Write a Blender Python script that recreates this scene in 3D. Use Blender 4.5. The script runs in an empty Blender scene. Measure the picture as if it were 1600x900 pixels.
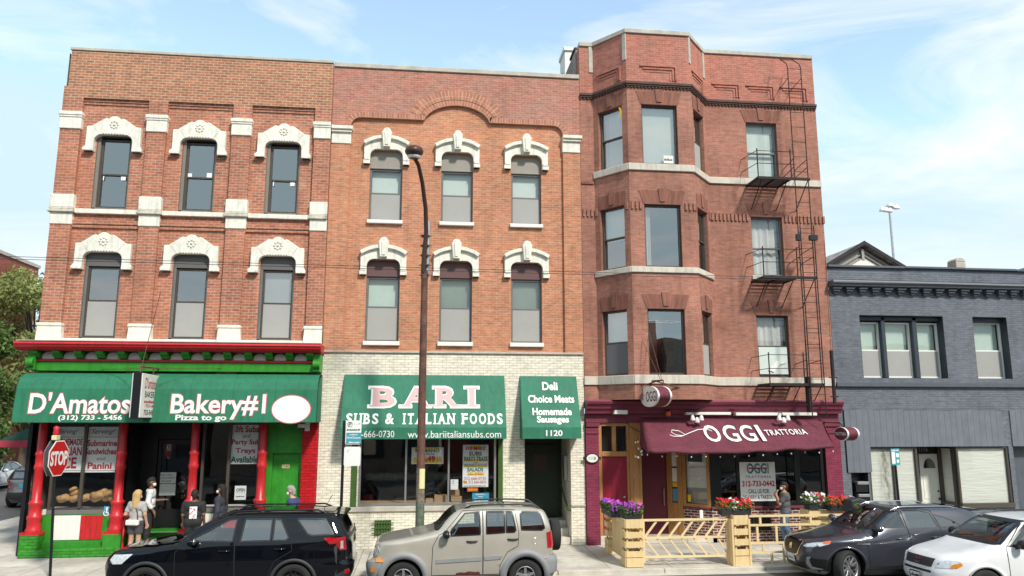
import bpy, bmesh, math, random
import numpy as np
from mathutils import Vector, Matrix
random.seed(7); rng = np.random.default_rng(7)
R = math.radians; PI = math.pi
scene = bpy.context.scene; COL = scene.collection

# ------------------------------------------------------------ camera, sky, sun, exposure
F_PX, PITCH, YAW, CAM = 1190.0, R(9.77), R(6.6), (0.0, -22.0, 3.5)
cd = bpy.data.cameras.new('camera'); cam = bpy.data.objects.new('camera', cd); COL.objects.link(cam)
cd.sensor_width = 36.0; cd.lens = F_PX/1600*36; cd.clip_start = .1; cd.clip_end = 3000
cam.location = CAM; cam.rotation_euler = (PI/2+PITCH, 0, -YAW); scene.camera = cam

SUN_EL, SUN_AZ = R(44), R(26)            # azimuth: towards +x from straight behind the camera
world = bpy.data.worlds.new("World"); scene.world = world; world.use_nodes = True
wn = world.node_tree.nodes; wl = world.node_tree.links; wn.clear()
def wnode(t, **k):
    n = wn.new(t)
    for a, b in k.items(): setattr(n, a, b)
    return n
sky = wnode('ShaderNodeTexSky', sky_type='NISHITA', sun_disc=False, sun_elevation=SUN_EL, sun_rotation=PI-SUN_AZ,
            air_density=1.0, dust_density=.6, ozone_density=1.0, altitude=180)
tc = wnode('ShaderNodeTexCoord')
mp = wnode('ShaderNodeMapping'); mp.inputs['Scale'].default_value = (2.0, 2.0, 7.0); mp.inputs['Rotation'].default_value = (0, R(10), R(20)); mp.inputs['Location'].default_value = (.35, .1, .52)
wl.new(tc.outputs['Generated'], mp.inputs['Vector'])
nz = wnode('ShaderNodeTexNoise'); nz.inputs['Scale'].default_value = 1.3; nz.inputs['Detail'].default_value = 9; nz.inputs['Roughness'].default_value = .58; nz.inputs['Distortion'].default_value = .7
wl.new(mp.outputs[0], nz.inputs['Vector'])
rp = wnode('ShaderNodeValToRGB'); rp.color_ramp.elements[0].position = .47; rp.color_ramp.elements[1].position = .71
rp.color_ramp.elements[0].color = (.10, .10, .10, 1); rp.color_ramp.elements[1].color = (.97, .97, .97, 1)
wl.new(nz.outputs['Fac'], rp.inputs[0])
mx = wnode('ShaderNodeMix', data_type='RGBA'); mx.inputs[7].default_value = (5.2, 5.4, 5.5, 1)
gain = wnode('ShaderNodeMix', data_type='RGBA', blend_type='MULTIPLY'); gain.inputs[0].default_value = 1.0; gain.inputs[7].default_value = (1.82, 1.82, 1.55, 1)
wl.new(sky.outputs[0], gain.inputs[6])
cap = wnode('ShaderNodeMix', data_type='RGBA', blend_type='DARKEN'); cap.inputs[0].default_value = 1.0; cap.inputs[7].default_value = (3.3, 4.4, 4.95, 1); wl.new(gain.outputs[2], cap.inputs[6])
wl.new(rp.outputs[0], mx.inputs[0]); wl.new(cap.outputs[2], mx.inputs[6])
bg = wnode('ShaderNodeBackground'); bg.inputs['Strength'].default_value = .094
wo = wnode('ShaderNodeOutputWorld'); wl.new(mx.outputs[2], bg.inputs[0]); wl.new(bg.outputs[0], wo.inputs[0])

sd = bpy.data.lights.new('sun', 'SUN'); sd.energy = 1.85; sd.angle = R(6); sd.color = (1, .955, .88)
so = bpy.data.objects.new('sun', sd); COL.objects.link(so)
to_sun = Vector((math.sin(SUN_AZ)*math.cos(SUN_EL), -math.cos(SUN_AZ)*math.cos(SUN_EL), math.sin(SUN_EL)))
so.rotation_euler = (-to_sun).to_track_quat('-Z', 'Y').to_euler(); so.location = (10, -30, 40)
scene.view_settings.view_transform = 'Standard'; scene.view_settings.look = 'None'
scene.view_settings.exposure = 1.12; scene.view_settings.gamma = 1.0; scene.view_settings.use_curve_mapping = False
scene.render.engine = 'CYCLES'
scene.cycles.max_bounces = 8; scene.cycles.transparent_max_bounces = 24; scene.cycles.caustics_reflective = False; scene.cycles.caustics_refractive = False
scene.cycles.use_denoising = True; scene.cycles.sample_clamp_indirect = 6

# ------------------------------------------------------------ measuring helper: pixel of the 1600x900 photo -> point on the vertical plane y = Y
_s, _c = math.sin, math.cos
FW = Vector((_s(YAW)*_c(PITCH), _c(YAW)*_c(PITCH), _s(PITCH))); RT = Vector((_c(YAW), -_s(YAW), 0)); UP = Vector((-_s(YAW)*_s(PITCH), -_c(YAW)*_s(PITCH), _c(PITCH)))
def at(px, py, Y=0.0):
    d = (px-800)/F_PX*RT - (py-450)/F_PX*UP + FW
    t = (Y-CAM[1])/d.y
    return Vector(CAM)+d*t
def X(px, py, Y=0.0): return at(px, py, Y).x
def Z(px, py, Y=0.0): return at(px, py, Y).z

# ------------------------------------------------------------ object helpers
def tag(o, label=None, cat=None, group=None, kind=None):
    if label: o['label'] = label
    if cat: o['category'] = cat
    if group: o['group'] = group
    if kind: o['kind'] = kind
    return o
def thing(name, loc, label, cat, group=None, rz=0.0):
    o = bpy.data.objects.new(name, None); COL.objects.link(o); o.location = loc; o.rotation_euler = (0, 0, rz)
    o.empty_display_size = .2
    return tag(o, label, cat, group)
def dup(root, loc=None, rz=None, label=None):
    r = root.copy(); COL.objects.link(r)
    if loc is not None: r.location = loc
    if rz is not None: r.rotation_euler = (0, 0, rz)
    if label: r['label'] = label
    for ch in list(root.children):
        c = ch.copy(); COL.objects.link(c); c.parent = r
        for g in list(ch.children):
            d = g.copy(); COL.objects.link(d); d.parent = c
    return r
class Fr:
    """local wall frame: s along the wall, d inwards (negative = proud), z up"""
    def __init__(s, p0, p1):
        s.p0 = Vector((p0[0], p0[1], 0)); v = Vector((p1[0]-p0[0], p1[1]-p0[1], 0)); s.L = v.length; s.u = v.normalized(); s.n = Vector((-s.u.y, s.u.x, 0))
    def __call__(s, a, d, z): return s.p0+s.u*a+s.n*d+Vector((0, 0, z))
F0 = Fr((0, 0), (1, 0))
class MB:
    def __init__(self): self.v = []; self.f = []; self.m = []; self.uv = {}; self.sm = set()
    def add(self, vs, fs, m=0, smooth=False):
        b = len(self.v); self.v += [tuple(v) for v in vs]
        for f in fs:
            if smooth: self.sm.add(len(self.f))
            self.f.append(tuple(b+i for i in f)); self.m.append(m)
        return self
    def quad(self, a, b, c, d, m=0, uv=None):
        if uv: self.uv[len(self.f)] = uv
        return self.add([a, b, c, d], [(0, 1, 2, 3)], m)
    def box(self, x0, x1, y0, y1, z0, z1, m=0, fr=F0):
        P = [fr(x, y, z) for z in (z0, z1) for y in (y0, y1) for x in (x0, x1)]
        return self.add(P, [(0, 2, 3, 1), (4, 5, 7, 6), (0, 1, 5, 4), (2, 6, 7, 3), (0, 4, 6, 2), (1, 3, 7, 5)], m)
    def prism(self, poly, d0, d1, m=0, fr=F0, smooth_side=False):
        """poly in (s,z); extruded from d0 (front) to d1 (back)"""
        n = len(poly)
        ar = sum(poly[i][0]*poly[(i+1) % n][1]-poly[(i+1) % n][0]*poly[i][1] for i in range(n))
        if ar < 0: poly = poly[::-1]
        P = [fr(s, d0, z) for s, z in poly]+[fr(s, d1, z) for s, z in poly]
        self.add(P, [tuple(range(n)), tuple(range(2*n-1, n-1, -1))], m)
        b = len(self.v)-2*n
        for i in range(n):
            j = (i+1) % n
            if smooth_side: self.sm.add(len(self.f))
            self.f.append((b+j, b+i, b+n+i, b+n+j)); self.m.append(m)
        return self
    def profile(self, prof, s0, s1, m=0, fr=F0, smooth=False):
        """prof: list of (d,z), swept along s"""
        n = len(prof); P = [fr(s0, d, z) for d, z in prof]+[fr(s1, d, z) for d, z in prof]
        self.add(P, [(i, i+1, n+i+1, n+i) for i in range(n-1)], m, smooth)
        self.add([fr(s0, d, z) for d, z in prof], [tuple(range(n))[::-1]], m); self.add([fr(s1, d, z) for d, z in prof], [tuple(range(n))], m)
        return self
    def tube(self, pts, r, m=0, seg=8, cap=True):
        pts = [Vector(p) for p in pts]; n = len(pts); rs = r if hasattr(r, '__len__') else [r]*n
        vs = []; prev = None
        for i, p in enumerate(pts):
            t = (pts[min(i+1, n-1)]-pts[max(i-1, 0)]).normalized()
            if prev is None:
                a = Vector((0, 0, 1)) if abs(t.z) < .9 else Vector((1, 0, 0)); prev = t.cross(a).normalized()
            e1 = (prev-t*prev.dot(t)).normalized(); e2 = t.cross(e1); prev = e1
            for k in range(seg):
                a = 2*PI*k/seg; vs.append(p+e1*(rs[i]*math.cos(a))+e2*(rs[i]*math.sin(a)))
        fs = [(i*seg+k, i*seg+(k+1) % seg, (i+1)*seg+(k+1) % seg, (i+1)*seg+k) for i in range(n-1) for k in range(seg)]
        self.add(vs, fs, m, True)
        if cap: self.add(vs[:seg], [tuple(range(seg))[::-1]], m); self.add(vs[-seg:], [tuple(range(seg))], m)
        return self
    def lathe(self, prof, c, m=0, seg=20, axis='z', sx=1, sy=1, cap=True):
        """prof: list of (r, h) bottom to top round centre c"""
        vs = []
        for r, h in prof:
            for k in range(seg):
                a = 2*PI*k/seg; u, w = r*math.cos(a)*sx, r*math.sin(a)*sy
                vs.append((c[0]+u, c[1]+w, c[2]+h) if axis == 'z' else ((c[0]+u, c[1]+h, c[2]-w) if axis == 'y' else (c[0]+h, c[1]+u, c[2]+w)))
        n = len(prof)
        fs = [(i*seg+k, i*seg+(k+1) % seg, (i+1)*seg+(k+1) % seg, (i+1)*seg+k) for i in range(n-1) for k in range(seg)]
        self.add(vs, fs, m, True)
        if cap: self.add(vs[:seg], [tuple(range(seg))[::-1]], m); self.add(vs[-seg:], [tuple(range(seg))], m)
        return self
    def blob(self, c, r, m=0, nu=10, nv=7):
        vs = []; c = Vector(c)
        for j in range(nv+1):
            t = PI*j/nv
            for i in range(nu):
                a = 2*PI*i/nu; vs.append((c.x+r[0]*math.sin(t)*math.cos(a), c.y+r[1]*math.sin(t)*math.sin(a), c.z-r[2]*math.cos(t)))
        fs = [(j*nu+i, j*nu+(i+1) % nu, (j+1)*nu+(i+1) % nu, (j+1)*nu+i) for j in range(nv) for i in range(nu)]
        return self.add(vs, fs, m, True)
    def build(self, name, mats, parent=None, bevel=0.0, bseg=1, loc=None, solid=0.0, fixn=False):
        me = bpy.data.meshes.new(name); me.from_pydata(self.v, [], self.f); me.validate(clean_customdata=False) if False else None
        if not isinstance(mats, (list, tuple)): mats = [mats]
        for mt in mats: me.materials.append(mt)
        me.polygons.foreach_set('material_index', self.m)
        if self.sm: me.polygons.foreach_set('use_smooth', [i in self.sm for i in range(len(self.f))])
        uvl = me.uv_layers.new(name='UVMap'); co = self.v; data = uvl.data
        for p in me.polygons:
            q = self.uv.get(p.index); n = p.normal
            if q is None:
                if abs(n.z) > .75: tx, ty, vz = 1, 0, False
                else:
                    l = math.hypot(n.x, n.y) or 1; tx, ty, vz = -n.y/l, n.x/l, True
            for k, li in enumerate(p.loop_indices):
                if q is not None: data[li].uv = q[k]
                else:
                    c = co[me.loops[li].vertex_index]
                    data[li].uv = (c[0]*tx+c[1]*ty, c[2]) if vz else (c[0], c[1])
        me.update()
        if fixn:
            bm = bmesh.new(); bm.from_mesh(me); bmesh.ops.remove_doubles(bm, verts=bm.verts, dist=1e-4); bmesh.ops.recalc_face_normals(bm, faces=bm.faces); bm.to_mesh(me); bm.free()
        o = bpy.data.objects.new(name, me); COL.objects.link(o)
        if parent: o.parent = parent
        if loc: o.location = loc
        if bevel:
            b = o.modifiers.new('bevel', 'BEVEL'); b.width = bevel; b.segments = bseg; b.limit_method = 'ANGLE'; b.angle_limit = R(40)
        if solid:
            b = o.modifiers.new('solidify', 'SOLIDIFY'); b.thickness = solid; b.offset = -1
        return o
def wall(mb, fr, s0, s1, z0, z1, holes=(), reveal=.2, m=0, mr=None, d=0.0):
    """flat wall face with rectangular openings and reveals"""
    ss = sorted({s0, s1, *[min(max(h[k], s0), s1) for h in holes for k in (0, 1)]}); zs = sorted({z0, z1, *[min(max(h[k], z0), z1) for h in holes for k in (2, 3)]})
    inh = lambda a, b: any(h[0] < a < h[1] and h[2] < b < h[3] for h in holes)
    for j in range(len(zs)-1):
        run = None
        for i in range(len(ss)):
            solid = i < len(ss)-1 and not inh((ss[i]+ss[i+1])/2, (zs[j]+zs[j+1])/2)
            if solid and run is None: run = ss[i]
            if not solid and run is not None:
                mb.quad(fr(run, d, zs[j]), fr(ss[i], d, zs[j]), fr(ss[i], d, zs[j+1]), fr(run, d, zs[j+1]), m); run = None
    mr = m if mr is None else mr
    for a, b, c, e in holes:
        q = d+reveal
        mb.quad(fr(a, d, c), fr(a, d, e), fr(a, q, e), fr(a, q, c), mr); mb.quad(fr(b, d, e), fr(b, d, c), fr(b, q, c), fr(b, q, e), mr)
        mb.quad(fr(a, d, e), fr(b, d, e), fr(b, q, e), fr(a, q, e), mr); mb.quad(fr(b, d, c), fr(a, d, c), fr(a, q, c), fr(b, q, c), mr)
def arc(cx, cz, r, a0, a1, n=8, rz=None): return [(cx+r*math.cos(R(a0+(a1-a0)*i/n)), cz+(rz or r)*math.sin(R(a0+(a1-a0)*i/n))) for i in range(n+1)]

# ------------------------------------------------------------ lettering
_fonts = {}
def glyphs(s, bold=0.0, space=1.0, shear=0.0):
    key = (s, bold, space, shear)
    if key not in _fonts:
        cu = bpy.data.curves.new('lettering', 'FONT'); cu.body = s; cu.size = 1; cu.offset = bold; cu.space_character = space; cu.shear = shear; cu.resolution_u = 3
        o = bpy.data.objects.new('lettering', cu); COL.objects.link(o)
        bpy.context.view_layer.update()
        me = bpy.data.meshes.new_from_object(o.evaluated_get(bpy.context.evaluated_depsgraph_get()))
        V = np.array([v.co[:2] for v in me.vertices]); Fs = [tuple(p.vertices) for p in me.polygons]
        bpy.data.objects.remove(o); bpy.data.curves.remove(cu); bpy.data.meshes.remove(me)
        _fonts[key] = (V, Fs)
    return _fonts[key]
def text(mb, s, place, u0, u1, v0, v1, m=0, bold=.0, space=1.0, shear=0.0):
    """fit string s into the box (u0..u1, v0..v1) of a surface; place(u,v) -> point"""
    if s.startswith('~'):       # writing too small to read in the photograph: broken strokes
        r = random.Random(len(s)*7+int(abs(u0)*100)); u = u0; w = u1-u0
        while u < u1-w*.02:
            l = w*r.uniform(.04, .12); a = min(u+l, u1); k = r.uniform(.5, 1); mb.quad(place(u, v0), place(a, v0), place(a, v0+(v1-v0)*k), place(u, v0+(v1-v0)*k), m); u = a+w*r.uniform(.015, .04)
        return
    V, Fs = glyphs(s, bold, space, shear)
    if not len(V): return
    lo, hi = V.min(0), V.max(0)
    W = (V-lo)/np.maximum(hi-lo, 1e-6)
    mb.add([place(u0+(u1-u0)*a, v0+(v1-v0)*b) for a, b in W], Fs, m)
SERIF = {'B': [(.14, 0), (.14, 1)], 'A': [(.1, 0), (.9, 0)], 'R': [(.14, 0), (.14, 1), (.9, 0)], 'I': [(.5, 0), (.5, 1)], 'U': [(.12, 1), (.88, 1)], 'T': [(.5, 0)], 'L': [(.14, 0), (.14, 1)],
         'N': [(.1, 1), (.9, 1), (.1, 0)], 'F': [(.14, 0), (.14, 1)], 'D': [(.14, 0), (.14, 1)], 'M': [(.1, 0), (.9, 0), (.08, 1), (.92, 1)], 'H': [(.12, 0), (.88, 0), (.12, 1), (.88, 1)]}
def serif_text(mb, s, place, u0, u1, v0, v1, m=0, bold=.02, grow=0.0, gap=.12):
    """capital letters with slab serifs, letter by letter"""
    wd = {'I': .34, 'M': 1.0, '&': .85, ' ': .5, 'A': .82, 'N': .8, 'O': .84, 'D': .8, 'U': .78}
    ws = [wd.get(c, .7) for c in s]; tot = sum(ws)+gap*(len(s)-1); k = (u1-u0)/tot; u = u0; h = v1-v0
    for c, w in zip(s, ws):
        if c != ' ':
            a0, a1 = u+.04*k, u+(w-.04)*k
            if c == 'I': mb.quad(place(u+w*k*.28-grow, v0-grow), place(u+w*k*.72+grow, v0-grow), place(u+w*k*.72+grow, v1+grow), place(u+w*k*.28-grow, v1+grow), m)
            else: text(mb, c, place, a0-grow, a1+grow, v0-grow, v1+grow, m, bold)
            for fu, fv in SERIF.get(c, ()):
                cu = a0+(a1-a0)*fu; hw = .17*k+grow; th = .11*h
                va, vb = (v0-grow, v0+th+grow) if fv == 0 else (v1-th-grow, v1+grow)
                e = .0006
                mb.quad(place(cu-hw, va, e), place(cu+hw, va, e), place(cu+hw, vb, e), place(cu-hw, vb, e), m)
        u += (w+gap)*k
def on_fr(fr, d):
    return lambda u, v, e=0.0: fr(u, d-e, v)
# ------------------------------------------------------------ materials
def _mat(name):
    m = bpy.data.materials.new(name); m.use_nodes = True; nt = m.node_tree; nt.nodes.clear()
    out = nt.nodes.new('ShaderNodeOutputMaterial'); b = nt.nodes.new('ShaderNodeBsdfPrincipled'); nt.links.new(b.outputs[0], out.inputs[0])
    def N(t, **k):
        n = nt.nodes.new(t)
        for a, v in k.items():
            if a[0] == '_': n.inputs[a[1:].replace('_', ' ')].default_value = v
            else: setattr(n, a, v)
        return n
    return m, nt, b, N, nt.links.new
def c4(c): return (c[0], c[1], c[2], 1)
def sc(c, k): return tuple(min(x*k, 1) for x in c[:3])
def plain(name, col, rough=.6, metal=0.0, var=.12, vs=3.0, bump=0.0, bs=40.0, coat=0.0, spec=.5, streak=0.0, fine=0.0, bd=.01):
    """painted / stone / metal surface: colour with large and streaky variation, optional bump"""
    m, nt, b, N, L = _mat(name)
    b.inputs['Roughness'].default_value = rough; b.inputs['Metallic'].default_value = metal; b.inputs['Specular IOR Level'].default_value = spec
    b.inputs['Coat Weight'].default_value = coat; b.inputs['Coat Roughness'].default_value = .03
    t = N('ShaderNodeTexCoord'); n = N('ShaderNodeTexNoise', _Scale=vs, _Detail=6.0, _Roughness=.6); L(t.outputs['Object'], n.inputs['Vector'])
    r = N('ShaderNodeMapRange', _From_Min=.3, _From_Max=.7, _To_Min=1-var, _To_Max=1+var); L(n.outputs['Fac'], r.inputs['Value'])
    fac = r.outputs[0]
    if streak:
        mpn = N('ShaderNodeMapping'); mpn.inputs['Scale'].default_value = (7, 7, .5); L(t.outputs['Object'], mpn.inputs[0])
        n2 = N('ShaderNodeTexNoise', _Scale=1.5, _Detail=5.0); L(mpn.outputs[0], n2.inputs['Vector'])
        r2 = N('ShaderNodeMapRange', _From_Min=.45, _From_Max=.75, _To_Min=1.0, _To_Max=1-streak); L(n2.outputs['Fac'], r2.inputs['Value'])
        mm = N('ShaderNodeMath', operation='MULTIPLY'); L(fac, mm.inputs[0]); L(r2.outputs[0], mm.inputs[1]); fac = mm.outputs[0]
    if fine:
        n3 = N('ShaderNodeTexNoise', _Scale=bs, _Detail=3.0); L(t.outputs['Object'], n3.inputs['Vector'])
        r3 = N('ShaderNodeMapRange', _From_Min=.3, _From_Max=.7, _To_Min=1-fine, _To_Max=1+fine); L(n3.outputs['Fac'], r3.inputs['Value'])
        mm = N('ShaderNodeMath', operation='MULTIPLY'); L(fac, mm.inputs[0]); L(r3.outputs[0], mm.inputs[1]); fac = mm.outputs[0]
    v = N('ShaderNodeVectorMath', operation='SCALE'); v.inputs[0].default_value = col[:3]; L(fac, v.inputs['Scale']); L(v.outputs[0], b.inputs['Base Color'])
    if bump:
        n4 = N('ShaderNodeTexNoise', _Scale=bs, _Detail=4.0); L(t.outputs['Object'], n4.inputs['Vector'])
        bp = N('ShaderNodeBump', _Strength=bump, _Distance=bd); L(n4.outputs['Fac'], bp.inputs['Height']); L(bp.outputs[0], b.inputs['Normal'])
    return m
def brick(name, ca, cb, mortar, bw=.21, rh=.075, ms=.011, stain=.22, rough=.85, bump=.32, tint=None, tints=.5, soft=.0, soldier=False, scale_off=(0, 0), spots=None, lift=False):
    if lift: up = lambda c: (c[0]*1.16+.03, c[1]*1.16+.042, c[2]*1.1+.034); ca, cb, mortar = up(ca), up(cb), up(mortar); tint = up(tint) if tint else None
    m, nt, b, N, L = _mat(name); b.inputs['Roughness'].default_value = rough; b.inputs['Specular IOR Level'].default_value = .25
    uv = N('ShaderNodeUVMap'); uv.uv_map = 'UVMap'
    vec = uv.outputs[0]
    mpn = N('ShaderNodeMapping'); mpn.inputs['Location'].default_value = (scale_off[0], scale_off[1], 0)
    if soldier: mpn.inputs['Rotation'].default_value = (0, 0, PI/2)
    L(vec, mpn.inputs[0])
    br = N('ShaderNodeTexBrick', offset=0.0 if soldier else .5, _Color1=c4(ca), _Color2=c4(cb), _Mortar=c4(mortar), _Scale=1.0, _Mortar_Size=ms, _Mortar_Smooth=.3, _Bias=0.0, _Brick_Width=bw, _Row_Height=rh)
    L(mpn.outputs[0], br.inputs['Vector'])
    t = N('ShaderNodeTexCoord')
    n = N('ShaderNodeTexNoise', _Scale=.7, _Detail=7.0, _Roughness=.62); L(t.outputs['Object'], n.inputs['Vector'])
    r = N('ShaderNodeMapRange', _From_Min=.3, _From_Max=.7, _To_Min=1-stain, _To_Max=1+stain*.8); L(n.outputs['Fac'], r.inputs['Value'])
    mpn2 = N('ShaderNodeMapping'); mpn2.inputs['Scale'].default_value = (5, 5, .45); L(t.outputs['Object'], mpn2.inputs[0])
    n2 = N('ShaderNodeTexNoise', _Scale=1.0, _Detail=6.0); L(mpn2.outputs[0], n2.inputs['Vector'])
    r2 = N('ShaderNodeMapRange', _From_Min=.5, _From_Max=.8, _To_Min=1.0, _To_Max=1-stain); L(n2.outputs['Fac'], r2.inputs['Value'])
    mm = N('ShaderNodeMath', operation='MULTIPLY'); L(r.outputs[0], mm.inputs[0]); L(r2.outputs[0], mm.inputs[1])
    colr = br.outputs['Color']
    # odd bricks burnt or pale, from a second brick-sized cell noise
    mp3 = N('ShaderNodeMapping'); mp3.inputs['Scale'].default_value = (1/bw, 1/rh, 1); L(mpn.outputs[0], mp3.inputs[0])
    n5 = N('ShaderNodeTexNoise', _Scale=.9, _Detail=2.0); L(mp3.outputs[0], n5.inputs['Vector'])
    r5 = N('ShaderNodeMapRange', _From_Min=.28, _From_Max=.72, _To_Min=.80, _To_Max=1.18); L(n5.outputs['Fac'], r5.inputs['Value'])
    mm2 = N('ShaderNodeMath', operation='MULTIPLY'); L(mm.outputs[0], mm2.inputs[0]); L(r5.outputs[0], mm2.inputs[1])
    if tint:
        n6 = N('ShaderNodeTexNoise', _Scale=.45, _Detail=5.0, _Roughness=.7); L(t.outputs['Object'], n6.inputs['Vector'])
        r6 = N('ShaderNodeMapRange', _From_Min=.42, _From_Max=.68, _To_Min=0.0, _To_Max=tints); L(n6.outputs['Fac'], r6.inputs['Value'])
        mt = N('ShaderNodeMix', data_type='RGBA', blend_type='MIX'); L(r6.outputs[0], mt.inputs[0]); L(colr, mt.inputs[6]); mt.inputs[7].default_value = c4(tint); colr = mt.outputs[2]
    if spots:   # pale efflorescence / patched bits
        n7 = N('ShaderNodeTexNoise', _Scale=1.6, _Detail=9.0, _Roughness=.75); L(t.outputs['Object'], n7.inputs['Vector'])
        r7 = N('ShaderNodeMapRange', _From_Min=.60, _From_Max=.74, _To_Min=0.0, _To_Max=.6); L(n7.outputs['Fac'], r7.inputs['Value'])
        mt = N('ShaderNodeMix', data_type='RGBA', blend_type='MIX'); L(r7.outputs[0], mt.inputs[0]); L(colr, mt.inputs[6]); mt.inputs[7].default_value = c4(spots); colr = mt.outputs[2]
    v = N('ShaderNodeVectorMath', operation='SCALE'); L(colr, v.inputs[0]); L(mm2.outputs[0], v.inputs['Scale']); L(v.outputs[0], b.inputs['Base Color'])
    inv = N('ShaderNodeMath', operation='SUBTRACT'); inv.inputs[0].default_value = 1.0; L(br.outputs['Fac'], inv.inputs[1])
    n8 = N('ShaderNodeTexNoise', _Scale=60.0, _Detail=3.0); L(t.outputs['Object'], n8.inputs['Vector'])
    ad = N('ShaderNodeMath', operation='MULTIPLY_ADD'); L(n8.outputs['Fac'], ad.inputs[0]); ad.inputs[1].default_value = .4; L(inv.outputs[0], ad.inputs[2])
    bp = N('ShaderNodeBump', _Strength=bump, _Distance=.012); L(ad.outputs[0], bp.inputs['Height']); L(bp.outputs[0], b.inputs['Normal'])
    return m
def glass(name, tint=(1, 1, 1), ior=1.5, base=.0, gloss=1.0, rough=.0):
    m, nt, b, N, L = _mat(name); nt.nodes.remove(b); out = [n for n in nt.nodes if n.type == 'OUTPUT_MATERIAL'][0]
    tr = N('ShaderNodeBsdfTransparent', _Color=c4(tint)); gl = N('ShaderNodeBsdfGlossy', _Roughness=rough, _Color=c4((gloss,)*3))
    lw = N('ShaderNodeLayerWeight', _Blend=.5); pw = N('ShaderNodeMath', operation='POWER'); L(lw.outputs['Facing'], pw.inputs[0]); pw.inputs[1].default_value = 5.0
    f0 = ((ior-1)/(ior+1))**2+base; ad = N('ShaderNodeMath', operation='MULTIPLY_ADD', use_clamp=True); L(pw.outputs[0], ad.inputs[0]); ad.inputs[1].default_value = 1-f0; ad.inputs[2].default_value = f0
    t = N('ShaderNodeTexCoord'); n = N('ShaderNodeTexNoise', _Scale=.9, _Detail=1.0); L(t.outputs['Object'], n.inputs['Vector'])
    bp = N('ShaderNodeBump', _Strength=.06, _Distance=.06); L(n.outputs['Fac'], bp.inputs['Height']); L(bp.outputs[0], gl.inputs['Normal'])
    mxs = N('ShaderNodeMixShader'); L(ad.outputs[0], mxs.inputs[0]); L(tr.outputs[0], mxs.inputs[1]); L(gl.outputs[0], mxs.inputs[2]); L(mxs.outputs[0], out.inputs[0])
    return m
def planks(name, col, w=.14, gap=(.3), rough=.6, var=.15, horizontal=False):
    m, nt, b, N, L = _mat(name); b.inputs['Roughness'].default_value = rough
    t = N('ShaderNodeTexCoord'); mpn = N('ShaderNodeMapping'); mpn.inputs['Scale'].default_value = (9, 9, 1.2) if not horizontal else (1.2, 9, 9); L(t.outputs['Object'], mpn.inputs[0])
    n = N('ShaderNodeTexNoise', _Scale=2.0, _Detail=8.0, _Roughness=.65, _Distortion=.6); L(mpn.outputs[0], n.inputs['Vector'])
    r = N('ShaderNodeMapRange', _From_Min=.3, _From_Max=.7, _To_Min=1-var, _To_Max=1+var); L(n.outputs['Fac'], r.inputs['Value'])
    v = N('ShaderNodeVectorMath', operation='SCALE'); v.inputs[0].default_value = col[:3]; L(r.outputs[0], v.inputs['Scale']); L(v.outputs[0], b.inputs['Base Color'])
    bp = N('ShaderNodeBump', _Strength=.25, _Distance=.01); L(n.outputs['Fac'], bp.inputs['Height']); L(bp.outputs[0], b.inputs['Normal'])
    return m
MT = {}
MT['brick_old'] = brick('old red brick', (.41, .122, .065), (.27, .075, .046), (.40, .25, .19), bw=.215, rh=.082, ms=.012, tint=(.44, .135, .075), tints=.45, spots=(.55, .40, .32), lift=True)
MT['brick_parapet'] = brick('brown parapet brick', (.39, .125, .06), (.25, .085, .045), (.42, .27, .19), bw=.215, rh=.082, ms=.014, stain=.12, lift=True)
MT['brick_orange'] = brick('orange face brick', (.47, .172, .088), (.355, .12, .066), (.44, .25, .17), bw=.2, rh=.07, ms=.009, tint=(.48, .19, .10), tints=.5, stain=.17, spots=(.58, .42, .32), lift=True)
MT['brick_newer'] = brick('rebuilt red brick', (.43, .135, .09), (.32, .10, .075), (.40, .24, .19), bw=.2, rh=.07, ms=.008, stain=.12, tint=(.30, .17, .15), tints=.5, lift=True)
MT['brick_soldier'] = brick('soldier course brick', (.42, .14, .085), (.33, .105, .07), (.42, .24, .17), bw=.30, rh=.085, ms=.014, soldier=True, stain=.1, lift=True)
MT['brick_bay'] = brick('pressed red brown brick', (.315, .112, .078), (.25, .088, .062), (.30, .145, .12), bw=.2, rh=.068, ms=.007, stain=.28, tint=(.36, .128, .085), tints=.45, spots=(.36, .2, .15), lift=True)
MT['brick_baytop'] = brick('relaid pink red brick', (.40, .12, .085), (.32, .092, .068), (.40, .2, .16), bw=.2, rh=.068, ms=.007, stain=.12, lift=True)
MT['brick_jack'] = brick('jack arch brick', (.26, .075, .05), (.19, .055, .04), (.18, .07, .055), bw=.6, rh=.085, ms=.014, soldier=True, stain=.2, lift=True)
MT['brick_white'] = brick('cream glazed brick', (.85, .79, .655), (.81, .745, .60), (.55, .49, .39), bw=.215, rh=.075, ms=.009, stain=.06, rough=.4, bump=.35, spots=(.66, .55, .38))
MT['brick_grey'] = brick('grey painted brick', (.165, .178, .203), (.155, .167, .191), (.132, .143, .166), bw=.21, rh=.072, ms=.008, stain=.2, rough=.6, bump=.6)
MT['brick_purple'] = brick('maroon painted brick', (.24, .042, .075), (.22, .036, .068), (.17, .022, .05), bw=.21, rh=.072, ms=.008, stain=.12, rough=.5)
MT['brick_redpaint'] = brick('red painted brick', (.56, .018, .022), (.50, .014, .018), (.38, .012, .015), bw=.21, rh=.075, ms=.01, stain=.1, rough=.35, bump=.9)
MT['brick_greenpaint'] = brick('green painted brick', (.05, .28, .03), (.045, .25, .027), (.03, .18, .02), bw=.21, rh=.075, ms=.01, stain=.1, rough=.4, bump=.7)
MT['brick_bulkhead'] = brick('dark red brick with white joints', (.17, .04, .03), (.10, .028, .022), (.52, .45, .40), bw=.21, rh=.078, ms=.014, stain=.12)
MT['brick_common'] = brick('rough common brick', (.33, .26, .19), (.20, .15, .11), (.36, .32, .27), bw=.2, rh=.075, ms=.02, stain=.3)
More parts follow.
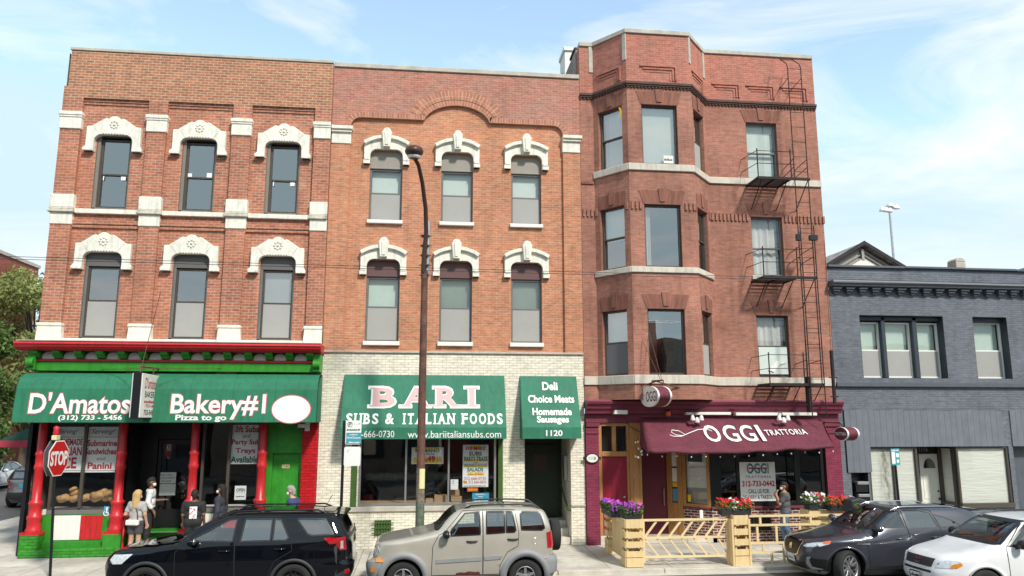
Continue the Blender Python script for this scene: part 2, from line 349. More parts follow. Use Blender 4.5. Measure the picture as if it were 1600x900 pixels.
MT['brick_far'] = brick('plain red brick', (.34, .10, .07), (.29, .085, .06), (.30, .13, .1), bw=.3, rh=.1, ms=.008, stain=.08)
MT['stone'] = plain('painted cream stone', (.82, .785, .68), .75, var=.12, vs=7, bump=.3, bs=25, streak=.22, fine=.03)
MT['stone_mid'] = plain('stone in relief', (.70, .66, .56), .8)
MT['valance_red'] = plain('faded red valance', (.34, .03, .055), .7)
MT['stone_dirty'] = plain('weathered limestone', (.60, .55, .46), .85, var=.18, bump=.3, bs=30, streak=.35)
MT['coping'] = plain('grey coping stone', (.50, .46, .39), .85, var=.16, bump=.3, bs=18, streak=.1)
MT['white_paint'] = plain('white paint', (.82, .80, .74), .5, var=.05, streak=.06)
MT['green_paint'] = plain('bright green paint', (.035, .26, .022), .4, var=.16, vs=5, streak=.22, fine=.05)
MT['olive_paint'] = plain('olive green paint', (.06, .12, .025), .45, var=.15, streak=.1)
MT['red_paint'] = plain('bright red paint', (.56, .018, .024), .38, var=.14, vs=5, streak=.2, fine=.05)
MT['maroon'] = plain('maroon paint', (.19, .030, .055), .45, var=.12, streak=.15)
MT['maroon_door'] = plain('maroon red door paint', (.26, .012, .034), .4, var=.08)
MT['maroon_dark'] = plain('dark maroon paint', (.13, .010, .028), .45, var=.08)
MT['bronze'] = plain('dark bronze frame', (.075, .062, .05), .45, var=.08)
MT['bronze_lt'] = plain('taupe window casing', (.22, .19, .16), .5, var=.08)
MT['greyframe'] = plain('grey window frame', (.16, .155, .15), .5, var=.08)
MT['spandrel'] = plain('grey beige panel', (.30, .27, .225), .6, var=.05)
MT['spandrel_brown'] = plain('mauve brown panel', (.135, .065, .06), .55, var=.06)
MT['dark_grey_panel'] = plain('dark grey panel', (.13, .12, .12), .6, var=.05)
MT['navy'] = plain('dark navy paint', (.035, .045, .06), .5, var=.1)
MT['grey_paint'] = plain('slate grey paint', (.158, .171, .195), .55, var=.1, streak=.1)
MT['grey_dark'] = plain('dark slate trim', (.095, .105, .125), .5, var=.1, streak=.1)
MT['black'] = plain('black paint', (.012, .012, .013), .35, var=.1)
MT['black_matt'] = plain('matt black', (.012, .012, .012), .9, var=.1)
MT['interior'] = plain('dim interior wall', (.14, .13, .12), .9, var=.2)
MT['iron'] = plain('black wrought iron', (.022, .013, .010), .8, var=.3)
MT['rust'] = plain('rusted brown steel', (.135, .062, .042), .75, var=.45, vs=6, streak=.4, bump=.3, bs=60, fine=.3)
MT['pole_lower'] = plain('peeling grey green paint', (.12, .15, .105), .7, var=.4, vs=9, fine=.3, bs=30)
MT['galv'] = plain('galvanised steel', (.42, .43, .43), .4, metal=.7, var=.15)
MT['alum'] = plain('brushed aluminium', (.55, .55, .54), .35, metal=.8, var=.08)
MT['chrome'] = plain('chrome', (.75, .75, .76), .12, metal=1.0, var=.02)
MT['asphalt'] = plain('asphalt', (.105, .10, .095), .9, var=.18, vs=.6, bump=.5, bs=90, fine=.25)
MT['wood_pale'] = planks('fresh pine', (.76, .56, .28), var=.13)
MT['wood_palew'] = planks('pale pine rail', (.78, .60, .33), var=.1, horizontal=True)  # slightly paler pine tone, grain along the rail
MT['wood_oak'] = planks('varnished oak', (.42, .20, .065), var=.22)
MT['wood_weather'] = planks('weathered grey boards', (.34, .32, .28), var=.35)
MT['canvas'] = plain('green canvas', (.018, .175, .088), .75, var=.13, vs=1.1, streak=.22, bump=.5, bs=2.6, bd=.05, fine=.03)
MT['canvas_b'] = plain('sea green canvas', (.022, .17, .096), .7, var=.12, vs=1.0, streak=.2, bump=.5, bs=2.2, bd=.05, fine=.03)
MT['canvas_dark'] = plain('dark green canvas', (.012, .08, .055), .7, var=.08)
MT['canvas_maroon'] = plain('maroon canvas', (.15, .028, .046), .8, var=.18, vs=2, streak=.3, fine=.04)
MT['txt_white'] = plain('white lettering', (.85, .84, .80), .5, var=.02)
MT['txt_pink'] = plain('faded pink lettering', (.66, .38, .36), .5, var=.03)
MT['txt_red'] = plain('red lettering', (.52, .012, .03), .5, var=.04)
MT['txt_pinkred'] = plain('pinkish red outline', (.62, .10, .12), .5, var=.04)
MT['txt_green'] = plain('green lettering', (.015, .12, .05), .5, var=.04)
MT['txt_black'] = plain('black lettering', (.018, .018, .018), .5, var=.04)
MT['txt_teal'] = plain('teal lettering', (.05, .33, .40), .5, var=.04)
MT['poster'] = plain('white poster paper', (.86, .85, .82), .6, var=.04, streak=.05)
MT['yellow'] = plain('yellow print', (.85, .55, .03), .5, var=.04)
MT['orange'] = plain('orange print', (.75, .13, .02), .5, var=.04)
MT['cardboard'] = plain('brown cardboard', (.42, .27, .14), .8, var=.08)
MT['bread'] = plain('crusty bread', (.50, .28, .11), .7, var=.3, vs=9, bump=.5, bs=30)
MT['blue_sign'] = plain('blue sign', (.10, .30, .48), .5, var=.03)
MT['cyan_sign'] = plain('cyan sign', (.02, .36, .55), .5, var=.03)
MT['blind'] = plain('pale blind', (.62, .68, .62), .8, var=.04)
MT['blind_green'] = plain('pale green shade', (.52, .62, .52), .8, var=.06)
MT['screen'] = plain('grey insect screen', (.38, .37, .345), .8, var=.03)
MT['screen_dark'] = plain('dark insect screen', (.15, .15, .155), .8, var=.05)
MT['curtain'] = plain('white curtain', (.62, .60, .56), .8, var=.06)
MT['paper_white'] = plain('white window paper', (.80, .79, .72), .7, var=.03, streak=.05)
MT['glass_up'] = glass('sky reflecting window glass', (.88, .88, .86), 1.55, .26, 1.0)
MT['glass_b'] = glass('clear window glass', (.93, .95, .95), 1.5, .07, 1.0)
MT['glass_shop'] = glass('shop window glass', (.92, .94, .95), 1.5, .05, 1.0)
MT['glass_car'] = glass('tinted car glass', (.22, .24, .25), 1.5, .20, 1.0)
MT['glass_carl'] = glass('clear car glass', (.72, .78, .76), 1.5, .12, 1.0)
MT['concrete'] = None
# ------------------------------------------------------------ ground
MT['concrete'] = brick('pavement concrete', (.58, .535, .455), (.55, .505, .43), (.32, .285, .24), bw=1.52, rh=1.52, ms=.014, soldier=True, stain=.24, rough=.9, bump=.15, spots=(.36, .32, .26))
MT['kerb'] = plain('kerb concrete', (.52, .475, .40), .9, var=.2, vs=2, bump=.3, bs=40, fine=.1)
MT['earth'] = plain('packed earth and lots', (.24, .23, .20), .95, var=.3, vs=.2)
ROADZ, KY = -.13, -3.42
def struct(o): o['kind'] = 'structure'; return o
g = MB(); g.quad((-900, -900, ROADZ-.02), (900, -900, ROADZ-.02), (900, 1500, ROADZ-.02), (-900, 1500, ROADZ-.02)); struct(g.build('ground', MT['earth']))
g = MB(); g.quad((-160, -27, ROADZ), (160, -27, ROADZ), (160, KY+.05, ROADZ), (-160, KY+.05, ROADZ)); struct(g.build('road', MT['asphalt']))
g = MB(); g.quad((-24.2, KY+.05, ROADZ), (-14.55, KY+.05, ROADZ), (-14.55, 200, ROADZ), (-24.2, 200, ROADZ)); struct(g.build('side_street', MT['asphalt']))
g = MB()
g.quad((-14.4, KY+.15, -.04), (60, KY+.15, -.04), (60, .02, 0), (-14.4, .02, 0)); g.quad((-14.4, .02, 0), (-10.3, .02, 0), (-10.3, 120, 0), (-14.4, 120, 0)); g.quad((-10.3, .02, 0), (60, .02, 0), (60, 2.2, .004), (-10.3, 2.2, .004))
g.quad((-40, .02, 0), (-24.3, .02, 0), (-24.3, 120, 0), (-40, 120, 0))
struct(g.build('pavement', MT['concrete']))
g = MB()
x = -14.4
while x < 60:
    w = random.uniform(1.9, 3.0); dz = random.uniform(-.006, .006); g.box(x, x+w-.012, KY, KY+.152, -.3, -.034+dz); x += w
struct(g.build('kerb', MT['kerb'], bevel=.015))
g = MB(); y = KY
while y < 118: g.box(-14.56, -14.4, y, y+2.6, -.3, .004); g.box(-24.3, -24.14, y+3, y+5.6, -.3, .004); y += 2.615
struct(g.build('side_kerb', MT['kerb'], bevel=.015))
g = MB(); rr = random.Random(3)       # gutter strip: the concrete apron at the kerb foot
g.quad((-14, KY-.32, ROADZ+.004), (60, KY-.32, ROADZ+.004), (60, KY-.001, ROADZ+.006), (-14, KY-.001, ROADZ+.006)); struct(g.build('gutter', MT['kerb']))

# ------------------------------------------------------------ trees
MT['bark'] = plain('bark', (.11, .085, .06), .9, var=.25, bump=.6, bs=20)
def leafmat(name, ca, cb):
    m, nt, b, N, L = _mat(name); b.inputs['Roughness'].default_value = .6; b.inputs['Specular IOR Level'].default_value = .25
    t = N('ShaderNodeTexCoord'); n = N('ShaderNodeTexNoise', _Scale=.9, _Detail=5.0, _Roughness=.7); L(t.outputs['Object'], n.inputs['Vector'])
    g_ = N('ShaderNodeNewGeometry'); ad = N('ShaderNodeMath', operation='MULTIPLY_ADD'); L(g_.outputs['Random Per Island'], ad.inputs[0]); ad.inputs[1].default_value = .5; L(n.outputs['Fac'], ad.inputs[2])
    r = N('ShaderNodeMapRange', _From_Min=.35, _From_Max=1.15); L(ad.outputs[0], r.inputs['Value'])
    mxx = N('ShaderNodeMix', data_type='RGBA'); L(r.outputs[0], mxx.inputs[0]); mxx.inputs[6].default_value = c4(ca); mxx.inputs[7].default_value = c4(cb); L(mxx.outputs[2], b.inputs['Base Color'])
    tl = N('ShaderNodeBsdfTranslucent'); L(mxx.outputs[2], tl.inputs['Color']); ms = N('ShaderNodeMixShader'); ms.inputs[0].default_value = .3
    out = [q for q in nt.nodes if q.type == 'OUTPUT_MATERIAL'][0]; L(b.outputs[0], ms.inputs[1]); L(tl.outputs[0], ms.inputs[2]); L(ms.outputs[0], out.inputs[0])
    return m
MT['leaf_light'] = leafmat('grey green leaves', (.16, .20, .06), (.42, .45, .17))
MT['leaf_dark'] = leafmat('dark green leaves', (.06, .105, .025), (.18, .26, .075))
def tree(loc, h, rad, mat, label, seed, leaf=.26, n=9000, crown_from=.28, group=None):
    r = np.random.default_rng(seed); t = thing('tree', loc, label, 'tree', group)
    tr = MB(); k = h*.55
    tr.tube([(0, 0, -.1), (.05, .05, k*.4), (.15, -.1, k*.8), (.1, 0, h*.75)], [.05+h*.016, h*.014, h*.010, .03], seg=8)
    cl = []
    for i in range(34):
        a = r.uniform(0, 2*PI); zf = r.uniform(crown_from, 1.0); rr = rad*math.sqrt(max(0, 1-((zf-.6)/.52)**2))*r.uniform(.45, 1.0)
        c = np.array([rr*math.cos(a), rr*math.sin(a), h*zf*.97]); cl.append((c, rad*r.uniform(.2, .42)))
        z0 = max(h*.2, c[2]-rr*.8-1)
        tr.tube([(0.05, 0, z0*.8), tuple(c*np.array([.5, .5, 1])+np.array([0, 0, -.5])), tuple(c)], [.07, .045, .015], seg=5)
    tr.build('trunk', MT['bark'], t)
    per = n//len(cl); P = []; 
    for c, s in cl:
        d = r.normal(size=(per, 3)); d /= np.linalg.norm(d, axis=1)[:, None]
        P.append(c+d*(s*r.uniform(.25, 1.05, per)**.6)[:, None]*np.array([1.1, 1.1, .8]))
    P = np.concatenate(P); n = len(P)
    a = r.normal(size=(n, 3)); a /= np.linalg.norm(a, axis=1)[:, None]; b = np.cross(a, r.normal(size=(n, 3))); b /= np.linalg.norm(b, axis=1)[:, None]
    s = (leaf*r.uniform(.5, 1.1, n))[:, None]
    V = np.stack([P-a*s, P-b*s*.45, P+a*s, P+b*s*.45], 1).reshape(-1, 3)
    cr = MB(); cr.v = [tuple(v) for v in V]; cr.f = [(4*i, 4*i+1, 4*i+2, 4*i+3) for i in range(n)]; cr.m = [0]*n
    cr.build('crown', mat, t); return t
tree((-24.9, 30.0, 0), 13.0, 3.6, MT['leaf_light'], 'tall grey green tree rising behind the darker one, in front of the red brick flats', 5, n=11000, leaf=.2)
tree((-22.6, 18.5, 0), 8.2, 2.6, MT['leaf_dark'], 'dark green tree at the left edge beside the bakery', 11, n=9000, leaf=.17, crown_from=.2)
tree((-26.6, 37.0, 0), 9.5, 3.4, MT['leaf_light'], 'low pale bushy tree above the white sedan', 23, n=7000, leaf=.22, crown_from=.2)

# ------------------------------------------------------------ far buildings at the left
b = thing('brick_building', (-27.2, 22, 0), 'tall red brick flats beyond the trees at the left edge', 'building')
w = MB(); fe = Fr((0, 12.6), (0, -18)); fe.p0 = Vector((0, -18, 0)); fe.u = Vector((0, 1, 0)); fe.n = Vector((-1, 0, 0))
HB = 14.0
holes = [(1.5+i*3.2, 2.7+i*3.2, 1.2+j*3.3, 3.0+j*3.3) for i in range(9) for j in range(4)]
wall(w, fe, 0, 30.4, 0, HB, holes, .2)
w.quad((0, 12.4, 0), (-14, 12.4, 0), (-14, 12.4, HB), (0, 12.4, HB)); w.quad((0, -18, 0), (0, -18, HB), (-14, -18, HB), (-14, -18, 0)); w.quad((0, -18, HB), (0, 12.4, HB), (-14, 12.4, HB), (-14, -18, HB)); w.quad((-14, -18, 0), (-14, -18, HB), (-14, 12.4, HB), (-14, 12.4, 0))
w.build('wall', MT['brick_far'], b)
w = MB(); w.box(-.1, 30.5, -.08, .3, HB, HB+.22, fr=fe); w.build('coping', MT['coping'], b)
for q in holes:
    w = MB(); w.box(q[0], q[1], .16, .22, q[2], q[3], fr=fe); w.build('window', MT['navy'], b)
b = thing('brick_building', (-29.5, 38, 0), 'low red brick building seen under the side awning', 'building')
w = MB(); fe2 = Fr((0, 0), (0, 1)); fe2.p0 = Vector((0, 0, 0)); fe2.u = Vector((0, 1, 0)); fe2.n = Vector((-1, 0, 0))
holes2 = [(1.0+i*3.0, 2.9+i*3.0, .9, 3.1) for i in range(12)]
wall(w, fe2, 0, 38, 0, 5.2, holes2, .25); w.quad((0, 0, 0), (0, 0, 5.2), (-12, 0, 5.2), (-12, 0, 0)); w.quad((0, 0, 5.2), (0, 38, 5.2), (-12, 38, 5.2), (-12, 0, 5.2)); w.quad((0, 38, 0), (-12, 38, 0), (-12, 38, 5.2), (0, 38, 5.2))
w.build('wall', MT['brick_far'], b)
for q in holes2:
    w = MB(); w.box(q[0], q[1], .2, .26, q[2], q[3], fr=fe2); w.build('window', MT['navy'], b)
fn = thing('iron_fence', (-26.2, 33, 0), 'black iron railing across the side street behind the white sedan', 'fence')
w = MB()
for z in (.3, 1.75): w.box(0, 34, -.02, .02, z, z+.05, fr=fe2)
w.build('rail', MT['iron'], fn)
w = MB()
for i in range(170): w.box(.1+i*.2, .13+i*.2, -.012, .012, 0, 1.95, fr=fe2)
o = w.build('bars', MT['iron'], fn); o['kind'] = 'stuff'
b = thing('brick_building', (-20, 96, 0), 'distant brick block closing the side street', 'building')
w = MB(); w.box(-26, 12, 0, 12, 0, 9); w.build('wall', MT['brick_far'], b)
for i in range(9):
    for j in range(2): w = MB(); w.box(-24+i*3.9, -22.4+i*3.9, -.06, .1, 1.2+j*3.6, 3.2+j*3.6); w.build('window', MT['navy'], b)

# ------------------------------------------------------------ behind the grey building
h = thing('gabled_house', (19.15, 9, 0), 'weathered wooden gable of an old house rising behind the grey parapet', 'house')
w = MB(); w.prism([(-3.9, 0), (3.9, 0), (3.9, 8.75), (0, 11.0), (-3.9, 8.75)], 0, 9, fr=Fr((0, 0), (1, 0))); w.build('wall', MT['wood_weather'], h)
MT['tarpaper'] = plain('peeling tar paper', (.30, .28, .27), .9, var=.75, vs=4, streak=.3)
MT['roof_dark'] = plain('black roofing edge', (.035, .03, .03), .85, var=.3)
w = MB()
for s in (-1, 1): w.prism([(0, 11.06), (s*4.4, 8.5), (s*4.4, 8.62), (0, 11.2)], -.28, 9.2)
w.build('roof', MT['tarpaper'], h)
w = MB()
for s in (-1, 1): w.prism([(0, 11.06), (s*4.45, 8.47), (s*4.45, 8.64), (0, 11.24)], -.34, -.28)
w.build('barge_board', MT['roof_dark'], h)
w = MB()
for k in range(3):
    o_ = .16+.17*k
    for s in (-1, 1): w.prism([(0, 11.0-o_), (s*3.6, 8.92-o_), (s*3.6, 8.97-o_), (0, 11.05-o_)], -.06-.02*k, .0)
w.box(-.06, .06, -.16, 0, 10.4, 10.9)
w.build('board_trim', MT['wood_weather'], h)
w = MB(); w.prism([(-1.1, 9.85), (1.1, 9.85), (0, 10.48)], -.14, -.01); w.build('gable_panel', MT['paper_white'], h)
v = MB(); v.box(-.2, .2, -.25, .25, 0, 1.1); v.prism([(-.2, 1.1), (.2, 1.1)]+arc(0, 1.1, .2, 0, 180, 8, .16)[1:-1], -.25, .25)
tag(v.build('roof_vent', MT['coping'], loc=(19.85, 4, 8.2), bevel=.02), 'stubby round topped brick vent on the grey roof', 'vent')
q = thing('house', (33.0, 14, -.3), 'brown roof peeking over the grey parapet at the right edge', 'house')
MT['roof_brown'] = plain('brown shingles', (.16, .08, .06), .85, var=.2)
w = MB(); w.box(-4, 5, 0, 9, 0, 9.3); w.build('wall', MT['brick_far'], q)
w = MB(); w.prism([(-4.4, 9.3), (5.4, 9.3), (.5, 12.2)], -.3, 9.3); w.build('roof', MT['roof_brown'], q)
m = thing('floodlight_mast', (54.7, 60, 0), 'tall slim floodlight mast with two clusters of white lamps above the roofs', 'light mast')
w = MB(); w.tube([(0, 0, 0), (0, 0, 28.6)], [.22, .12], seg=10); w.build('pole', MT['galv'], m)
w = MB(); w.box(-1.7, -.1, -.9, -.8, 27.75, 27.85); w.box(-.1, 1.7, .5, .6, 28.6, 28.7); w.box(-.08, .08, -.9, .6, 28.1, 28.2); w.build('crossarm', MT['galv'], m)
for cx, cy, cz in [(-1.5, -.9, 27.9), (-1.0, -.9, 27.85), (-.55, -.9, 27.8), (-.2, -.5, 28.6), (.25, .4, 28.75), (.75, .5, 28.7), (1.3, .5, 28.65)]:
    w = MB(); w.lathe([(.34, -.3), (.36, -.22), (.2, .12), (.1, .22)], (cx, cy, cz), seg=12); w.build('lamp', MT['txt_white'], m)

# ------------------------------------------------------------ across the street (seen in the glass and paint reflections)
for i, (x0, x1, hh, mt) in enumerate([(-34, -14, 10.6, 'brick_grey'), (-13.6, 1, 9.4, 'brick_common'), (1.4, 16, 10.2, 'brick_far'), (16.5, 40, 9.0, 'brick_common')]):
    b = thing('brick_building', ((x0+x1)/2, -30.5, 0), ['tall grey brick building across the road, west end', 'low brown building across the road', 'taller red brick building across the road', 'long brown building across the road, east end'][i], 'building')
    w = MB(); hw = (x1-x0)/2; fb = Fr((hw, 0), (-hw, 0))
    hol = [(1+k*2.6, 2.4+k*2.6, z, z+2.0) for k in range(int((x1-x0-1.5)/2.6)) for z in (.9, 4.3)]
    wall(w, fb, 0, 2*hw, -.1, hh, hol, .2); w.box(-hw, hw, -9, -.25, -.1, hh-.02); w.build('wall', MT[mt], b)
    for q in hol: w = MB(); w.quad(fb(q[0], .18, q[2]), fb(q[1], .18, q[2]), fb(q[1], .18, q[3]), fb(q[0], .18, q[3])); w.build('window', MT['navy'], b)
# ------------------------------------------------------------ building helpers
class Plane:
    def __init__(s, o, U, V): s.o = Vector(o); s.U = Vector(U).normalized(); s.V = Vector(V); s.V = (s.V-s.U*s.V.dot(s.U)).normalized(); s.n = s.U.cross(s.V)
    def uv(s, px, py):
        c = Vector(CAM); d = at(px, py, 0)-c; t = (s.o-c).dot(s.n)/d.dot(s.n); p = c+d*t-s.o
        return p.dot(s.U), p.dot(s.V)
    def __call__(s, u, v, e=0.0): return s.o+s.U*u+s.V*v+s.n*e
    def text(s, mb, str_, box, m=0, e=.005, bold=.0, shear=0.0, space=1.0, serif=False, grow=0.0, gap=.12):
        x0, y0, x1, y1 = box; u0, _ = s.uv(x0, (y0+y1)/2); u1, _ = s.uv(x1, (y0+y1)/2); _, v1 = s.uv((x0+x1)/2, y0); _, v0 = s.uv((x0+x1)/2, y1)
        f = lambda u, v, q=0.0: s(u, v, e+q)
        if serif: serif_text(mb, str_, f, u0, u1, v0, v1, m, bold, grow, gap)
        else: text(mb, str_, f, u0-grow, u1+grow, v0-grow, v1+grow, m, bold, space, shear)
    def rect(s, mb, box, m=0, e=.003):
        x0, y0, x1, y1 = box; u0, _ = s.uv(x0, (y0+y1)/2); u1, _ = s.uv(x1, (y0+y1)/2); _, v1 = s.uv((x0+x1)/2, y0); _, v0 = s.uv((x0+x1)/2, y1)
        mb.quad(s(u0, v0, e), s(u1, v0, e), s(u1, v1, e), s(u0, v1, e), m)
def facade(Y): return Plane((0, Y, 0), (1, 0, 0), (0, 0, 1))
def window(parent, fr, s0, s1, za, zb, d, fm, rail=.5, low='glass', blind=None, bmat='blind', fw=.06, curtain=False, top='glass_up', slats=0):
    f = MB(); e = .05
    f.box(s0, s0+fw, d, d+.1, za, zb, fr=fr); f.box(s1-fw, s1, d, d+.1, za, zb, fr=fr); f.box(s0+fw, s1-fw, d, d+.1, zb-fw, zb, fr=fr); f.box(s0+fw, s1-fw, d, d+.1, za, za+fw, fr=fr)
    zr = za+(zb-za)*rail
    if rail: f.box(s0+fw, s1-fw, d+.015, d+.085, zr-.025, zr+.025, fr=fr)
    o = f.build('window', MT[fm], parent, bevel=.006)
    a, b = s0+fw, s1-fw
    def pane(z0, z1, dd, m):
        q = MB(); q.quad(fr(a, dd, z0), fr(b, dd, z0), fr(b, dd, z1), fr(a, dd, z1)); q.build('pane', MT[m], o)
    if rail: pane(zr+.025, zb-fw, d+.04, top); pane(za+fw, zr-.025, d+.07, top)
    else: pane(za+fw, zb-fw, d+.05, top)
    if low in ('screen', 'screen_dark'):
        q = MB(); q.quad(fr(a, d+.02, za+fw), fr(b, d+.02, za+fw), fr(b, d+.02, zr-.025), fr(a, d+.02, zr-.025)); q.build('insect_screen', MT[low], o)
    if blind:
        q = MB(); n = 14 if slats else 2; z0 = zb-fw-(zb-za)*blind
        for i in range(n if slats else 1):
            za_, zb_ = z0+(zb-fw-z0)*i/n, z0+(zb-fw-z0)*(i+.9)/n
            if slats: q.quad(fr(a, d+.17, za_), fr(b, d+.17, za_), fr(b, d+.14, zb_), fr(a, d+.14, zb_))
            else: q.quad(fr(a, d+.16, z0), fr(b, d+.16, z0), fr(b, d+.16, zb-fw), fr(a, d+.16, zb-fw))
        q.build('blind', MT[bmat], o)
    if curtain:
        q = MB(); nn = 16
        for side in ((0, .3), (.72, 1.0)) if curtain == 2 else (((0, .2),) if curtain == 1 else ((0, 1.0),)):
            for i in range(nn):
                u = lambda k: a+(b-a)*(side[0]+(side[1]-side[0])*k/nn)
                w = lambda k: d+.2+.02*math.sin(k*1.7)
                q.quad(fr(u(i), w(i), za+fw), fr(u(i+1), w(i+1), za+fw), fr(u(i+1), w(i+1), zb-fw), fr(u(i), w(i), zb-fw))
        q.build('curtain', MT['curtain'], o)
    return o
def shell(parent, x0, x1, yb, z0, z1, mat, yf=.02, name='side_wall', roofmat='asphalt'):
    w = MB(); w.quad((x0, yb, z0), (x0, yf, z0), (x0, yf, z1), (x0, yb, z1)); w.quad((x1, yf, z0), (x1, yb, z0), (x1, yb, z1), (x1, yf, z1)); w.quad((x1, yb, z0), (x0, yb, z0), (x0, yb, z1), (x1, yb, z1))
    w.build(name, MT[mat], parent)
    w = MB(); w.box(x0+.02, x1-.02, .25, yb-.02, z1-.9, z1-.7); w.build('roof', MT[roofmat], parent)
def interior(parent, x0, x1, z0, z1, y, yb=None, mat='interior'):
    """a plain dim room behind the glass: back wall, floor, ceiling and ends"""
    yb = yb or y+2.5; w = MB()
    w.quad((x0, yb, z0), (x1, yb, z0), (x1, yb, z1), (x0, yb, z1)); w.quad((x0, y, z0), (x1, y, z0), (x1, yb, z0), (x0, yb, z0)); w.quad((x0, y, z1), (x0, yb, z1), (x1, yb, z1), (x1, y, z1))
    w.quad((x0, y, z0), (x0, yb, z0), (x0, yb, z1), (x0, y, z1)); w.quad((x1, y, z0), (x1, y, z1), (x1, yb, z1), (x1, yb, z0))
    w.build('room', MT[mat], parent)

# ============================================================ 1. corner bakery building
B1 = thing('brick_building', (0, 0, 0), 'three storey red brick corner building with the green and red bakery shopfront', 'building')
xL, xR = -10.42, -2.86
wins = [(-9.43, -8.48), (-7.07, -6.12), (-4.69, -3.74)]
hol = [(a, b, z0, z1) for a, b in wins for z0, z1 in ((9.35, 11.53), (5.68, 8.12))]
w = MB(); wall(w, F0, xL+.02, xR, 4.6, 12.7, hol, .24, d=.06, mr=1); w.build('wall', [MT['brick_old'], MT['bronze_lt']], B1)
w = MB(); w.box(xL+.1, xR-.004, -.05, .3, 12.95, 14.06); w.box(xL, xR-.004, -.06, .3, 12.62, 12.95); w.build('parapet', MT['brick_parapet'], B1)
w = MB(); w.box(xL+.07, xR-.01, -.085, .33, 14.06, 14.15); w.build('coping', MT['coping'], B1, bevel=.01)
pil = [(-10.42, -9.87), (-8.06, -7.53), (-5.69, -5.16), (-3.34, -2.868)]
for a, b in pil: w = MB(); w.box(a, b, -.06, .2, 4.7, 12.62); w.build('pilaster', MT['brick_old'], B1)
for (a, b), (c, e) in zip(pil[:-1], pil[1:]):
    w = MB(); w.box(b, c, .0, .2, 12.54, 12.62); w.box(b, c, .03, .2, 12.46, 12.54); w.build('corbel', MT['brick_old'], B1)
    w = MB(); w.box(b, c, -.02, .2, 8.9, 9.02); w.box(b, c, .01, .2, 8.8, 8.9); w.build('brick_ledge', MT['brick_old'], B1)
for (a, b), (c, e) in zip(pil[:-1], pil[1:]):
    w = MB(); w.box(b+.002, c-.002, -.045, .2, 9.2, 9.335); w.build('string_course', MT['stone'], B1, bevel=.012)
    w = MB(); w.box(b+.002, c-.002, -.05, .2, 5.47, 5.68); w.build('sill_course', MT['stone'], B1, bevel=.012)
for a, b in pil:
    r_ = .0 if b > -3 else .045
    w = MB(); w.box(a-.02, b+r_*.4, -.10, .1, 11.66, 12.0); w.box(a-.05, b+r_, -.14, .1, 12.06, 12.17); w.box(a-.035, b+r_*.7, -.12, .1, 12.0, 12.06); w.build('capital', MT['stone'], B1, bevel=.015)
    w = MB(); w.box(a-.04, b+r_*.9, -.12, .1, 9.34, 9.72); w.box(a-.02, b+r_*.5, -.09, .1, 8.86, 9.2); w.build('stone_block', MT['stone'], B1, bevel=.015)
    w = MB(); w.box(a-.075, b+r_*1.6, -.16, .1, 9.2, 9.28); w.box(a-.055, b+r_*1.2, -.135, .1, 9.28, 9.34); w.build('block_moulding', MT['stone_dirty'], B1, bevel=.015)
    w = MB(); w.prism([(a-.06, 5.49), (b+r_*1.4, 5.49), (b+r_, 6.0), (a-.03, 6.0)], -.12, .1); w.box(a-.05, b+r_*1.2, -.14, .1, 6.0, 6.09); w.build('pedestal', MT['stone'], B1, bevel=.015)
def hood1(cx, z):
    out = [(-.78, 0), (-.78, .13), (-.745, .15), (-.74, .74), (-.60, .75), (-.30, .965)]+[(-.22, 1.0)]+arc(0, .86, .2, 150, 30, 7)+[(.22, 1.0), (.30, .965), (.60, .75), (.74, .74), (.745, .15), (.78, .13), (.78, 0)]
    inn = [(.52, 0), (.52, .3)]+arc(.32, .3, .2, 0, 90, 5)[1:]+[(.27, .5), (-.27, .5)]+arc(-.32, .3, .2, 90, 180, 5)+[(-.52, 0)]
    m = MB(); m.prism([(cx+a, z+b) for a, b in out+inn], -.075, .1)
    m.box(cx-.80, cx-.53, -.11, .05, z+.0, z+.1); m.box(cx+.53, cx+.80, -.11, .05, z+.0, z+.1)
    for k in range(8): m.box(cx-.29+k*.076, cx-.25+k*.076, -.095, -.06, z+.52, z+.565)
    o = m.build('window_hood', MT['stone'], B1, bevel=.012)
    m = MB()
    for k in range(8):
        a = 2*PI*k/8; m.blob((cx+.1*math.cos(a), -.08, z+.8+.1*math.sin(a)), (.035, .02, .035), nu=6, nv=4)
    m.blob((cx, -.08, z+.8), (.04, .03, .04), nu=8, nv=5); m.build('rosette', MT['stone_mid'], o)
    m = MB(); m.tube([(cx-.55, -.077, z+.74), (cx-.4, -.077, z+.52)], .006, seg=4); m.tube([(cx+.55, -.077, z+.74), (cx+.4, -.077, z+.52)], .006, seg=4); m.build('joint', MT['stone_dirty'], o)
for a, b in wins:
    c = (a+b)/2; hood1(c, 11.03); hood1(c, 7.6)
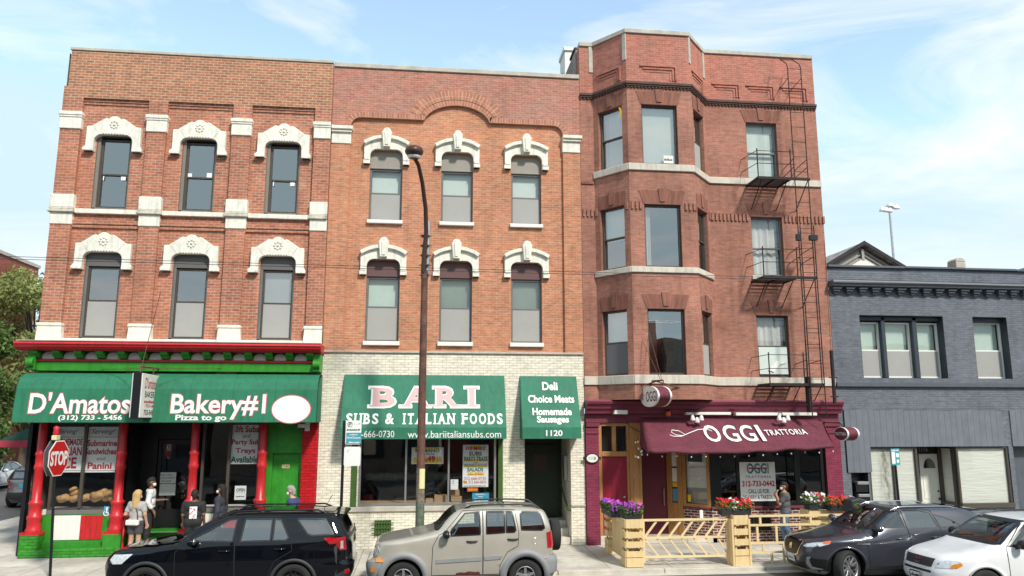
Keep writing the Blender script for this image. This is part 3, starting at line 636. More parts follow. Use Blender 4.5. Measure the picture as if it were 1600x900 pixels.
for i, (a, b) in enumerate(wins):
    w = MB(); w.box(a, a+.09, .1, .3, 9.35, 11.53); w.box(b-.04, b, .1, .3, 9.35, 11.53); w.box(a, b, .1, .3, 9.35, 9.41); w.build('casing', MT['bronze_lt'], B1, bevel=.006)
    o = window(B1, F0, a+.09, b-.04, 9.41, 11.46, .17, 'bronze', rail=.49)
    m = MB(); st = [(.12, -.11, .16, -.0), (.72, -.1, .88, .0)] if i != 1 else [(.08, .05, .22, .17), (.72, .06, .9, .2)]
    for q0, z0, q1, z1 in st:
        zz = 9.41+2.05*.49; m.quad((a+.09+.82*q0, .2, zz-.05+z0), (a+.09+.82*q1, .2, zz-.05+z0), (a+.09+.82*q1, .2, zz-.04+z1), (a+.09+.82*q0, .2, zz-.04+z1))
    m.build('sticker', MT['poster'], o)
    w = MB(); w.box(a, b, .12, .22, 7.74, 8.12); w.box(a, b, .1, .24, 7.72, 7.75); w.build('transom_panel', MT['dark_grey_panel'], B1, bevel=.006)
    w = MB(); w.box(a, a+.07, .1, .3, 5.68, 7.72); w.box(b-.04, b, .1, .3, 5.68, 7.72); w.box(a, b, .1, .3, 5.68, 5.73); w.build('casing', MT['greyframe'], B1, bevel=.006)
    window(B1, F0, a+.07, b-.04, 5.73, 7.7, .15, 'bronze', rail=.52, low='screen', blind=(.0 if i < 2 else .5), bmat='screen', fw=.045)
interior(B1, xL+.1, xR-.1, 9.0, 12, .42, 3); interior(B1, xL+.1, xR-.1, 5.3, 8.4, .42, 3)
shell(B1, xL+.02, xR-.005, 16, 0, 14.0, 'brick_common')

# --- cornice with brackets
w = MB(); w.profile([(.05, 5.54), (-.78, 5.51), (-.80, 5.46), (-.77, 5.435), (-.75, 5.385), (-.71, 5.365), (-.69, 5.325), (-.63, 5.32), (-.62, 5.295), (.05, 5.295)], -10.66, -2.80); w.build('cornice', MT['red_paint'], B1); w = MB(); w.box(-10.62, -2.82, -.76, .05, 5.535, 5.555); w.build('cornice_bounce_cap', MT['coping'], B1)  # unseen grey cap, added to cut red bounce onto the stone pedestals
w = MB(); w.box(-10.3, -2.9, -.36, .06, 4.77, 5.02); w.build('fascia', MT['green_paint'], B1, bevel=.01)
w = MB(); w.box(-10.32, -2.9, -.40, .06, 5.02, 5.085); w.build('red_strip', MT['red_paint'], B1, bevel=.01)
w = MB(); w.box(-10.3, -2.9, -.30, .06, 5.085, 5.295); w.build('frieze', MT['grey_paint'] if False else MT['green_paint'], B1)
nb = 14; bx = [-10.24+i*(7.12/(nb-1)) for i in range(nb)]
for i, x in enumerate(bx):
    w = MB(); w.prism([(-.30, 5.09), (-.37, 5.09), (-.45, 5.12), (-.50, 5.18), (-.58, 5.21), (-.62, 5.29), (-.30, 5.29)], x-.1, x+.1, fr=Fr((0, 0), (0, 1)) if False else type('T', (), {'__call__': lambda s, a, d, z: Vector((d, a, z))})())
    w.build('bracket', MT['green_paint'], B1, bevel=.012)
for a, b in zip(bx[:-1], bx[1:]):
    c = (a+b)/2; w = MB(); w.prism([(c-.17, 5.088)]+[(c+.17, 5.088)]+arc(c, 5.15, .16, 0, 180, 10, .13), -.335, -.3); w.build('scallop', MT['white_paint'], B1)
for x in (-10.32, -2.93):
    w = MB(); w.box(x-.1, x+.1, -.5, .05, 4.78, 5.29); w.lathe([(.12, -.09), (.12, .09)], (x, -.5, 4.98), seg=12, axis='x'); w.build('end_bracket', MT['green_paint'], B1, bevel=.015)

# --- shopfront
c1, c2, c3, c4x = X(60, 740, -.2), X(187, 740, -.2), X(301, 740, -.2), X(408, 740, -.2)
def column(x, z0):
    m = MB(); y = -.17
    m.lathe([(.19, z0), (.19, z0+.06), (.165, z0+.1), (.165, z0+.3), (.185, z0+.34), (.185, z0+.4), (.145, z0+.44), (.145, z0+.66), (.175, z0+.7), (.175, z0+.75), (.115, z0+.8), (.108, z0+1.55), (.135, z0+1.6), (.135, z0+1.66), (.114, z0+1.72), (.114, z0+1.92), (.135, z0+1.96), (.135, z0+2.0), (.108, z0+2.05), (.10, 4.0)], (x, y, 0), seg=16)
    m.box(x-.24, x+.24, y-.2, y+.2, z0-.07, z0)
    m.build('column', MT['red_paint'], B1)
    m = MB(); m.box(x-.23, x+.23, y-.21, y+.2, 0, z0-.07); m.build('column_base', MT['brick_greenpaint'] if x < -9 else MT['green_paint'], B1, bevel=.012)
zb = .62
for x in (c1, c2, c3, c4x): column(x, zb)
def bay(a, b, mull):
    w = MB(); w.box(a, b, -.02, .1, 1.02, 1.14); w.build('sill', MT['greyframe'], B1, bevel=.01)
    w = MB(); w.box(a, a+.07, 0, .1, 1.14, 3.7); w.box(b-.07, b, 0, .1, 1.14, 3.7); w.box(a, b, 0, .1, 3.38, 3.7); w.box(mull-.04, mull+.04, 0, .1, 1.14, 3.38); w.box(a+.07, b-.07, 0, .1, 1.14, 1.18)
    o = w.build('shop_window', MT['bronze'], B1, bevel=.006)
    for u, v in ((a+.07, mull-.04), (mull+.04, b-.07)):
        q = MB(); q.quad((u, .05, 1.18), (v, .05, 1.18), (v, .05, 3.38), (u, .05, 3.38)); q.build('pane', MT['glass_shop'], o)
wa, wb = c1+.2, c2-.13; bay(wa, wb, X(130, 720, 0)); bay(c3+.14, c4x-.1, X(357, 720, 0))
F1 = facade(-.05)
# panels below: green frame with white and red boards
p_w0, p_w1, p_r1 = X(84, 815, -.05), X(125.5, 815, -.05), X(160, 815, -.05)
w = MB(); w.box(wa-.1, wb+.1, -.03, .1, 0.02, 1.02); w.box(wa-.1, wb+.1, -.09, .1, .02, .36); w.build('stall_riser', MT['green_paint'], B1, bevel=.01)
w = MB(); w.box(p_w0, p_w1, -.05, 0, .38, 1.0); w.build('white_board', MT['white_paint'], B1, bevel=.006)
w = MB()
nk = 4
for k in range(nk): w.box(p_w1+.004+(p_r1-p_w1)*k/nk, p_w1+(p_r1-p_w1)*(k+.96)/nk, -.05, 0, .38, 1.0)
w.build('red_boards', MT['red_paint'], B1, bevel=.006)
w = MB(); w.prism([(c1-.2, 0), (c2+.1, 0), (c2+.1, .24), (c1-.2, .17)], -.42, -.0); w.build('plinth', MT['brick_greenpaint'], B1, bevel=.02)
a, b = c3+.1, c4x-.1; t = (b-a)
w = MB(); w.box(a, b, -.03, .1, .02, 1.02); w.build('stall_riser', MT['green_paint'], B1)
w = MB(); w.box(a+.12, a+t*.36, -.05, 0, .38, 1.0); w.build('white_board', MT['white_paint'], B1, bevel=.006)
w = MB(); w.box(a+t*.36+.004, a+t*.80, -.05, 0, .38, 1.0); w.build('red_boards', MT['red_paint'], B1, bevel=.006)
# entrance recess: steps, door
e0, e1 = c2+.12, c3-.12; yd = .95
w = MB(); w.box(e0-.1, e1+.1, -.34, 0, 0, .18); w.box(e0-.1, e1+.1, 0, .3, 0, .36); w.box(e0-.1, e1+.1, .3, yd+.2, 0, .52); w.build('entrance_step', MT['green_paint'], B1, bevel=.02)
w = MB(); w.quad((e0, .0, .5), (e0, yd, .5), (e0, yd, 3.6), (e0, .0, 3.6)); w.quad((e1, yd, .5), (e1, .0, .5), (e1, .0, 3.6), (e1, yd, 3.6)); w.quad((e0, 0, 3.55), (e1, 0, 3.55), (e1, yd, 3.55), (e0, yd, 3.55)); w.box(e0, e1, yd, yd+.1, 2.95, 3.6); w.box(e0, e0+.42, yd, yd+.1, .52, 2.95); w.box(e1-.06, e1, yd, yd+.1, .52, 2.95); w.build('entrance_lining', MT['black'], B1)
w = MB(); da, db = e0+.44, e1-.07
w.box(da, da+.1, yd+.02, yd+.08, .54, 2.93); w.box(db-.1, db, yd+.02, yd+.08, .54, 2.93); w.box(da+.1, db-.1, yd+.02, yd+.08, .54, 1.02); w.box(da+.1, db-.1, yd+.02, yd+.08, 2.8, 2.93)
dr = w.build('door', MT['black'], B1, bevel=.006)
q = MB(); q.quad((da+.1, yd+.05, 1.02), (db-.1, yd+.05, 1.02), (db-.1, yd+.05, 2.8), (da+.1, yd+.05, 2.8)); q.build('pane', MT['glass_shop'], dr)
q = MB(); q.tube([(da+.06, yd-.05, 1.35), (da+.06, yd-.05, 1.85)], .018); q.tube([(da+.06, yd-.05, 1.4), (da+.06, yd+.03, 1.4)], .012); q.tube([(da+.06, yd-.05, 1.8), (da+.06, yd+.03, 1.8)], .012); q.build('handle', MT['iron'], dr)
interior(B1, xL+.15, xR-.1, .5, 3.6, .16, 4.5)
w = MB(); w.box(wa-.2, wb+.1, .14, .9, .9, 1.13); w.box(c3+.1, c4x, .14, 1.0, .9, 1.13); w.build('display_shelf', MT['paper_white'], B1)
w = MB(); w.box(xL+.1, xR, -.0, .12, 3.72, 4.8); w.build('fascia_backing', MT['black_matt'], B1)
w = MB(); w.box(-10.40, -10.3, -.05, .14, .0, 4.8); w.build('corner_edge', MT['black'], B1)
# green side door and red brick pilaster
ga, gb = X(420, 730), X(470, 730)
w = MB(); dl, dt_, drr = X(424, 750), Z(445, 708), X(467, 750)
wall(w, F0, c4x+.08, gb+.02, 0, 4.7, [(dl, drr, .12, dt_)], .12, d=.02); w.build('green_panel', MT['green_paint'], B1)
w = MB(); w.box(dl, drr, .12, .17, .12, dt_); dd = w.build('side_door', MT['green_paint'], B1)
q = MB(); q.lathe([(.03, 0), (.035, .03), (.02, .06)], (dl+.1, .06, 1.2), seg=8, axis='y'); q.build('knob', MT['alum'], dd)
q = MB(); F1d = facade(.115); F1d.rect(q, (440.5, 726, 452.5, 731.5), 0, .004); F1d.text(q, '1124', (442, 727, 451, 730.5), 1, .007, .02); q.build('number_plate', [MT['wood_pale'], MT['txt_black']], dd)
w = MB(); w.box(gb+.02, xR-.01, -.1, .2, 0, 4.66); w.build('red_pilaster', MT['brick_redpaint'], B1, bevel=.01)

# --- bakery awning
A1 = thing('awning', (-6.6, -.3, 3.4), 'long green rounded bakery awning with white lettering', 'awning')
def rel(mb, o):
    l = o.location; mb.v = [(v[0]-l.x, v[1]-l.y, v[2]-l.z) for v in mb.v]; return mb
prof = [(-.12, 4.70), (-.38, 4.71), (-.60, 4.67), (-.76, 4.58), (-.86, 4.45), (-.92, 4.28), (-1.0, 3.42), (-.97, 3.41), (-.89, 4.27), (-.72, 4.55), (-.38, 4.68), (-.12, 4.67)]
w = MB(); w.profile(prof, xL+.02, -2.80); cv = prof[:7]+[(-.12, 3.42)]
w.prism([(d, z) for d, z in cv], xL+.02, xL+.03, fr=type('T', (), {'__call__': lambda s, a, d, z: Vector((d, a, z))})()); w.prism([(d, z) for d, z in cv], -2.82, -2.80, fr=type('T', (), {'__call__': lambda s, a, d, z: Vector((d, a, z))})())
rel(w, A1).build('canvas', MT['canvas'], A1)
MT['canvas_seam'] = plain('green canvas seam', (.013, .125, .073), .75)
for k in range(1, 7):
    x = xL+7.6*k/7; w = MB()
    for (d0, z0), (d1, z1) in zip(prof[:6], prof[1:7]): w.quad((x-.008, d0-.004, z0+.003), (x+.008, d0-.004, z0+.003), (x+.008, d1-.004, z1+.003), (x-.008, d1-.004, z1+.003))
    rel(w, A1).build('seam', MT['canvas_seam'], A1)
PA = Plane((0, -1.0, 3.42), (1, 0, 0), (0, .08, .86))
for s, bx_ in (("D'Amatos", (46, 613.5, 204, 646.5)), ("Bakery#1", (267, 616, 415, 655.5))):
    w = MB(); PA.text(w, s, bx_, 1, .006, .035, grow=.022); PA.text(w, s, bx_, 0, .010, .02); rel(w, A1).build('lettering', [MT['txt_white'], MT['txt_pinkred']], A1)
for s, bx_ in (('(312) 733 - 5456', (91, 648.5, 191, 658.5)), ('Pizza to go', (274, 648, 354, 659.5))): w = MB(); PA.text(w, s, bx_, 0, .012, .03); rel(w, A1).build('lettering', MT['txt_white'], A1)
w = MB()
u, v = PA.uv(455, 639.5)
for rx, rz, e, mi in ((.52, .385, .006, 1), (.495, .36, .010, 0)): w.add([PA(u+rx*math.cos(2*PI*k/40), v+rz*math.sin(2*PI*k/40), e) for k in range(40)], [tuple(range(40))], mi)
rel(w, A1).build('blank_oval', [MT['txt_white'], MT['txt_pinkred']], A1)
# side street awning
A2 = thing('awning', (-10.44, 2, 2.7), 'dark green side awning with a red valance on the bakery flank', 'awning')
w = MB(); T_ = type('T', (), {'__call__': lambda s, a, d, z: Vector((a, d, z))})()
w.prism([(0, 0.03), (0, 1.0), (-1.7, .2), (-1.7, .03)], 0, 7, fr=T_); w.build('canvas', MT['canvas_dark'], A2); w = MB(); w.box(-1.72, 0, -.02, 0, 0, .19); w.box(-1.73, -1.7, -.02, 7, 0, .19); w.build('valance', MT['valance_red'], A2)
# blade sign
S1 = thing('hanging_sign', (-7.1, -1.3, 3.46), 'white two sided blade sign hung over the bakery awning', 'sign')
xf = X(218, 620, -1.9); y0, y1 = -1.9, -.66; z0, z1 = Z(218, 655, -1.9), Z(218, 581, -1.9)
w = MB(); w.box(xf-.19, xf, y0, y1, z0, z1); rel(w, S1).build('case', MT['black'], S1, bevel=.012)
w = MB(); w.box(xf+.001, xf+.03, y0+.03, y1, z0+.04, z1-.03); w.box(xf-.22, xf-.191, y0+.03, y1, z0+.04, z1-.03); rel(w, S1).build('face', MT['white_paint'], S1, bevel=.006)
PB = Plane((xf+.032, y0, z0), (0, 1, 0), (0, 0, 1)); w = MB(); H = z1-z0; L_ = y1-y0
def pb(s, u0, u1, v0, v1, m, **k): text(w, s, lambda u, v, e=0: PB(u, v, .004), L_*u0, L_*u1, H*v0, H*v1, m, **k)
pb("D'amato's", .18, .92, .66, .9, 0, bold=.0, shear=.15); pb('BAKERY', .22, .88, .47, .6, 1, bold=.0); pb('~~', .2, .88, .35, .41, 0); pb('PIZZA', .3, .6, .26, .32, 0); pb('~', .64, .78, .26, .32, 0); pb('733-5456', .22, .84, .09, .2, 1, bold=.01)
rel(w, S1).build('lettering', [MT['txt_red'], MT['txt_black']], S1)
w = MB(); w.tube([(xf-.1, y0+.2, z1), (xf-.1, y0+.2, z1+.15), (xf-.1, -.35, z1+.18)], .022); w.tube([(xf-.1, -.75, z1), (xf-.1, -.75, z1+.16)], .02); w.tube([(xf-.1, y0+.25, z1+.12), (X(250, 455), .05, Z(250, 455))], .008, seg=5); w.tube([(xf-.1, y0+.3, z1+.1), (X(160, 577, -.36), -.37, Z(160, 577, -.36))], .008, seg=5); w.tube([(xf-.1, y0+.3, z1+.1), (X(345, 575, -.36), -.37, Z(345, 575, -.36))], .008, seg=5)
rel(w, S1).build('hanger', MT['rust'], S1)
# posters in the bakery windows
def poster(box, Y, label, lines, base='poster', name='poster', cat='poster', mats=('txt_red', 'txt_green', 'txt_black', 'yellow', 'orange', 'txt_white'), th=.006, group=None, shapes=()):
    P = facade(Y); x0, y0, x1, y1 = box; o = thing(name, (X((x0+x1)/2, y1, Y), Y, Z((x0+x1)/2, y1, Y)), label, cat, group)
    m = MB(); u0, u1 = P.uv(x0, (y0+y1)/2)[0], P.uv(x1, (y0+y1)/2)[0]; v1, v0 = P.uv((x0+x1)/2, y0)[1], P.uv((x0+x1)/2, y1)[1]
    m.box(u0, u1, Y, Y+th, v0, v1); rel(m, o).build('sheet', MT[base], o)
    m = MB(); um = (u0+u1)/2
    for f in shapes: m.quad(P(u0+(u1-u0)*f[0], v0+(v1-v0)*f[1], .002), P(u0+(u1-u0)*f[2], v0+(v1-v0)*f[1], .002), P(u0+(u1-u0)*f[2], v0+(v1-v0)*f[3], .002), P(u0+(u1-u0)*f[0], v0+(v1-v0)*f[3], .002), f[4])
    for ln in lines:
        s, a0, b0, a1, b1, mi = ln[:6]; k = ln[6] if len(ln) > 6 else {}
        text(m, s, lambda u, v, e=0: P(u, v, .004), u0+(u1-u0)*a0, u0+(u1-u0)*a1, v0+(v1-v0)*b0, v0+(v1-v0)*b1, mi, **k)
    if m.f: rel(m, o).build('lettering', [MT[q] for q in mats], o)
    return o
B_ = dict(bold=.03)
poster((84, 667, 131, 738), .075, 'white window poster for homemade Italian ice, half behind the stop sign', [('Serving!', .1, .82, .75, .95, 2, dict(shear=.35)), ('HOMEMADE', .06, .59, .94, .74, 0, B_), ('ITALIAN', .1, .37, .94, .56, 0, B_), ('ICE', .25, .08, .8, .33, 0, B_)], shapes=[(.04, .77, .96, .78, 2), (.04, .03, .96, .04, 2)])
poster((131.5, 667, 186.5, 738), .075, 'white window poster for submarine sandwiches and panini', [('Serving!', .16, .82, .84, .95, 2, dict(shear=.35)), ('Submarine', .07, .57, .92, .71, 0, B_), ('Sandwiches', .03, .39, .92, .53, 0, B_), ('and', .38, .27, .62, .34, 0), ('Panini', .14, .07, .82, .22, 0, B_)], shapes=[(.04, .77, .96, .78, 2), (.04, .03, .96, .04, 2)])
poster((361, 664, 407, 725), .075, 'white window poster for 3ft subs and party sub trays', [('3ft Subs', .12, .81, .92, .98, 0, B_), ('and', .38, .67, .64, .77, 2), ('Party Sub', .02, .46, .98, .63, 0, B_), ('Trays', .16, .24, .84, .41, 0, B_), ('Available', .02, .03, .96, .2, 1, B_)])
poster((366.5, 759, 384.5, 781), .06, 'small white OPEN notice in the right bakery window', [('OPEN', .14, .58, .88, .82, 1, B_), ('~~', .14, .2, .86, .3, 2)], shapes=[(.1, .48, .9, .5, 0)], name='notice', cat='notice')
PD = yd+.03
poster((250, 738, 275, 755), PD, 'upper white sheet of handwriting taped to the bakery door glass', [('~', .1, .72, .8, .8, 2), ('~~', .08, .46, .92, .54, 2), ('~~~', .1, .16, .7, .24, 2)], name='notice', cat='notice')
poster((249, 756, 274, 774), PD, 'lower blank white sheet taped to the bakery door glass', [], name='notice', cat='notice')
d = poster((162, 791, 170.5, 806), -.035, 'blue wheelchair sign on the green shopfront panel', [], base='blue_sign', name='access_sign', cat='sign')
m = MB(); P = facade(-.035); u, v = P.uv(166.2, 799)
m.add([P(u+.012+.03*math.cos(k*PI/6), v+.075+.03*math.sin(k*PI/6), .004) for k in range(12)], [tuple(range(12))]); m.prism([(u-.005, v+.045), (u+.025, v+.045), (u+.02, v-.02), (u+.06, v-.02), (u+.09, v-.10), (u+.07, v-.105), (u+.045, v-.045), (u-.005, v-.045)], -.042, -.039)
pts = arc(u, v-.045, .075, 130, 330, 14); pin = arc(u, v-.045, .055, 330, 130, 14); m.prism(pts+pin, -.042, -.039); rel(m, d).build('wheelchair_symbol', MT['txt_white'], d)
# bread in the left window
for i, (px, py, r_) in enumerate([(99, 778.5, .17), (116, 779, .15), (116, 770.5, .14), (114.5, 764, .09), (132, 778, .16), (143, 776, .15), (154, 774, .2), (150, 779, .14), (166, 777, .17), (170, 771, .15), (176, 779, .12), (159, 768.5, .12)]):
    p = at(px, py, .4); m = MB(); m.blob((0, 0, 0), (r_, r_*.8, r_*.62), nu=14, nv=9); m.v = [(v[0]+.02*math.sin(v[1]*30), v[1], v[2]+.02*math.sin(v[0]*26)) for v in m.v]
    tag(m.build('bread_loaf', MT['bread'], loc=(p.x, .4+.05*(i % 3), max(p.z, 1.13+r_*.5))), 'round crusty loaf on the bakery window shelf', 'bread', 'loaves of bread in the bakery window')
# camera and horn box under the awning end
s = thing('security_camera', (X(471, 667, -.2), -.2, Z(471, 667, -.2)), 'white dome camera under the right end of the bakery awning', 'camera'); m = MB(); m.lathe([(.09, 0), (.1, -.06), (.1, -.1)], (0, 0, .08), seg=16); m.build('housing', MT['white_paint'], s); m = MB(); m.blob((0, 0, -.02), (.08, .08, .08)); m.build('dome', MT['black'], s)
m = MB(); m.box(-.06, .06, -.05, .05, -.13, .13); m.box(-.045, .045, -.056, -.05, -.1, .02); tag(m.build('alarm_box', MT['white_paint'], loc=(X(480, 666, -.2), -.17, Z(480, 666, -.2)), bevel=.01), 'small white alarm box on the red brick pilaster', 'alarm box')
# red entrance rail
m = MB(); xr = X(193, 830, -.5); m.tube([(xr, -.1, 1.0), (xr, -.42, .95), (xr, -.5, .9), (xr, -.5, 0.0)], .028); m.tube([(xr, -.1, .0), (xr, -.1, 1.0)], .028)
tag(m.build('handrail', MT['red_paint']), 'red pipe handrail beside the bakery steps', 'handrail')

# ============================================================ 2. orange brick building with the white shopfront
B2 = thing('brick_building', (0, 0, 0), 'three storey orange brick building with an arched brick band and cream brick shopfront', 'building')
xL, xR = -2.86, 4.665
wu = [(-1.70, -.74), (.42, 1.37), (2.53, 3.45)]
hol = [(a, b, z0, z1) for a, b in wu for z0, z1 in ((9.28, 11.43), (5.70, 8.08))]
w = MB(); wall(w, F0, -2.3, 4.12, 5.42, 13.0, hol, .16, d=.10); w.build('wall', MT['brick_orange'], B2)
w = MB(); w.box(xL+.004, -2.3, .0, .3, 5.42, 11.6); w.build('pilaster', MT['brick_orange'], B2); w = MB(); w.box(4.12, xR-.004, .0, .3, 5.42, 11.55); w.build('pilaster', MT['brick_orange'], B2)
edge = [(-2.3, 11.9)]+arc(-2.0, 12.12, .3, 180, 90, 6)+[(-.12, 12.42)]+arc(.87, 12.28, 1.02, 169, 11, 14, .65)[1:-1]+[(1.86, 12.42)]+[(3.82, 12.42)]+arc(3.82, 12.12, .3, 90, 0, 6)[1:]+[(4.12, 11.9)]
top = [(xR-.004, 11.9), (xR-.004, 13.98), (xL+.004, 13.98), (xL+.004, 11.9)]
w = MB(); w.prism(edge+top, 0.0, .3); w.build('parapet', MT['brick_newer'], B2)
def ring(mb, path, off0, off1, d, m=0):
    n = len(path); nr = []
    for i in range(n):
        a, b = path[max(i-1, 0)], path[min(i+1, n-1)]; tx, tz = b[0]-a[0], b[1]-a[1]; l = math.hypot(tx, tz); nr.append((-tz/l, tx/l))
    run = 0
    for i in range(n-1):
        l = math.dist(path[i], path[i+1]); P_ = []
        for k, o in ((i, off0), (i+1, off0), (i+1, off1), (i, off1)): P_.append(F0(path[k][0]+nr[k][0]*o, d, path[k][1]+nr[k][1]*o))
        mb.quad(*P_, m, uv=[(run, off0), (run+l, off0), (run+l, off1), (run, off1)])
        run += l
w = MB(); e2 = [p for p in edge]; ring(w, e2[1:-1], .0, .16, -.008)
ring(w, arc(.87, 12.28, 1.02, 165, 15, 20, .65), .18, .48, -.012)
w.build('soldier_band', MT['brick_soldier'], B2)
w = MB(); w.box(xL+.03, xR-.01, -.05, .35, 13.98, 14.12); w.build('coping', MT['coping'], B2, bevel=.012)
for a, b in ((xL+.01, -2.28), (4.10, xR-.01)):
    w = MB(); w.box(a, b, -.03, .1, 11.56, 11.9); w.box(a, b+.02, -.09, .1, 11.9, 11.98); w.box(a-.0, b+.05, -.14, .1, 11.98, 12.09); w.build('capital', MT['stone'], B2, bevel=.015)
def hood2(cx, z):
    out = [(-.66, 0), (-.66, .62)]+arc(0, -.35, 1.16, 124.5, 55.5, 12)+[(.66, .62), (.66, 0)]
    inn = [(.48, 0), (.48, .27)]+arc(.28, .27, .2, 0, 90, 5)[1:]+[(-.28, .47)]+arc(-.28, .27, .2, 90, 180, 5)[1:]+[(-.48, 0)]
    m = MB(); m.prism([(cx+a, z+b) for a, b in out+inn], -.0, .15)
    m.box(cx-.68, cx-.49, -.03, .1, z, z+.12); m.box(cx+.49, cx+.68, -.03, .1, z, z+.12); m.box(cx-.65, cx-.5, -.045, .1, z+.12, z+.2); m.box(cx+.5, cx+.65, -.045, .1, z+.12, z+.2)
    o = m.build('window_hood', MT['stone'], B2, bevel=.012)
    cap = arc(0, -.35, 1.24, 124, 56, 14); capi = arc(0, -.35, 1.13, 56, 124, 14); m = MB(); m.prism([(cx+a, z+b) for a, b in cap+capi], -.09, .1); m.build('cornice', MT['stone'], o, bevel=.012)
    k = [(-.10, .50), (.10, .50), (.15, .98)]+arc(0, .98, .12, 0, 180, 6)[0:]+[(-.15, .98)]; m = MB(); m.prism([(cx+a, z+b) for a, b in k], -.15, .1); m.prism([(cx-.05, z+.55), (cx+.05, z+.55), (cx+.07, z+.95), (cx-.07, z+.95)], -.175, -.14); m.build('keystone', MT['stone'], o, bevel=.02)
for i, (a, b) in enumerate(wu):
    c = (a+b)/2; hood2(c, 10.98); hood2(c, 7.63)
    w = MB(); w.box(a, b, .18, .3, 10.9, 11.43); w.box(a, b, .155, .3, 10.88, 10.93); w.build('transom_panel', MT['spandrel'], B2, bevel=.006)
    w = MB(); w.box(a, b, .18, .3, 7.62, 8.08); w.box(a, b, .155, .3, 7.6, 7.65); w.build('transom_panel', MT['spandrel_brown'], B2, bevel=.006)
    window(B2, F0, a, b, 9.28, 10.88, .2, 'greyframe', rail=.53, low='screen', blind=.97, bmat='blind', top='glass_b')
    window(B2, F0, a, b, 5.70, 7.6, .2, 'greyframe', rail=.53, low='screen', blind=.45 if i else .9, bmat='blind_green', top='glass_b', slats=1 if i else 0)
    w = MB(); w.box(a-.04, b+.04, .0, .25, 9.17, 9.28); w.build('sill', MT['white_paint'], B2, bevel=.01); w = MB(); w.box(a-.04, b+.04, .0, .25, 5.58, 5.70); w.build('sill', MT['white_paint'], B2, bevel=.01)
interior(B2, xL+.1, xR-.1, 9.0, 11.8, .45, 3); interior(B2, xL+.1, xR-.1, 5.45, 8.4, .45, 3)
shell(B2, xL+.005, xR-.005, 16, 0, 13.9, 'brick_common', yf=.3)
# cream shopfront
sx0, sx1, sz0, sz1 = X(566, 740), X(772, 740), Z(600, 790), 2.95
dx0, dx1 = X(820, 720), X(892, 720)
w = MB(); wall(w, F0, xL+.004, xR-.004, .0, 5.36, [(sx0-.1, sx1+.25, sz0-.02, sz1+.1), (dx0, dx1, .0, 3.2)], .14, d=.02); w.build('shop_wall', MT['brick_white'], B2)
w = MB(); w.box(xL+.004, xR-.004, -.035, .12, 5.36, 5.42); w.build('ledge', MT['coping'], B2, bevel=.01)
w = MB(); w.box(xL+.1, dx0-.002, -.04, .1, sz0-.16, sz0-.03); w.box(dx1+.002, xR-.004, -.02, .1, sz0-.1, sz0-.04); w.build('sill', MT['coping'], B2, bevel=.01)
w = MB(); w.box(sx0-.1, sx1+.25, .02, .16, 3.02, 3.2); w.build('head_board', MT['black'], B2); w = MB(); w.box(sx0-.3, sx0-.14, -.01, .1, sz0-.02, 3.0); w.box(sx1+.12, sx1+.25, -.0, .1, sz0-.02, 3.0); w.build('green_trim', MT['olive_paint'], B2)
w = MB(); m1, m2 = X(634, 740), X(701, 740)
w.box(sx0-.1, sx0-.04, .03, .12, sz0, 3.02); w.box(sx1+.0, sx1+.06, .03, .12, sz0, 3.02); w.box(sx0-.04, sx1, .03, .12, sz0, sz0+.06); w.box(sx0-.04, sx1, .03, .12, 2.96, 3.02)
for q in (m1, m2): w.box(q-.025, q+.025, .03, .12, sz0+.06, 2.96)
o = w.build('shop_window', MT['alum'], B2, bevel=.005)
for a, b in ((sx0-.04, m1-.025), (m1+.025, m2-.025), (m2+.025, sx1)):
    q = MB(); q.quad((a, .08, sz0+.06), (b, .08, sz0+.06), (b, .08, 2.96), (a, .08, 2.96)); q.build('pane', MT['glass_shop'], o)
interior(B2, sx0-.3, sx1+.4, .6, 3.3, .18, 4.5)
w = MB(); w.box(sx0-.2, sx1+.2, .2, 1.2, sz0-.1, sz0+.03); w.build('display_shelf', MT['cardboard'], B2); w = MB(); w.box(sx0+.0, m2, 1.6, 1.9, 1.7, 1.92); w.build('counter', MT['pole_lower'], B2)
# recessed door with steps
w = MB(); w.quad((dx1-.0, 1.6, 0), (dx1, .02, 0), (dx1, .02, 3.2), (dx1, 1.6, 3.2)) if False else w.quad((dx1, .16, 0), (dx1, 1.6, 0), (dx1, 1.6, 3.2), (dx1, .16, 3.2)); w.build('recess_wall', MT['brick_white'], B2)
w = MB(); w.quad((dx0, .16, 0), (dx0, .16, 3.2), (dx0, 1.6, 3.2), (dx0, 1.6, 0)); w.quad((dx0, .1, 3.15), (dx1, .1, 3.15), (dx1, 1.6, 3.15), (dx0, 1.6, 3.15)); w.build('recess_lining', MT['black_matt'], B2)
w = MB(); w.box(dx0, dx1-.002, .1, .45, 0, .2); w.box(dx0, dx1-.002, .45, .8, 0, .4); w.box(dx0, dx1-.002, .8, 1.7, 0, .58); w.build('entrance_step', MT['stone_dirty'], B2, bevel=.015)
MT['door_green'] = plain('very dark green door', (.014, .028, .016), .5)
w = MB(); w.box(dx0, dx1, 1.5, 1.6, .58, 3.15); w.box(dx0+.1, dx1-.1, 1.46, 1.5, .6, 2.75); o = w.build('door', MT['door_green'], B2, bevel=.01); w = MB(); w.quad((dx0+.45, 1.455, 1.95), (dx1-.45, 1.455, 1.95), (dx1-.45, 1.455, 2.45), (dx0+.45, 1.455, 2.45)); w.build('pane', MT['glass_shop'], o)
w = MB(); w.box(dx1-.1, dx1-.005, .5, .8, 1.75, 2.45); w.build('mailbox', MT['alum'], B2, bevel=.01)
w = MB(); w.tube([(dx1-.08, 1.2, 1.55), (dx1-.08, .25, 1.05), (dx1-.08, .1, .95), (dx1-.02, .04, .95)], .03); tag(w.build('handrail', MT['olive_paint']), 'green pipe handrail on the side of the recessed doorway', 'handrail')
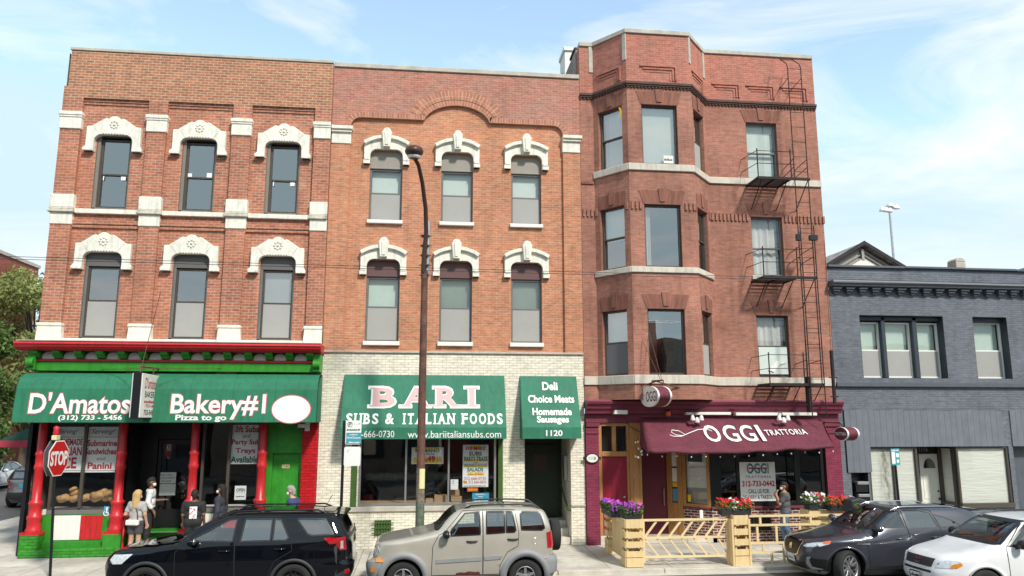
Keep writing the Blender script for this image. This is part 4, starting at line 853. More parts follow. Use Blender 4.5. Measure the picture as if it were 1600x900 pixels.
w = MB(); ga, gb, gz0, gz1 = X(585, 825), X(611, 825), Z(598, 837), Z(598, 813); w.box(ga, gb, -.0, .05, gz0, gz1); gr = w.build('vent_grille', MT['olive_paint'], B2)
w = MB()
for k in range(6): u = ga+(gb-ga)*(k+.5)/6; w.tube([(u, -.03, gz0-.02), (u, -.03, gz1+.02)], .014, seg=6)
for k in range(3): z = gz0+(gz1-gz0)*(k+.5)/3; w.tube([(ga-.08, -.035, z), (gb+.08, -.035, z)], .014, seg=6)
w.build('bars', MT['olive_paint'], gr)
# awnings
def sloped(x0, x1, zt, yf, zf, zb_, label, nm, mat):
    o = thing('awning', ((x0+x1)/2, 0, zb_), label, 'awning'); m = MB(); m.profile([(-.02, zt), (yf, zf), (yf-.01, zb_), (yf+.015, zb_), (yf+.03, zf-.03), (-.0, zt-.06)], x0, x1)
    sidep = [(-.0, zt), (yf, zf), (yf-.01, zb_), (-.0, zb_)]; TT = type('T', (), {'__call__': lambda s, a, d, z: Vector((d, a, z))})()
    m.prism(sidep, x0-.012, x0, fr=TT); m.prism(sidep, x1, x1+.012, fr=TT); rel(m, o).build('canvas', MT[mat], o); return o
zf = Z(660, 668, -.62); zbt = Z(660, 686, -.62)
A3 = sloped(-2.2, 2.31, 4.74, -.62, zf, zbt, 'wide green awning lettered BARI over the cream shopfront window', 'awning', 'canvas_b')
PS = Plane((0, -.62, zf), (1, 0, 0), (0, .60, 4.74-zf)); PV = facade(-.635)
w = MB()
for lt, x0, x1 in (('B', 577, 623), ('A', 626, 675), ('R', 677, 722), ('I', 724, 750)):
    PS.text(w, lt, (x0+1.5, 604, x1-1.5, 637), 0, .006, .045, serif=True, grow=.022); PS.text(w, lt, (x0+2.5, 605.5, x1-2.5, 636), 1, .012, .03, serif=True, grow=-.014)
rel(w, A3).build('lettering', [MT['txt_white'], MT['txt_pink']], A3); w = MB()
for s, bx_ in (('SUBS', (540, 646, 592, 663)), ('&', (602, 646, 616, 663)), ('ITALIAN', (629, 646, 711, 663)), ('FOODS', (721, 646, 786, 663))): w = MB(); PS.text(w, s, bx_, 0, .008, .03, serif=s != '&'); rel(w, A3).build('lettering', MT['txt_white'], A3)
w = MB()
PV.text(w, '312-666-0730', (546, 673, 616, 683.5), 0, .006, .0); rel(w, A3).build('lettering', MT['txt_white'], A3); w = MB(); PV.text(w, 'www.bariitaliansubs.com', (637, 673, 783, 684), 0, .006, .005)
rel(w, A3).build('lettering', [MT['txt_white'], MT['txt_pink']], A3)
A4 = sloped(2.78, 4.42, 4.73, -.62, zf-.0, zbt+.0, 'small green awning for deli and sausages over the recessed door', 'awning', 'canvas_b')
w = MB()
for pl_, s, bx_ in ((PS, 'Deli', (847, 597, 871, 610)), (PS, 'Choice Meats', (825, 617.5, 897, 629.5)), (PS, 'Homemade', (832, 637.5, 893, 649)), (PS, 'Sausages', (839, 650, 889, 663.5)), (PV, '1120', (853, 672, 879, 681.5))):
    w = MB(); pl_.text(w, s, bx_, 0, .008, .03); rel(w, A4).build('lettering', MT['txt_white'], A4)
poster((643, 699, 693, 725), .14, 'white and yellow cheese price poster behind the lamp post', [('ROMANO', .12, .7, .88, .9, 1, B_), ('CHEESE', .3, .54, .72, .66, 1), ('$6.49', .2, .08, .74, .5, 0, dict(bold=.05)), ('LB', .8, .18, .93, .44, 0)], shapes=[(.06, .9, .94, .98, 3), (.06, .06, .96, .4, 3)])
poster((723, 695, 763, 761), .14, 'tall white handwritten poster for subs, party trays and salads', [('WE MAKE', .1, .87, .9, .96, 0, dict(shear=.3, bold=.03)), ('SUBS', .24, .74, .74, .84, 1, B_), ('PARTY TRAYS', .05, .61, .97, .72, 1, B_), ('AND', .42, .555, .6, .59, 0), ('PREPARED FOODS', .06, .48, .95, .545, 1), ('SALADS', .18, .37, .8, .46, 1, B_), ('CALL AHEAD', .2, .285, .78, .34, 0, dict(shear=.3)), ('312 666-0730', .06, .17, .92, .24, 0), ('fax 312 666-0656', .04, .085, .92, .155, 0), ('www.bariitaliansubs.com', .04, .01, .9, .05, 1)], shapes=[(.3, .88, .72, .98, 3), (.05, .605, .97, .66, 3), (.06, .47, .95, .505, 3), (.15, .345, .9, .365, 3), (.18, .27, .85, .32, 3), (.02, .09, .16, .15, 3)])
poster((704, 749, 716, 765), .14, 'small white sheet beside the middle mullion of the deli window', [('~', .2, .8, .5, .88, 2), ('~~', .2, .6, .5, .66, 2)], name='notice', cat='notice')
poster((738, 770, 764, 787), .14, 'cyan notice in the lower right of the deli window', [('~', .2, .8, .8, .92, 5), ('~~', .36, .6, .64, .72, 5), ('~~~', .06, .4, .94, .52, 5), ('~~~~', .08, .2, .92, .32, 5), ('~~~~~', .14, .03, .86, .13, 5)], base='cyan_sign', name='notice', cat='notice')
poster((730, 762, 747, 768), .14, 'torn orange sale strip under the tall poster', [('~', .1, .3, .9, .7, 3)], base='orange', name='notice', cat='notice')
for i, (x0, y0, x1, y1, lb) in enumerate([(665, 780, 677, 788, 'small open cardboard box left of the others in the deli window'), (678.5, 774, 698.5, 788, 'wide cardboard box on the deli window shelf'), (703.5, 765.5, 718, 775, 'top box of the stack of cardboard boxes in the deli window'), (704.5, 775.5, 721.5, 784, 'middle box of the cardboard stack in the deli window'), (704, 784.5, 721, 788.5, 'bottom box of the cardboard stack in the deli window')]):
    yb_ = .3; u0, u1, v0, v1 = X(x0, y1, yb_), X(x1, y1, yb_), Z(x0, y1, yb_), Z(x0, y0, yb_); m = MB(); m.box(u0, u1, yb_, yb_+.35, v0, v1-.003)
    m.box(u0+(u1-u0)*.45, u0+(u1-u0)*.55, yb_-.002, yb_+.352, v0+.001, v1); tag(m.build('cardboard_box', MT['cardboard'], bevel=.006), lb, 'box', 'cardboard boxes in the deli window')
# ============================================================ 3. red brown building with the bay
YZ = type('T', (), {'__call__': lambda s, a, d, z: Vector((d, a, z))})()     # prism helper: (s -> y, d -> x)
B3 = thing('brick_building', (0, 0, 0), 'tall red brown brick building with a three sided bay and a black fire escape', 'building')
xL, xR = 4.67, 12.42
MT['stone_b3'] = plain('limestone course', (.62, .56, .47), .8, var=.12, bump=.25, bs=25, streak=.25)
pts = [(xL, 0), (5.09, 0), (5.90, -1.0), (7.86, -1.0), (8.72, 0), (xR, 0)]
segs = [Fr(a, b) for a, b in zip(pts[:-1], pts[1:])]
lv = [(4.74, 6.62), (7.85, 9.72), (10.96, 12.82)]
fh = {1: (.15, .84), 2: None, 3: (.16, .80), 4: None}
w = MB(); wt = MB()
holes_by = {}
for i, fr in enumerate(segs):
    if i in (1, 3): hs = [(fr.L*fh[i][0], fr.L*fh[i][1], a, b) for a, b in lv]
    elif i == 2: hs = [(6.33-5.90, 7.43-5.90, a, b) for a, b in lv]
    elif i == 4: hs = [(10.03-8.72, 11.05-8.72, a, b) for a, b in lv]
    else: hs = []
    holes_by[i] = hs
    wall(w, fr, 0, fr.L, 4.05, 13.3, hs, .13); wall(wt, fr, 0, fr.L, 13.3, 15.09, (), 0)
w.quad((5.09, 0, 4.05), (5.90, -1, 4.05), (7.86, -1, 4.05), (8.72, 0, 4.05)); w.build('wall', MT['brick_bay'], B3); wt.build('parapet', MT['brick_baytop'], B3)
# end returns of the front wall above the neighbours
w = MB(); w.quad((xR, 0, 4.05), (xR, 14, 4.05), (xR, 14, 15.09), (xR, 0, 15.09)); w.quad((xL+.005, .0, 13.5), (xL+.005, .45, 13.5), (xL+.005, .45, 15.09), (xL+.005, .0, 15.09)); w.build('side_wall', MT['brick_bay'], B3)
w = MB(); w.prism([(.45, 13), (.45, 15.2), (2.7, 15.2), (2.7, 14.6), (4.4, 14.6), (4.4, 13)], xL-.02, xL+.3, fr=YZ); w.build('party_wall', MT['brick_common'], B3)
w = MB(); w.prism([(.5, 15.24), (1.3, 15.24), (1.3, 15.32), (.5, 15.32)], xL-.05, xL+.3, fr=YZ); w.prism([(2.55, 15.2), (4.5, 14.6), (4.5, 14.75), (2.55, 15.4)], xL-.08, xL+.34, fr=YZ); w.build('flashing', MT['roof_dark'], B3)
w = MB(); w.box(xL-.02, xL+.4, 2.3, 3.2, 14.2, 16.1); w.box(xL-.06, xL+.44, 2.24, 3.26, 16.1, 16.25); w.build('chimney', MT['paper_white'], B3, bevel=.02)
def course(z0, z1, proud, name, mt, idx=range(5), bev=.012):
    for i in idx:
        fr = segs[i]; a = -.41*proud if i in (2,) else 0; m = MB()
        e0 = proud*.42 if i in (2, ) else (-.0 if i in (1,) else 0); e1 = proud*.42 if i == 2 else 0
        m.box(-e0, fr.L+e1, -proud, .05, z0, z1, fr=fr); m.build(name, MT[mt], B3, bevel=bev)
course(10.74, 10.95, .06, 'sill_course', 'stone_b3', (1, 2, 3, 4)); course(7.67, 7.84, .06, 'sill_course', 'stone_b3', (1, 2, 3)); course(4.48, 4.73, .05, 'sill_course', 'stone_b3')
m = MB(); m.box(xL+.02, 5.06, -.04, .05, 10.58, 10.66); m.build('brick_ledge', MT['brick_jack'], B3)
m = MB(); fr = segs[4]; m.box(10.03-8.72-.06, 11.05-8.72+.06, -.06, .05, 7.72, 7.85, fr=fr); m.build('sill', MT['stone_b3'], B3, bevel=.01)
MT['belt'] = plain('dark weathered moulding', (.10, .056, .044), .8, var=.25)
for i, fr in enumerate(segs):
    m = MB(); e0, e1 = (.05, .05) if i == 2 else (0, 0)
    m.box(-e0, fr.L+e1, -.10, .05, 13.43, 13.50, fr=fr); m.box(-e0*.6, fr.L+e1*.6, -.07, .05, 13.38, 13.43, fr=fr)
    k = 0
    while k*.11+.05 < fr.L: m.box(k*.11, k*.11+.06, -.05, .05, 13.33, 13.38, fr=fr); k += 1
    m.build('belt_moulding', MT['belt'], B3)
    m = MB(); m.box(-e0*.8, fr.L+e1*.8, -.05, .3, 15.09, 15.23, fr=fr); m.build('coping', MT['coping'], B3, bevel=.012)
for i, s in ((0, .30), (1, segs[1].L-.12), (3, -.0), (3, segs[3].L-.1)):
    m = MB(); fr = segs[i]; m.box(s, s+.13, -.03, .05, 14.22, 15.088, fr=fr); m.build('stone_strip', MT['coping'], B3, bevel=.008)
def stepped(fr, a, b, z0, z1):
    m = MB()
    for k in range(3): 
        o = .085*k; m.box(a+o, b-o, -.045+.015*k, .05, z1-o-.05, z1-o, fr=fr); m.box(b-o-.05, b-o, -.045+.015*k, .05, z0, z1-o-.05, fr=fr)
    m.build('stepped_panel', MT['brick_baytop'], B3)
stepped(segs[1], .18, 1.08, 13.62, 14.08); stepped(segs[2], .42, 1.56, 13.60, 14.08); stepped(segs[3], .2, 1.12, 13.62, 14.08)
for x0, x1 in ((8.97, 9.89), (10.1, 11.05), (11.25, 12.17)): stepped(segs[4], x0-8.72, x1-8.72, 13.63, 14.09)
for i, fr in enumerate(segs):
    k = 0; m = MB()
    while k*.125+.06 < fr.L:
        s = .04+k*.125
        if not any(h[0]-.12 < s < h[1]+.06 for h in holes_by[i]): m.box(s, s+.06, -.045, .05, 9.56, 9.79, fr=fr)
        elif m.f: m.build('dentil_course', MT['brick_bay'], B3); m = MB()
        k += 1
    if m.f: m.build('dentil_course', MT['brick_bay'], B3)
for i in (1, 2, 3, 4):
    fr = segs[i]
    for a, b, z0, z1 in holes_by[i]:
        m = MB(); n = 12; e = .16 if i in (2, 4) else .06; zt = z1+.42; d = -.012
        lo = lambda k: a-.02+(b-a+.04)*k/n; hi = lambda k: a-e+(b-a+2*e)*k/n
        for k in range(n): m.quad(fr(lo(k), d, z1), fr(lo(k+1), d, z1), fr(hi(k+1), d, zt), fr(hi(k), d, zt), uv=[(k*.09, 0), (k*.09+.09, 0), (k*.09+.09, .42), (k*.09, .42)])
        c = (a+b)/2; m.prism([(c-.08, z1+.08), (c+.08, z1+.08), (c+.12, zt+.06), (c-.12, zt+.06)], -.04, .0, fr=fr); m.build('jack_arch', MT['brick_jack'], B3)
        j = lv.index((z0, z1)); st = dict(fw=.055)
        if i == 1: window(B3, fr, a, b, z0, z1, .1, 'bronze', rail=.5, low='screen_dark' if j == 0 else 'glass', curtain=3 if j == 2 else 0, blind=.5 if j < 2 else None, **st)
        elif i == 2: window(B3, fr, a, b, z0, z1, .09, 'bronze', rail=0, curtain=1 if j == 1 else 0, blind=(.95 if j == 2 else None), bmat='blind', **st)  # top centre pale blind stands in for sky reflected in the pane
        elif i == 3: window(B3, fr, a, b, z0, z1, .1, 'bronze', rail=.5, low='screen' if j != 1 else 'glass', blind=.5, **st)
        else:
            o = window(B3, fr, a, b, z0, z1, .1, 'greyframe' if j else 'bronze', rail=.47 if j else .5, blind=.97 if j == 2 else None, curtain=3 if j < 2 else 0, top='glass_b', **st)
            if j == 0:
                q = MB(); q.quad(fr(a+.06, .08, z0+.1), fr(b-.06, .08, z0+.1), fr(b-.06, .08, z0+.92), fr(a+.06, .08, z0+.92)); q.build('inner_board', MT['blind'], o)
                q = MB(); q.prism([(a+.32, z0+.22), (a+.6, z0+.5), (b-.1, z0+.45), (b-.35, z0+.38), (a+.5, z0+.16)], .05, .06, fr=fr); q.build('torn_plastic', MT['white_paint'], o)
m = MB(); q = segs[2]; a, b, z0, z1 = holes_by[2][2]
m.quad(q(b-.42, .13, z0+.08), q(b-.12, .13, z0+.08), q(b-.12, .13, z0+.32), q(b-.42, .13, z0+.32)); o = m.build('window_notice', MT['paper_white'], B3)
m = MB(); text(m, '~~', lambda u, v, e=0: q(u, .126, v), b-.4, b-.14, z0+.16, z0+.24, 0); m.build('lettering', MT['txt_black'], o)
w = MB()
for z0, z1 in ((4.2, 7.2), (7.4, 10.3), (10.5, 13.2)):
    w.quad((xL+.1, 1.6, z0), (xR-.1, 1.6, z0), (xR-.1, 1.6, z1), (xL+.1, 1.6, z1)); w.quad((xL+.1, -.9, z0), (xR-.1, -.9, z0), (xR-.1, 1.6, z0), (xL+.1, 1.6, z0)) if False else None
w.build('room', MT['interior'], B3)
w = MB(); w.quad((xL+.02, 14, 4), (xR, 14, 4), (xR, 14, 15), (xL+.02, 14, 15)) ; w.box(xL+.05, xR-.02, .1, 13.9, 14.2, 14.3); w.prism([(5.12, .1), (5.92, -.9), (7.84, -.9), (8.70, .1)], 14.2, 14.3, fr=type('T', (), {'__call__': lambda s, a, d, z: Vector((a, z, d))})()); w.build('roof', MT['asphalt'], B3)
m = MB()   # yellow paint mark by the top left bay window
fr = segs[1]; m.add([fr(fr.L*.77+.09*math.cos(R(a)), -.004, 12.62+.17*math.sin(R(a))) for a in range(-100, 101, 20)]+[fr(fr.L*.77+.02*math.cos(R(a)), -.004, 12.62+.09*math.sin(R(a))) for a in range(100, -101, -20)], [tuple(range(22))]); m.build('paint_mark', MT['yellow'], B3)

# --- maroon shopfront
w = MB(); w.profile([(.0, 4.05), (-.34, 4.05), (-.38, 4.0), (-.36, 3.93), (-.30, 3.90), (-.28, 3.80), (-.22, 3.76), (-.20, 3.66), (.0, 3.66)], xL+.004, xR+.03); w.build('cornice', MT['maroon'], B3)
w = MB(); w.box(xL+.006, xR, -.06, .1, 3.40, 3.66); w.build('frieze', MT['maroon'], B3)
p0, p1, p2, p3 = xL+.006, X(936, 760), X(1291, 750), X(1313, 750)
for a, b in ((p0, p1), (p2, xR-.006)):
    w = MB(); w.box(a, b, -.07, .2, 0, 3.4); w.build('pilaster', MT['brick_purple'], B3)
    w = MB(); w.box(a-.0, b+.02, -.12, .1, 3.28, 3.4); w.box(a, b+.01, -.10, .1, 3.08, 3.12); w.box(a, b+.01, -.13, .1, 3.40, 3.44); w.build('pilaster_cap', MT['maroon'], B3, bevel=.01)
# timber door case with transom
dl, drr = X(941, 770, .06), X(980.5, 770, .06); zt = Z(960, 713, .06)
w = MB(); w.box(p1, dl, .0, .14, .0, 3.4); w.box(drr, drr+.07, 0, .14, 0, 3.4); w.box(dl, drr, 0, .14, zt, zt+.14); w.box(dl, drr, 0, .14, 3.30, 3.4); w.box((dl+drr)/2-.06, (dl+drr)/2+.06, .01, .13, zt+.14, 3.3); o = w.build('door_case', MT['wood_oak'], B3, bevel=.01)
q = MB(); q.quad((dl, .08, zt+.14), (drr, .08, zt+.14), (drr, .08, 3.3), (dl, .08, 3.3)); q.build('pane', MT['glass_shop'], o); q = MB(); q.box(dl-.02, drr+.02, .2, .24, zt+.05, 3.38); q.build('backing', MT['black_matt'], o)  # black sheet added behind the panes, standing in for an unlit interior
w = MB(); w.box(dl, drr, .06, .12, .24, zt); dd = w.build('door', MT['maroon_door'], B3)
w = MB()
for a, b in ((.12, .44), (.56, .88)):
    for z0, z1 in ((.42, .95), (1.05, 1.72), (1.8, 2.12)):
        m0, m1 = dl+(drr-dl)*a, dl+(drr-dl)*b; w.box(m0, m1, .05, .062, z0, z0+.03); w.box(m0, m1, .05, .062, z1-.03, z1); w.box(m0, m0+.03, .05, .062, z0+.03, z1-.03); w.box(m1-.03, m1, .05, .062, z0+.03, z1-.03)
w.build('panel_moulding', MT['maroon_door'], dd)
q = MB(); q.blob((drr-.1, .02, 1.1), (.035, .04, .035)); q.lathe([(.03, 0), (.03, -.02)], (drr-.1, .06, 1.3), seg=10, axis='y'); q.build('knob', MT['chrome'], dd)
w = MB(); w.box(p1, drr+.07, -.1, .2, 0, .24); w.build('door_step', MT['stone_dirty'], B3, bevel=.012)
wc0, wc1 = drr+.07, X(1003, 760)
w = MB(); w.box(wc0, wc1, -.05, .3, 0, 3.4); w.box(wc0+.08, wc1-.1, -.075, -.05, .3, 3.2); w.build('timber_pier', MT['wood_oak'], B3, bevel=.012)
# recessed entry
rb = .95
dx0, dx1 = X(1003, 760, rb), X(1043, 760, rb)
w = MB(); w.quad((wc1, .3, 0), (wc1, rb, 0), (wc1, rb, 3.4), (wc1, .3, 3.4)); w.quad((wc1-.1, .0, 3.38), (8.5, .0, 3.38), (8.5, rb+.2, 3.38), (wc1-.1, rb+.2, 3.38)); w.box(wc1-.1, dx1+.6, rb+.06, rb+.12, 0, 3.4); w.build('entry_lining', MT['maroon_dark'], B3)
w = MB(); w.box(dx0-.2, dx1, rb, rb+.05, .12, 2.75); dd = w.build('door', MT['maroon_dark'], B3, bevel=.01)
w = MB(); w.tube([(dx1-.14, rb-.07, .95), (dx1-.14, rb-.07, 1.45)], .016); w.tube([(dx1-.14, rb-.07, 1.0), (dx1-.14, rb, 1.0)], .012); w.tube([(dx1-.14, rb-.07, 1.4), (dx1-.14, rb, 1.4)], .012); w.build('handle', MT['chrome'], dd)
w = MB(); w.box(wc1-.1, 8.5, -.0, rb+.1, 0, .13); w.build('entry_floor', MT['concrete'], B3)
# side light of timber and angled window
q0 = (dx1, rb); q1 = (X(1067, 760, .62), .62); q2 = (X(1110, 760, .05), .05)
fs = Fr(q0, q1); w = MB(); L_ = fs.L
w.box(0, L_*.32, -.05, .08, .13, 3.0, fr=fs); w.box(L_*.68, L_*1.0, -.05, .08, .13, 3.0, fr=fs); w.box(L_*.32, L_*.68, -.04, .07, .13, 1.05, fr=fs); w.box(L_*.32, L_*.68, -.04, .07, 2.72, 3.0, fr=fs); o = w.build('side_light', MT['wood_oak'], B3, bevel=.008)
w = MB(); w.box(L_*.32, L_*.68, .0, .02, 1.05, 2.72, fr=fs); w.build('pane', MT['black'], o)
w = MB()
for z0, z1, k in ((2.1, 2.6, 0), (1.65, 2.05, 0), (1.5, 1.63, 1), (1.08, 1.45, 2)): w.box(L_*.34, L_*.66, -.012, .0, z0, z1, k, fr=fs)
w.build('stickers', [MT['poster'], MT['yellow'], MT['blue_sign']], o)
fw2 = Fr(q1, q2); L2 = fw2.L; w = MB()
w.box(0, .1, -.03, .08, .95, 3.0, fr=fw2); w.box(L2-.1, L2, -.03, .08, .95, 3.0, fr=fw2); w.box(.1, L2-.1, -.03, .08, .93, 1.05, fr=fw2); w.box(.1, L2-.1, -.03, .08, 2.75, 3.0, fr=fw2); o = w.build('entry_window', MT['wood_oak'], B3, bevel=.008)
q = MB(); q.quad(fw2(.1, .03, 1.05), fw2(L2-.1, .03, 1.05), fw2(L2-.1, .03, 2.75), fw2(.1, .03, 2.75)); q.build('pane', MT['glass_b'], o)
w = MB(); w.quad(fw2(.1, .1, 1.5), fw2(L2-.1, .1, 1.5), fw2(L2-.1, .1, 2.75), fw2(.1, .1, 2.75)); w.build('shade', MT['paper_white'], o); w = MB(); w.quad(fw2(.1, .12, 1.05), fw2(L2-.1, .12, 1.05), fw2(L2-.1, .12, 1.52), fw2(.1, .12, 1.52)); w.build('lower_shade', MT['screen'], o)
w = MB(); w.box(L2*.2, L2*.72, .0, .02, 2.25, 2.58, fr=fw2); w.build('sign_board', MT['black'], o)
w = MB(); w.box(.14, .24, .0, .02, 1.1, 1.3, fr=fw2); w.build('yellow_tag', MT['yellow'], o)
w = MB(); w.box(0, L2, -.0, .2, .0, .9, fr=fw2); w.box(q2[0], p2, .0, .2, 0, .93); w.build('bulkhead', MT['brick_bulkhead'], B3)
w = MB(); w.box(0, L2, -.05, .1, .9, .955, fr=fw2); w.box(q2[0]-.02, p2, -.05, .15, .93, 1.0); w.build('sill', MT['maroon'], B3, bevel=.01)
w = MB(); wx = [q2[0], X(1122, 750, .05), X(1155, 750, .05), X(1246, 750, .05), X(1284, 750, .05), p2]
zz0, zz1 = 1.0, 3.3
ms = [(wx[0], wx[0]+.32), (wx[2]-.08, wx[2]+.06), (wx[3]-.08, wx[3]+.08), (wx[4]-.02, p2)]
for a, b in ms: w.box(a, b, .02, .12, zz0, zz1)
for (a, b), (c, d_) in zip(ms[:-1], ms[1:]): w.box(b, c, .02, .12, zz0, zz0+.12); w.box(b, c, .02, .12, 2.62, zz1)
o = w.build('shop_window', MT['black'], B3, bevel=.008)
for (a, b), (c, d_) in zip(ms[:-1], ms[1:]):
    q = MB(); q.quad((b, .06, zz0+.12), (c, .06, zz0+.12), (c, .06, 2.62), (b, .06, 2.62)); q.build('pane', MT['glass_shop'], o)
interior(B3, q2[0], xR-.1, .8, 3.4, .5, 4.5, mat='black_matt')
w = MB(); w.box(X(1173, 810), X(1203, 810), -.03, 0, .32, .72); gr = w.build('vent_grille', MT['black'], B3)
w = MB()
for k in range(6): u = X(1173, 810)+(X(1203, 810)-X(1173, 810))*(k+.5)/6; w.tube([(u, -.05, .3), (u, -.05, .74)], .012, seg=5)
w.build('bars', MT['iron'], gr)
# maroon awning
A5 = thing('awning', (8.9, -.25, 2.7), 'sagging maroon awning lettered OGGI over the restaurant window', 'awning')
TLc, TRc = Vector((X(1001, 652, -.22), -.22, Z(1001, 652, -.22))), Vector((X(1284, 655, -.22), -.22, Z(1284, 655, -.22)))
BLc, BRc = Vector((X(1013, 702, -1.35), -1.35, Z(1013, 702, -1.35))), Vector((X(1304, 697, -1.35), -1.35, Z(1304, 697, -1.35)))
m = MB(); nu, nv = 36, 12; VV = []
for j in range(nv+1):
    for i in range(nu+1):
        u, v = i/nu, j/nv; a = TLc.lerp(TRc, u); b = BLc.lerp(BRc, u); p = a.lerp(b, v)
        p.z -= .05*math.sin(PI*v)*.9+.07*v*math.sin(PI*min(1, u*1.25))*(1 if u < .8 else 1)+.012*v*math.sin(u*31)-.1*max(0, u-.9)*10*v*.35; p.y -= .03*v*math.sin(u*17)
        VV.append(p)
idx = lambda i, j: j*(nu+1)+i
m.add(VV, [(idx(i, j), idx(i, j+1), idx(i+1, j+1), idx(i+1, j)) for j in range(nv) for i in range(nu)], 0, True)
lo = [VV[idx(i, nv)] for i in range(nu+1)]; m.add(lo+[p+Vector((0, .01, -.09-.012*math.sin(k*1.1))) for k, p in enumerate(lo)], [(i, nu+1+i, nu+2+i, i+1) for i in range(nu)], 0, True)
for u in (0, nu):
    e = [VV[idx(u, j)] for j in range(nv+1)]; base = [Vector((e[0].x, p.y, BLc.z-.06)) for p in e]; 
    m.add([e[0], e[-1], Vector((e[-1].x, e[-1].y, e[-1].z-.1)), Vector((e[0].x, -.12, e[-1].z+.05))], [(0, 1, 2, 3)], 0)
rel(m, A5).build('canvas', MT['canvas_maroon'], A5, solid=.012)
PO = Plane(BLc.lerp(BRc, .5), BRc-BLc, TLc.lerp(TRc, .5)-BLc.lerp(BRc, .5))
def awn(px, py):     # pixel -> draped awning point, slightly proud
    u, v = PO.uv(px, py); return u, v
def drape(u, v, e=0.0):
    p = PO(u, v, .0); ww = (PO.V*((TLc.lerp(TRc, .5)-BLc.lerp(BRc, .5)).length)); f = 1-v/ww.length; uu = .5+u/(BRc-BLc).length
    p.z -= .05*math.sin(PI*f)*.9+.07*f*math.sin(PI*min(1, uu*1.25)); return p+PO.n*(.03+e)
m = MB()
for lt, x0, x1 in (('O', 1100, 1124.5), ('G', 1130, 1153), ('G', 1157, 1179), ('I', 1184.5, 1190.5)):
    u0, u1 = PO.uv(x0, 675)[0], PO.uv(x1, 675)[0]; v1, v0 = PO.uv((x0+x1)/2, 663)[1], PO.uv((x0+x1)/2, 687)[1]
    if lt == 'I': m.quad(drape(u0, v0), drape(u1, v0), drape(u1, v1), drape(u0, v1))
    else: text(m, lt, drape, u0, u1, v0, v1, 0, .015)
u0, u1 = PO.uv(1195, 674)[0], PO.uv(1260, 674)[0]; v1, v0 = PO.uv(1228, 669.5)[1], PO.uv(1228, 678)[1]; text(m, 'TRATTORIA', drape, u0, u1, v0, v1, 0, .01, 1.1)
sw = [(1043, 676), (1052, 679), (1064, 679), (1076, 674), (1090, 669), (1104, 668), (1112, 671)]; sw2 = [(1070, 676), (1060, 671), (1050, 670), (1048, 673), (1056, 677), (1066, 678)]
for s in (sw, sw2):
    for a, b in zip(s[:-1], s[1:]):
        ua, va = PO.uv(*a); ub, vb = PO.uv(*b); t_ = .014; m.quad(drape(ua, va-t_), drape(ub, vb-t_), drape(ub, vb+t_), drape(ua, va+t_))
rel(m, A5).build('lettering', MT['txt_white'], A5)
m = MB(); m.box(7.6, 8.95, -.34, -.12, 3.62, 3.70); m.box(9.1, 11.6, -.34, -.12, 3.60, 3.69); rel(m, A5).build('head_rail', MT['white_paint'], A5, bevel=.01)
def floods(px, py, lb):
    o = thing('flood_lamp', (X(px, py, -.55), -.55, Z(px, py, -.55)), lb, 'lamp'); m = MB(); m.tube([(0, .35, .18), (0, .1, .16), (0, 0, .08)], .018); m.build('arm', MT['galv'], o)
    for dx in (-.13, 0, .13):
        m = MB(); m.lathe([(.03, .1), (.05, .06), (.075, -.04), (.07, -.05)], (dx, -.05, -.02 if dx else -.08), seg=12); m.build('lamp_head', MT['white_paint'], o)
floods(1088, 653, 'left cluster of three white flood lamps above the maroon awning'); floods(1223, 653, 'right cluster of three white flood lamps above the maroon awning')
o = thing('wall_lamp', (X(969, 644, -.3), -.3, Z(969, 644, -.3)), 'white wedge shaped lamp over the red house door', 'lamp'); m = MB(); m.prism([(-.2, -.06), (.2, -.06), (.2, .06), (-.17, .06)], -.1, .1); m.build('housing', MT['white_paint'], o, bevel=.015); m = MB(); m.tube([(.1, .05, -.05), (.3, .12, -.4), (.75, .2, -.62)], .01, seg=5); m.build('cable', MT['black'], o)
o = thing('warning_lamp', (X(1044, 646, -.35), -.35, Z(1044, 646, -.35)), 'small orange lantern hung under the maroon cornice', 'lamp'); m = MB(); m.lathe([(.05, -.08), (.075, -.06), (.065, .03), (.05, .06)], (0, 0, 0), seg=12); m.build('lens', MT['orange'], o); m = MB(); m.lathe([(.06, .06), (.03, .12)], (0, 0, 0), seg=10); m.build('cap', MT['black'], o)
# string lights
m = MB(); pp = []
for k in range(40):
    t = k/39; p = BLc.lerp(BRc, t)+Vector((0, .12, -.12-.07*math.sin(PI*min(1, t*1.25))-.03*abs(math.sin(t*22)))); pp.append(p)
m.tube([p-Vector((7, -1, 2.7)) for p in [pp[0]+Vector((-.1, .9, .35)), pp[0]+Vector((-.12, .6, .0))]+pp], .006, seg=4)
sl = thing('string_lights', (7, -1, 2.7), 'string of small white bulbs along the maroon awning edge', 'string lights'); m.build('wire', MT['black'], sl)
m = MB()
for k, p in enumerate(pp[::3]): m.blob(p-Vector((7, -1, 2.7))+Vector((0, -.02, -.03)), (.02, .02, .026), nu=8, nv=5)
for k in range(9): m.blob(pp[0]-Vector((7, -1, 2.7))+Vector((-.12+random.uniform(-.05, .12), random.uniform(.3, .9), random.uniform(-.15, .3))), (.026, .026, .032), nu=8, nv=5)
m.build('bulbs', MT['white_paint'], sl)
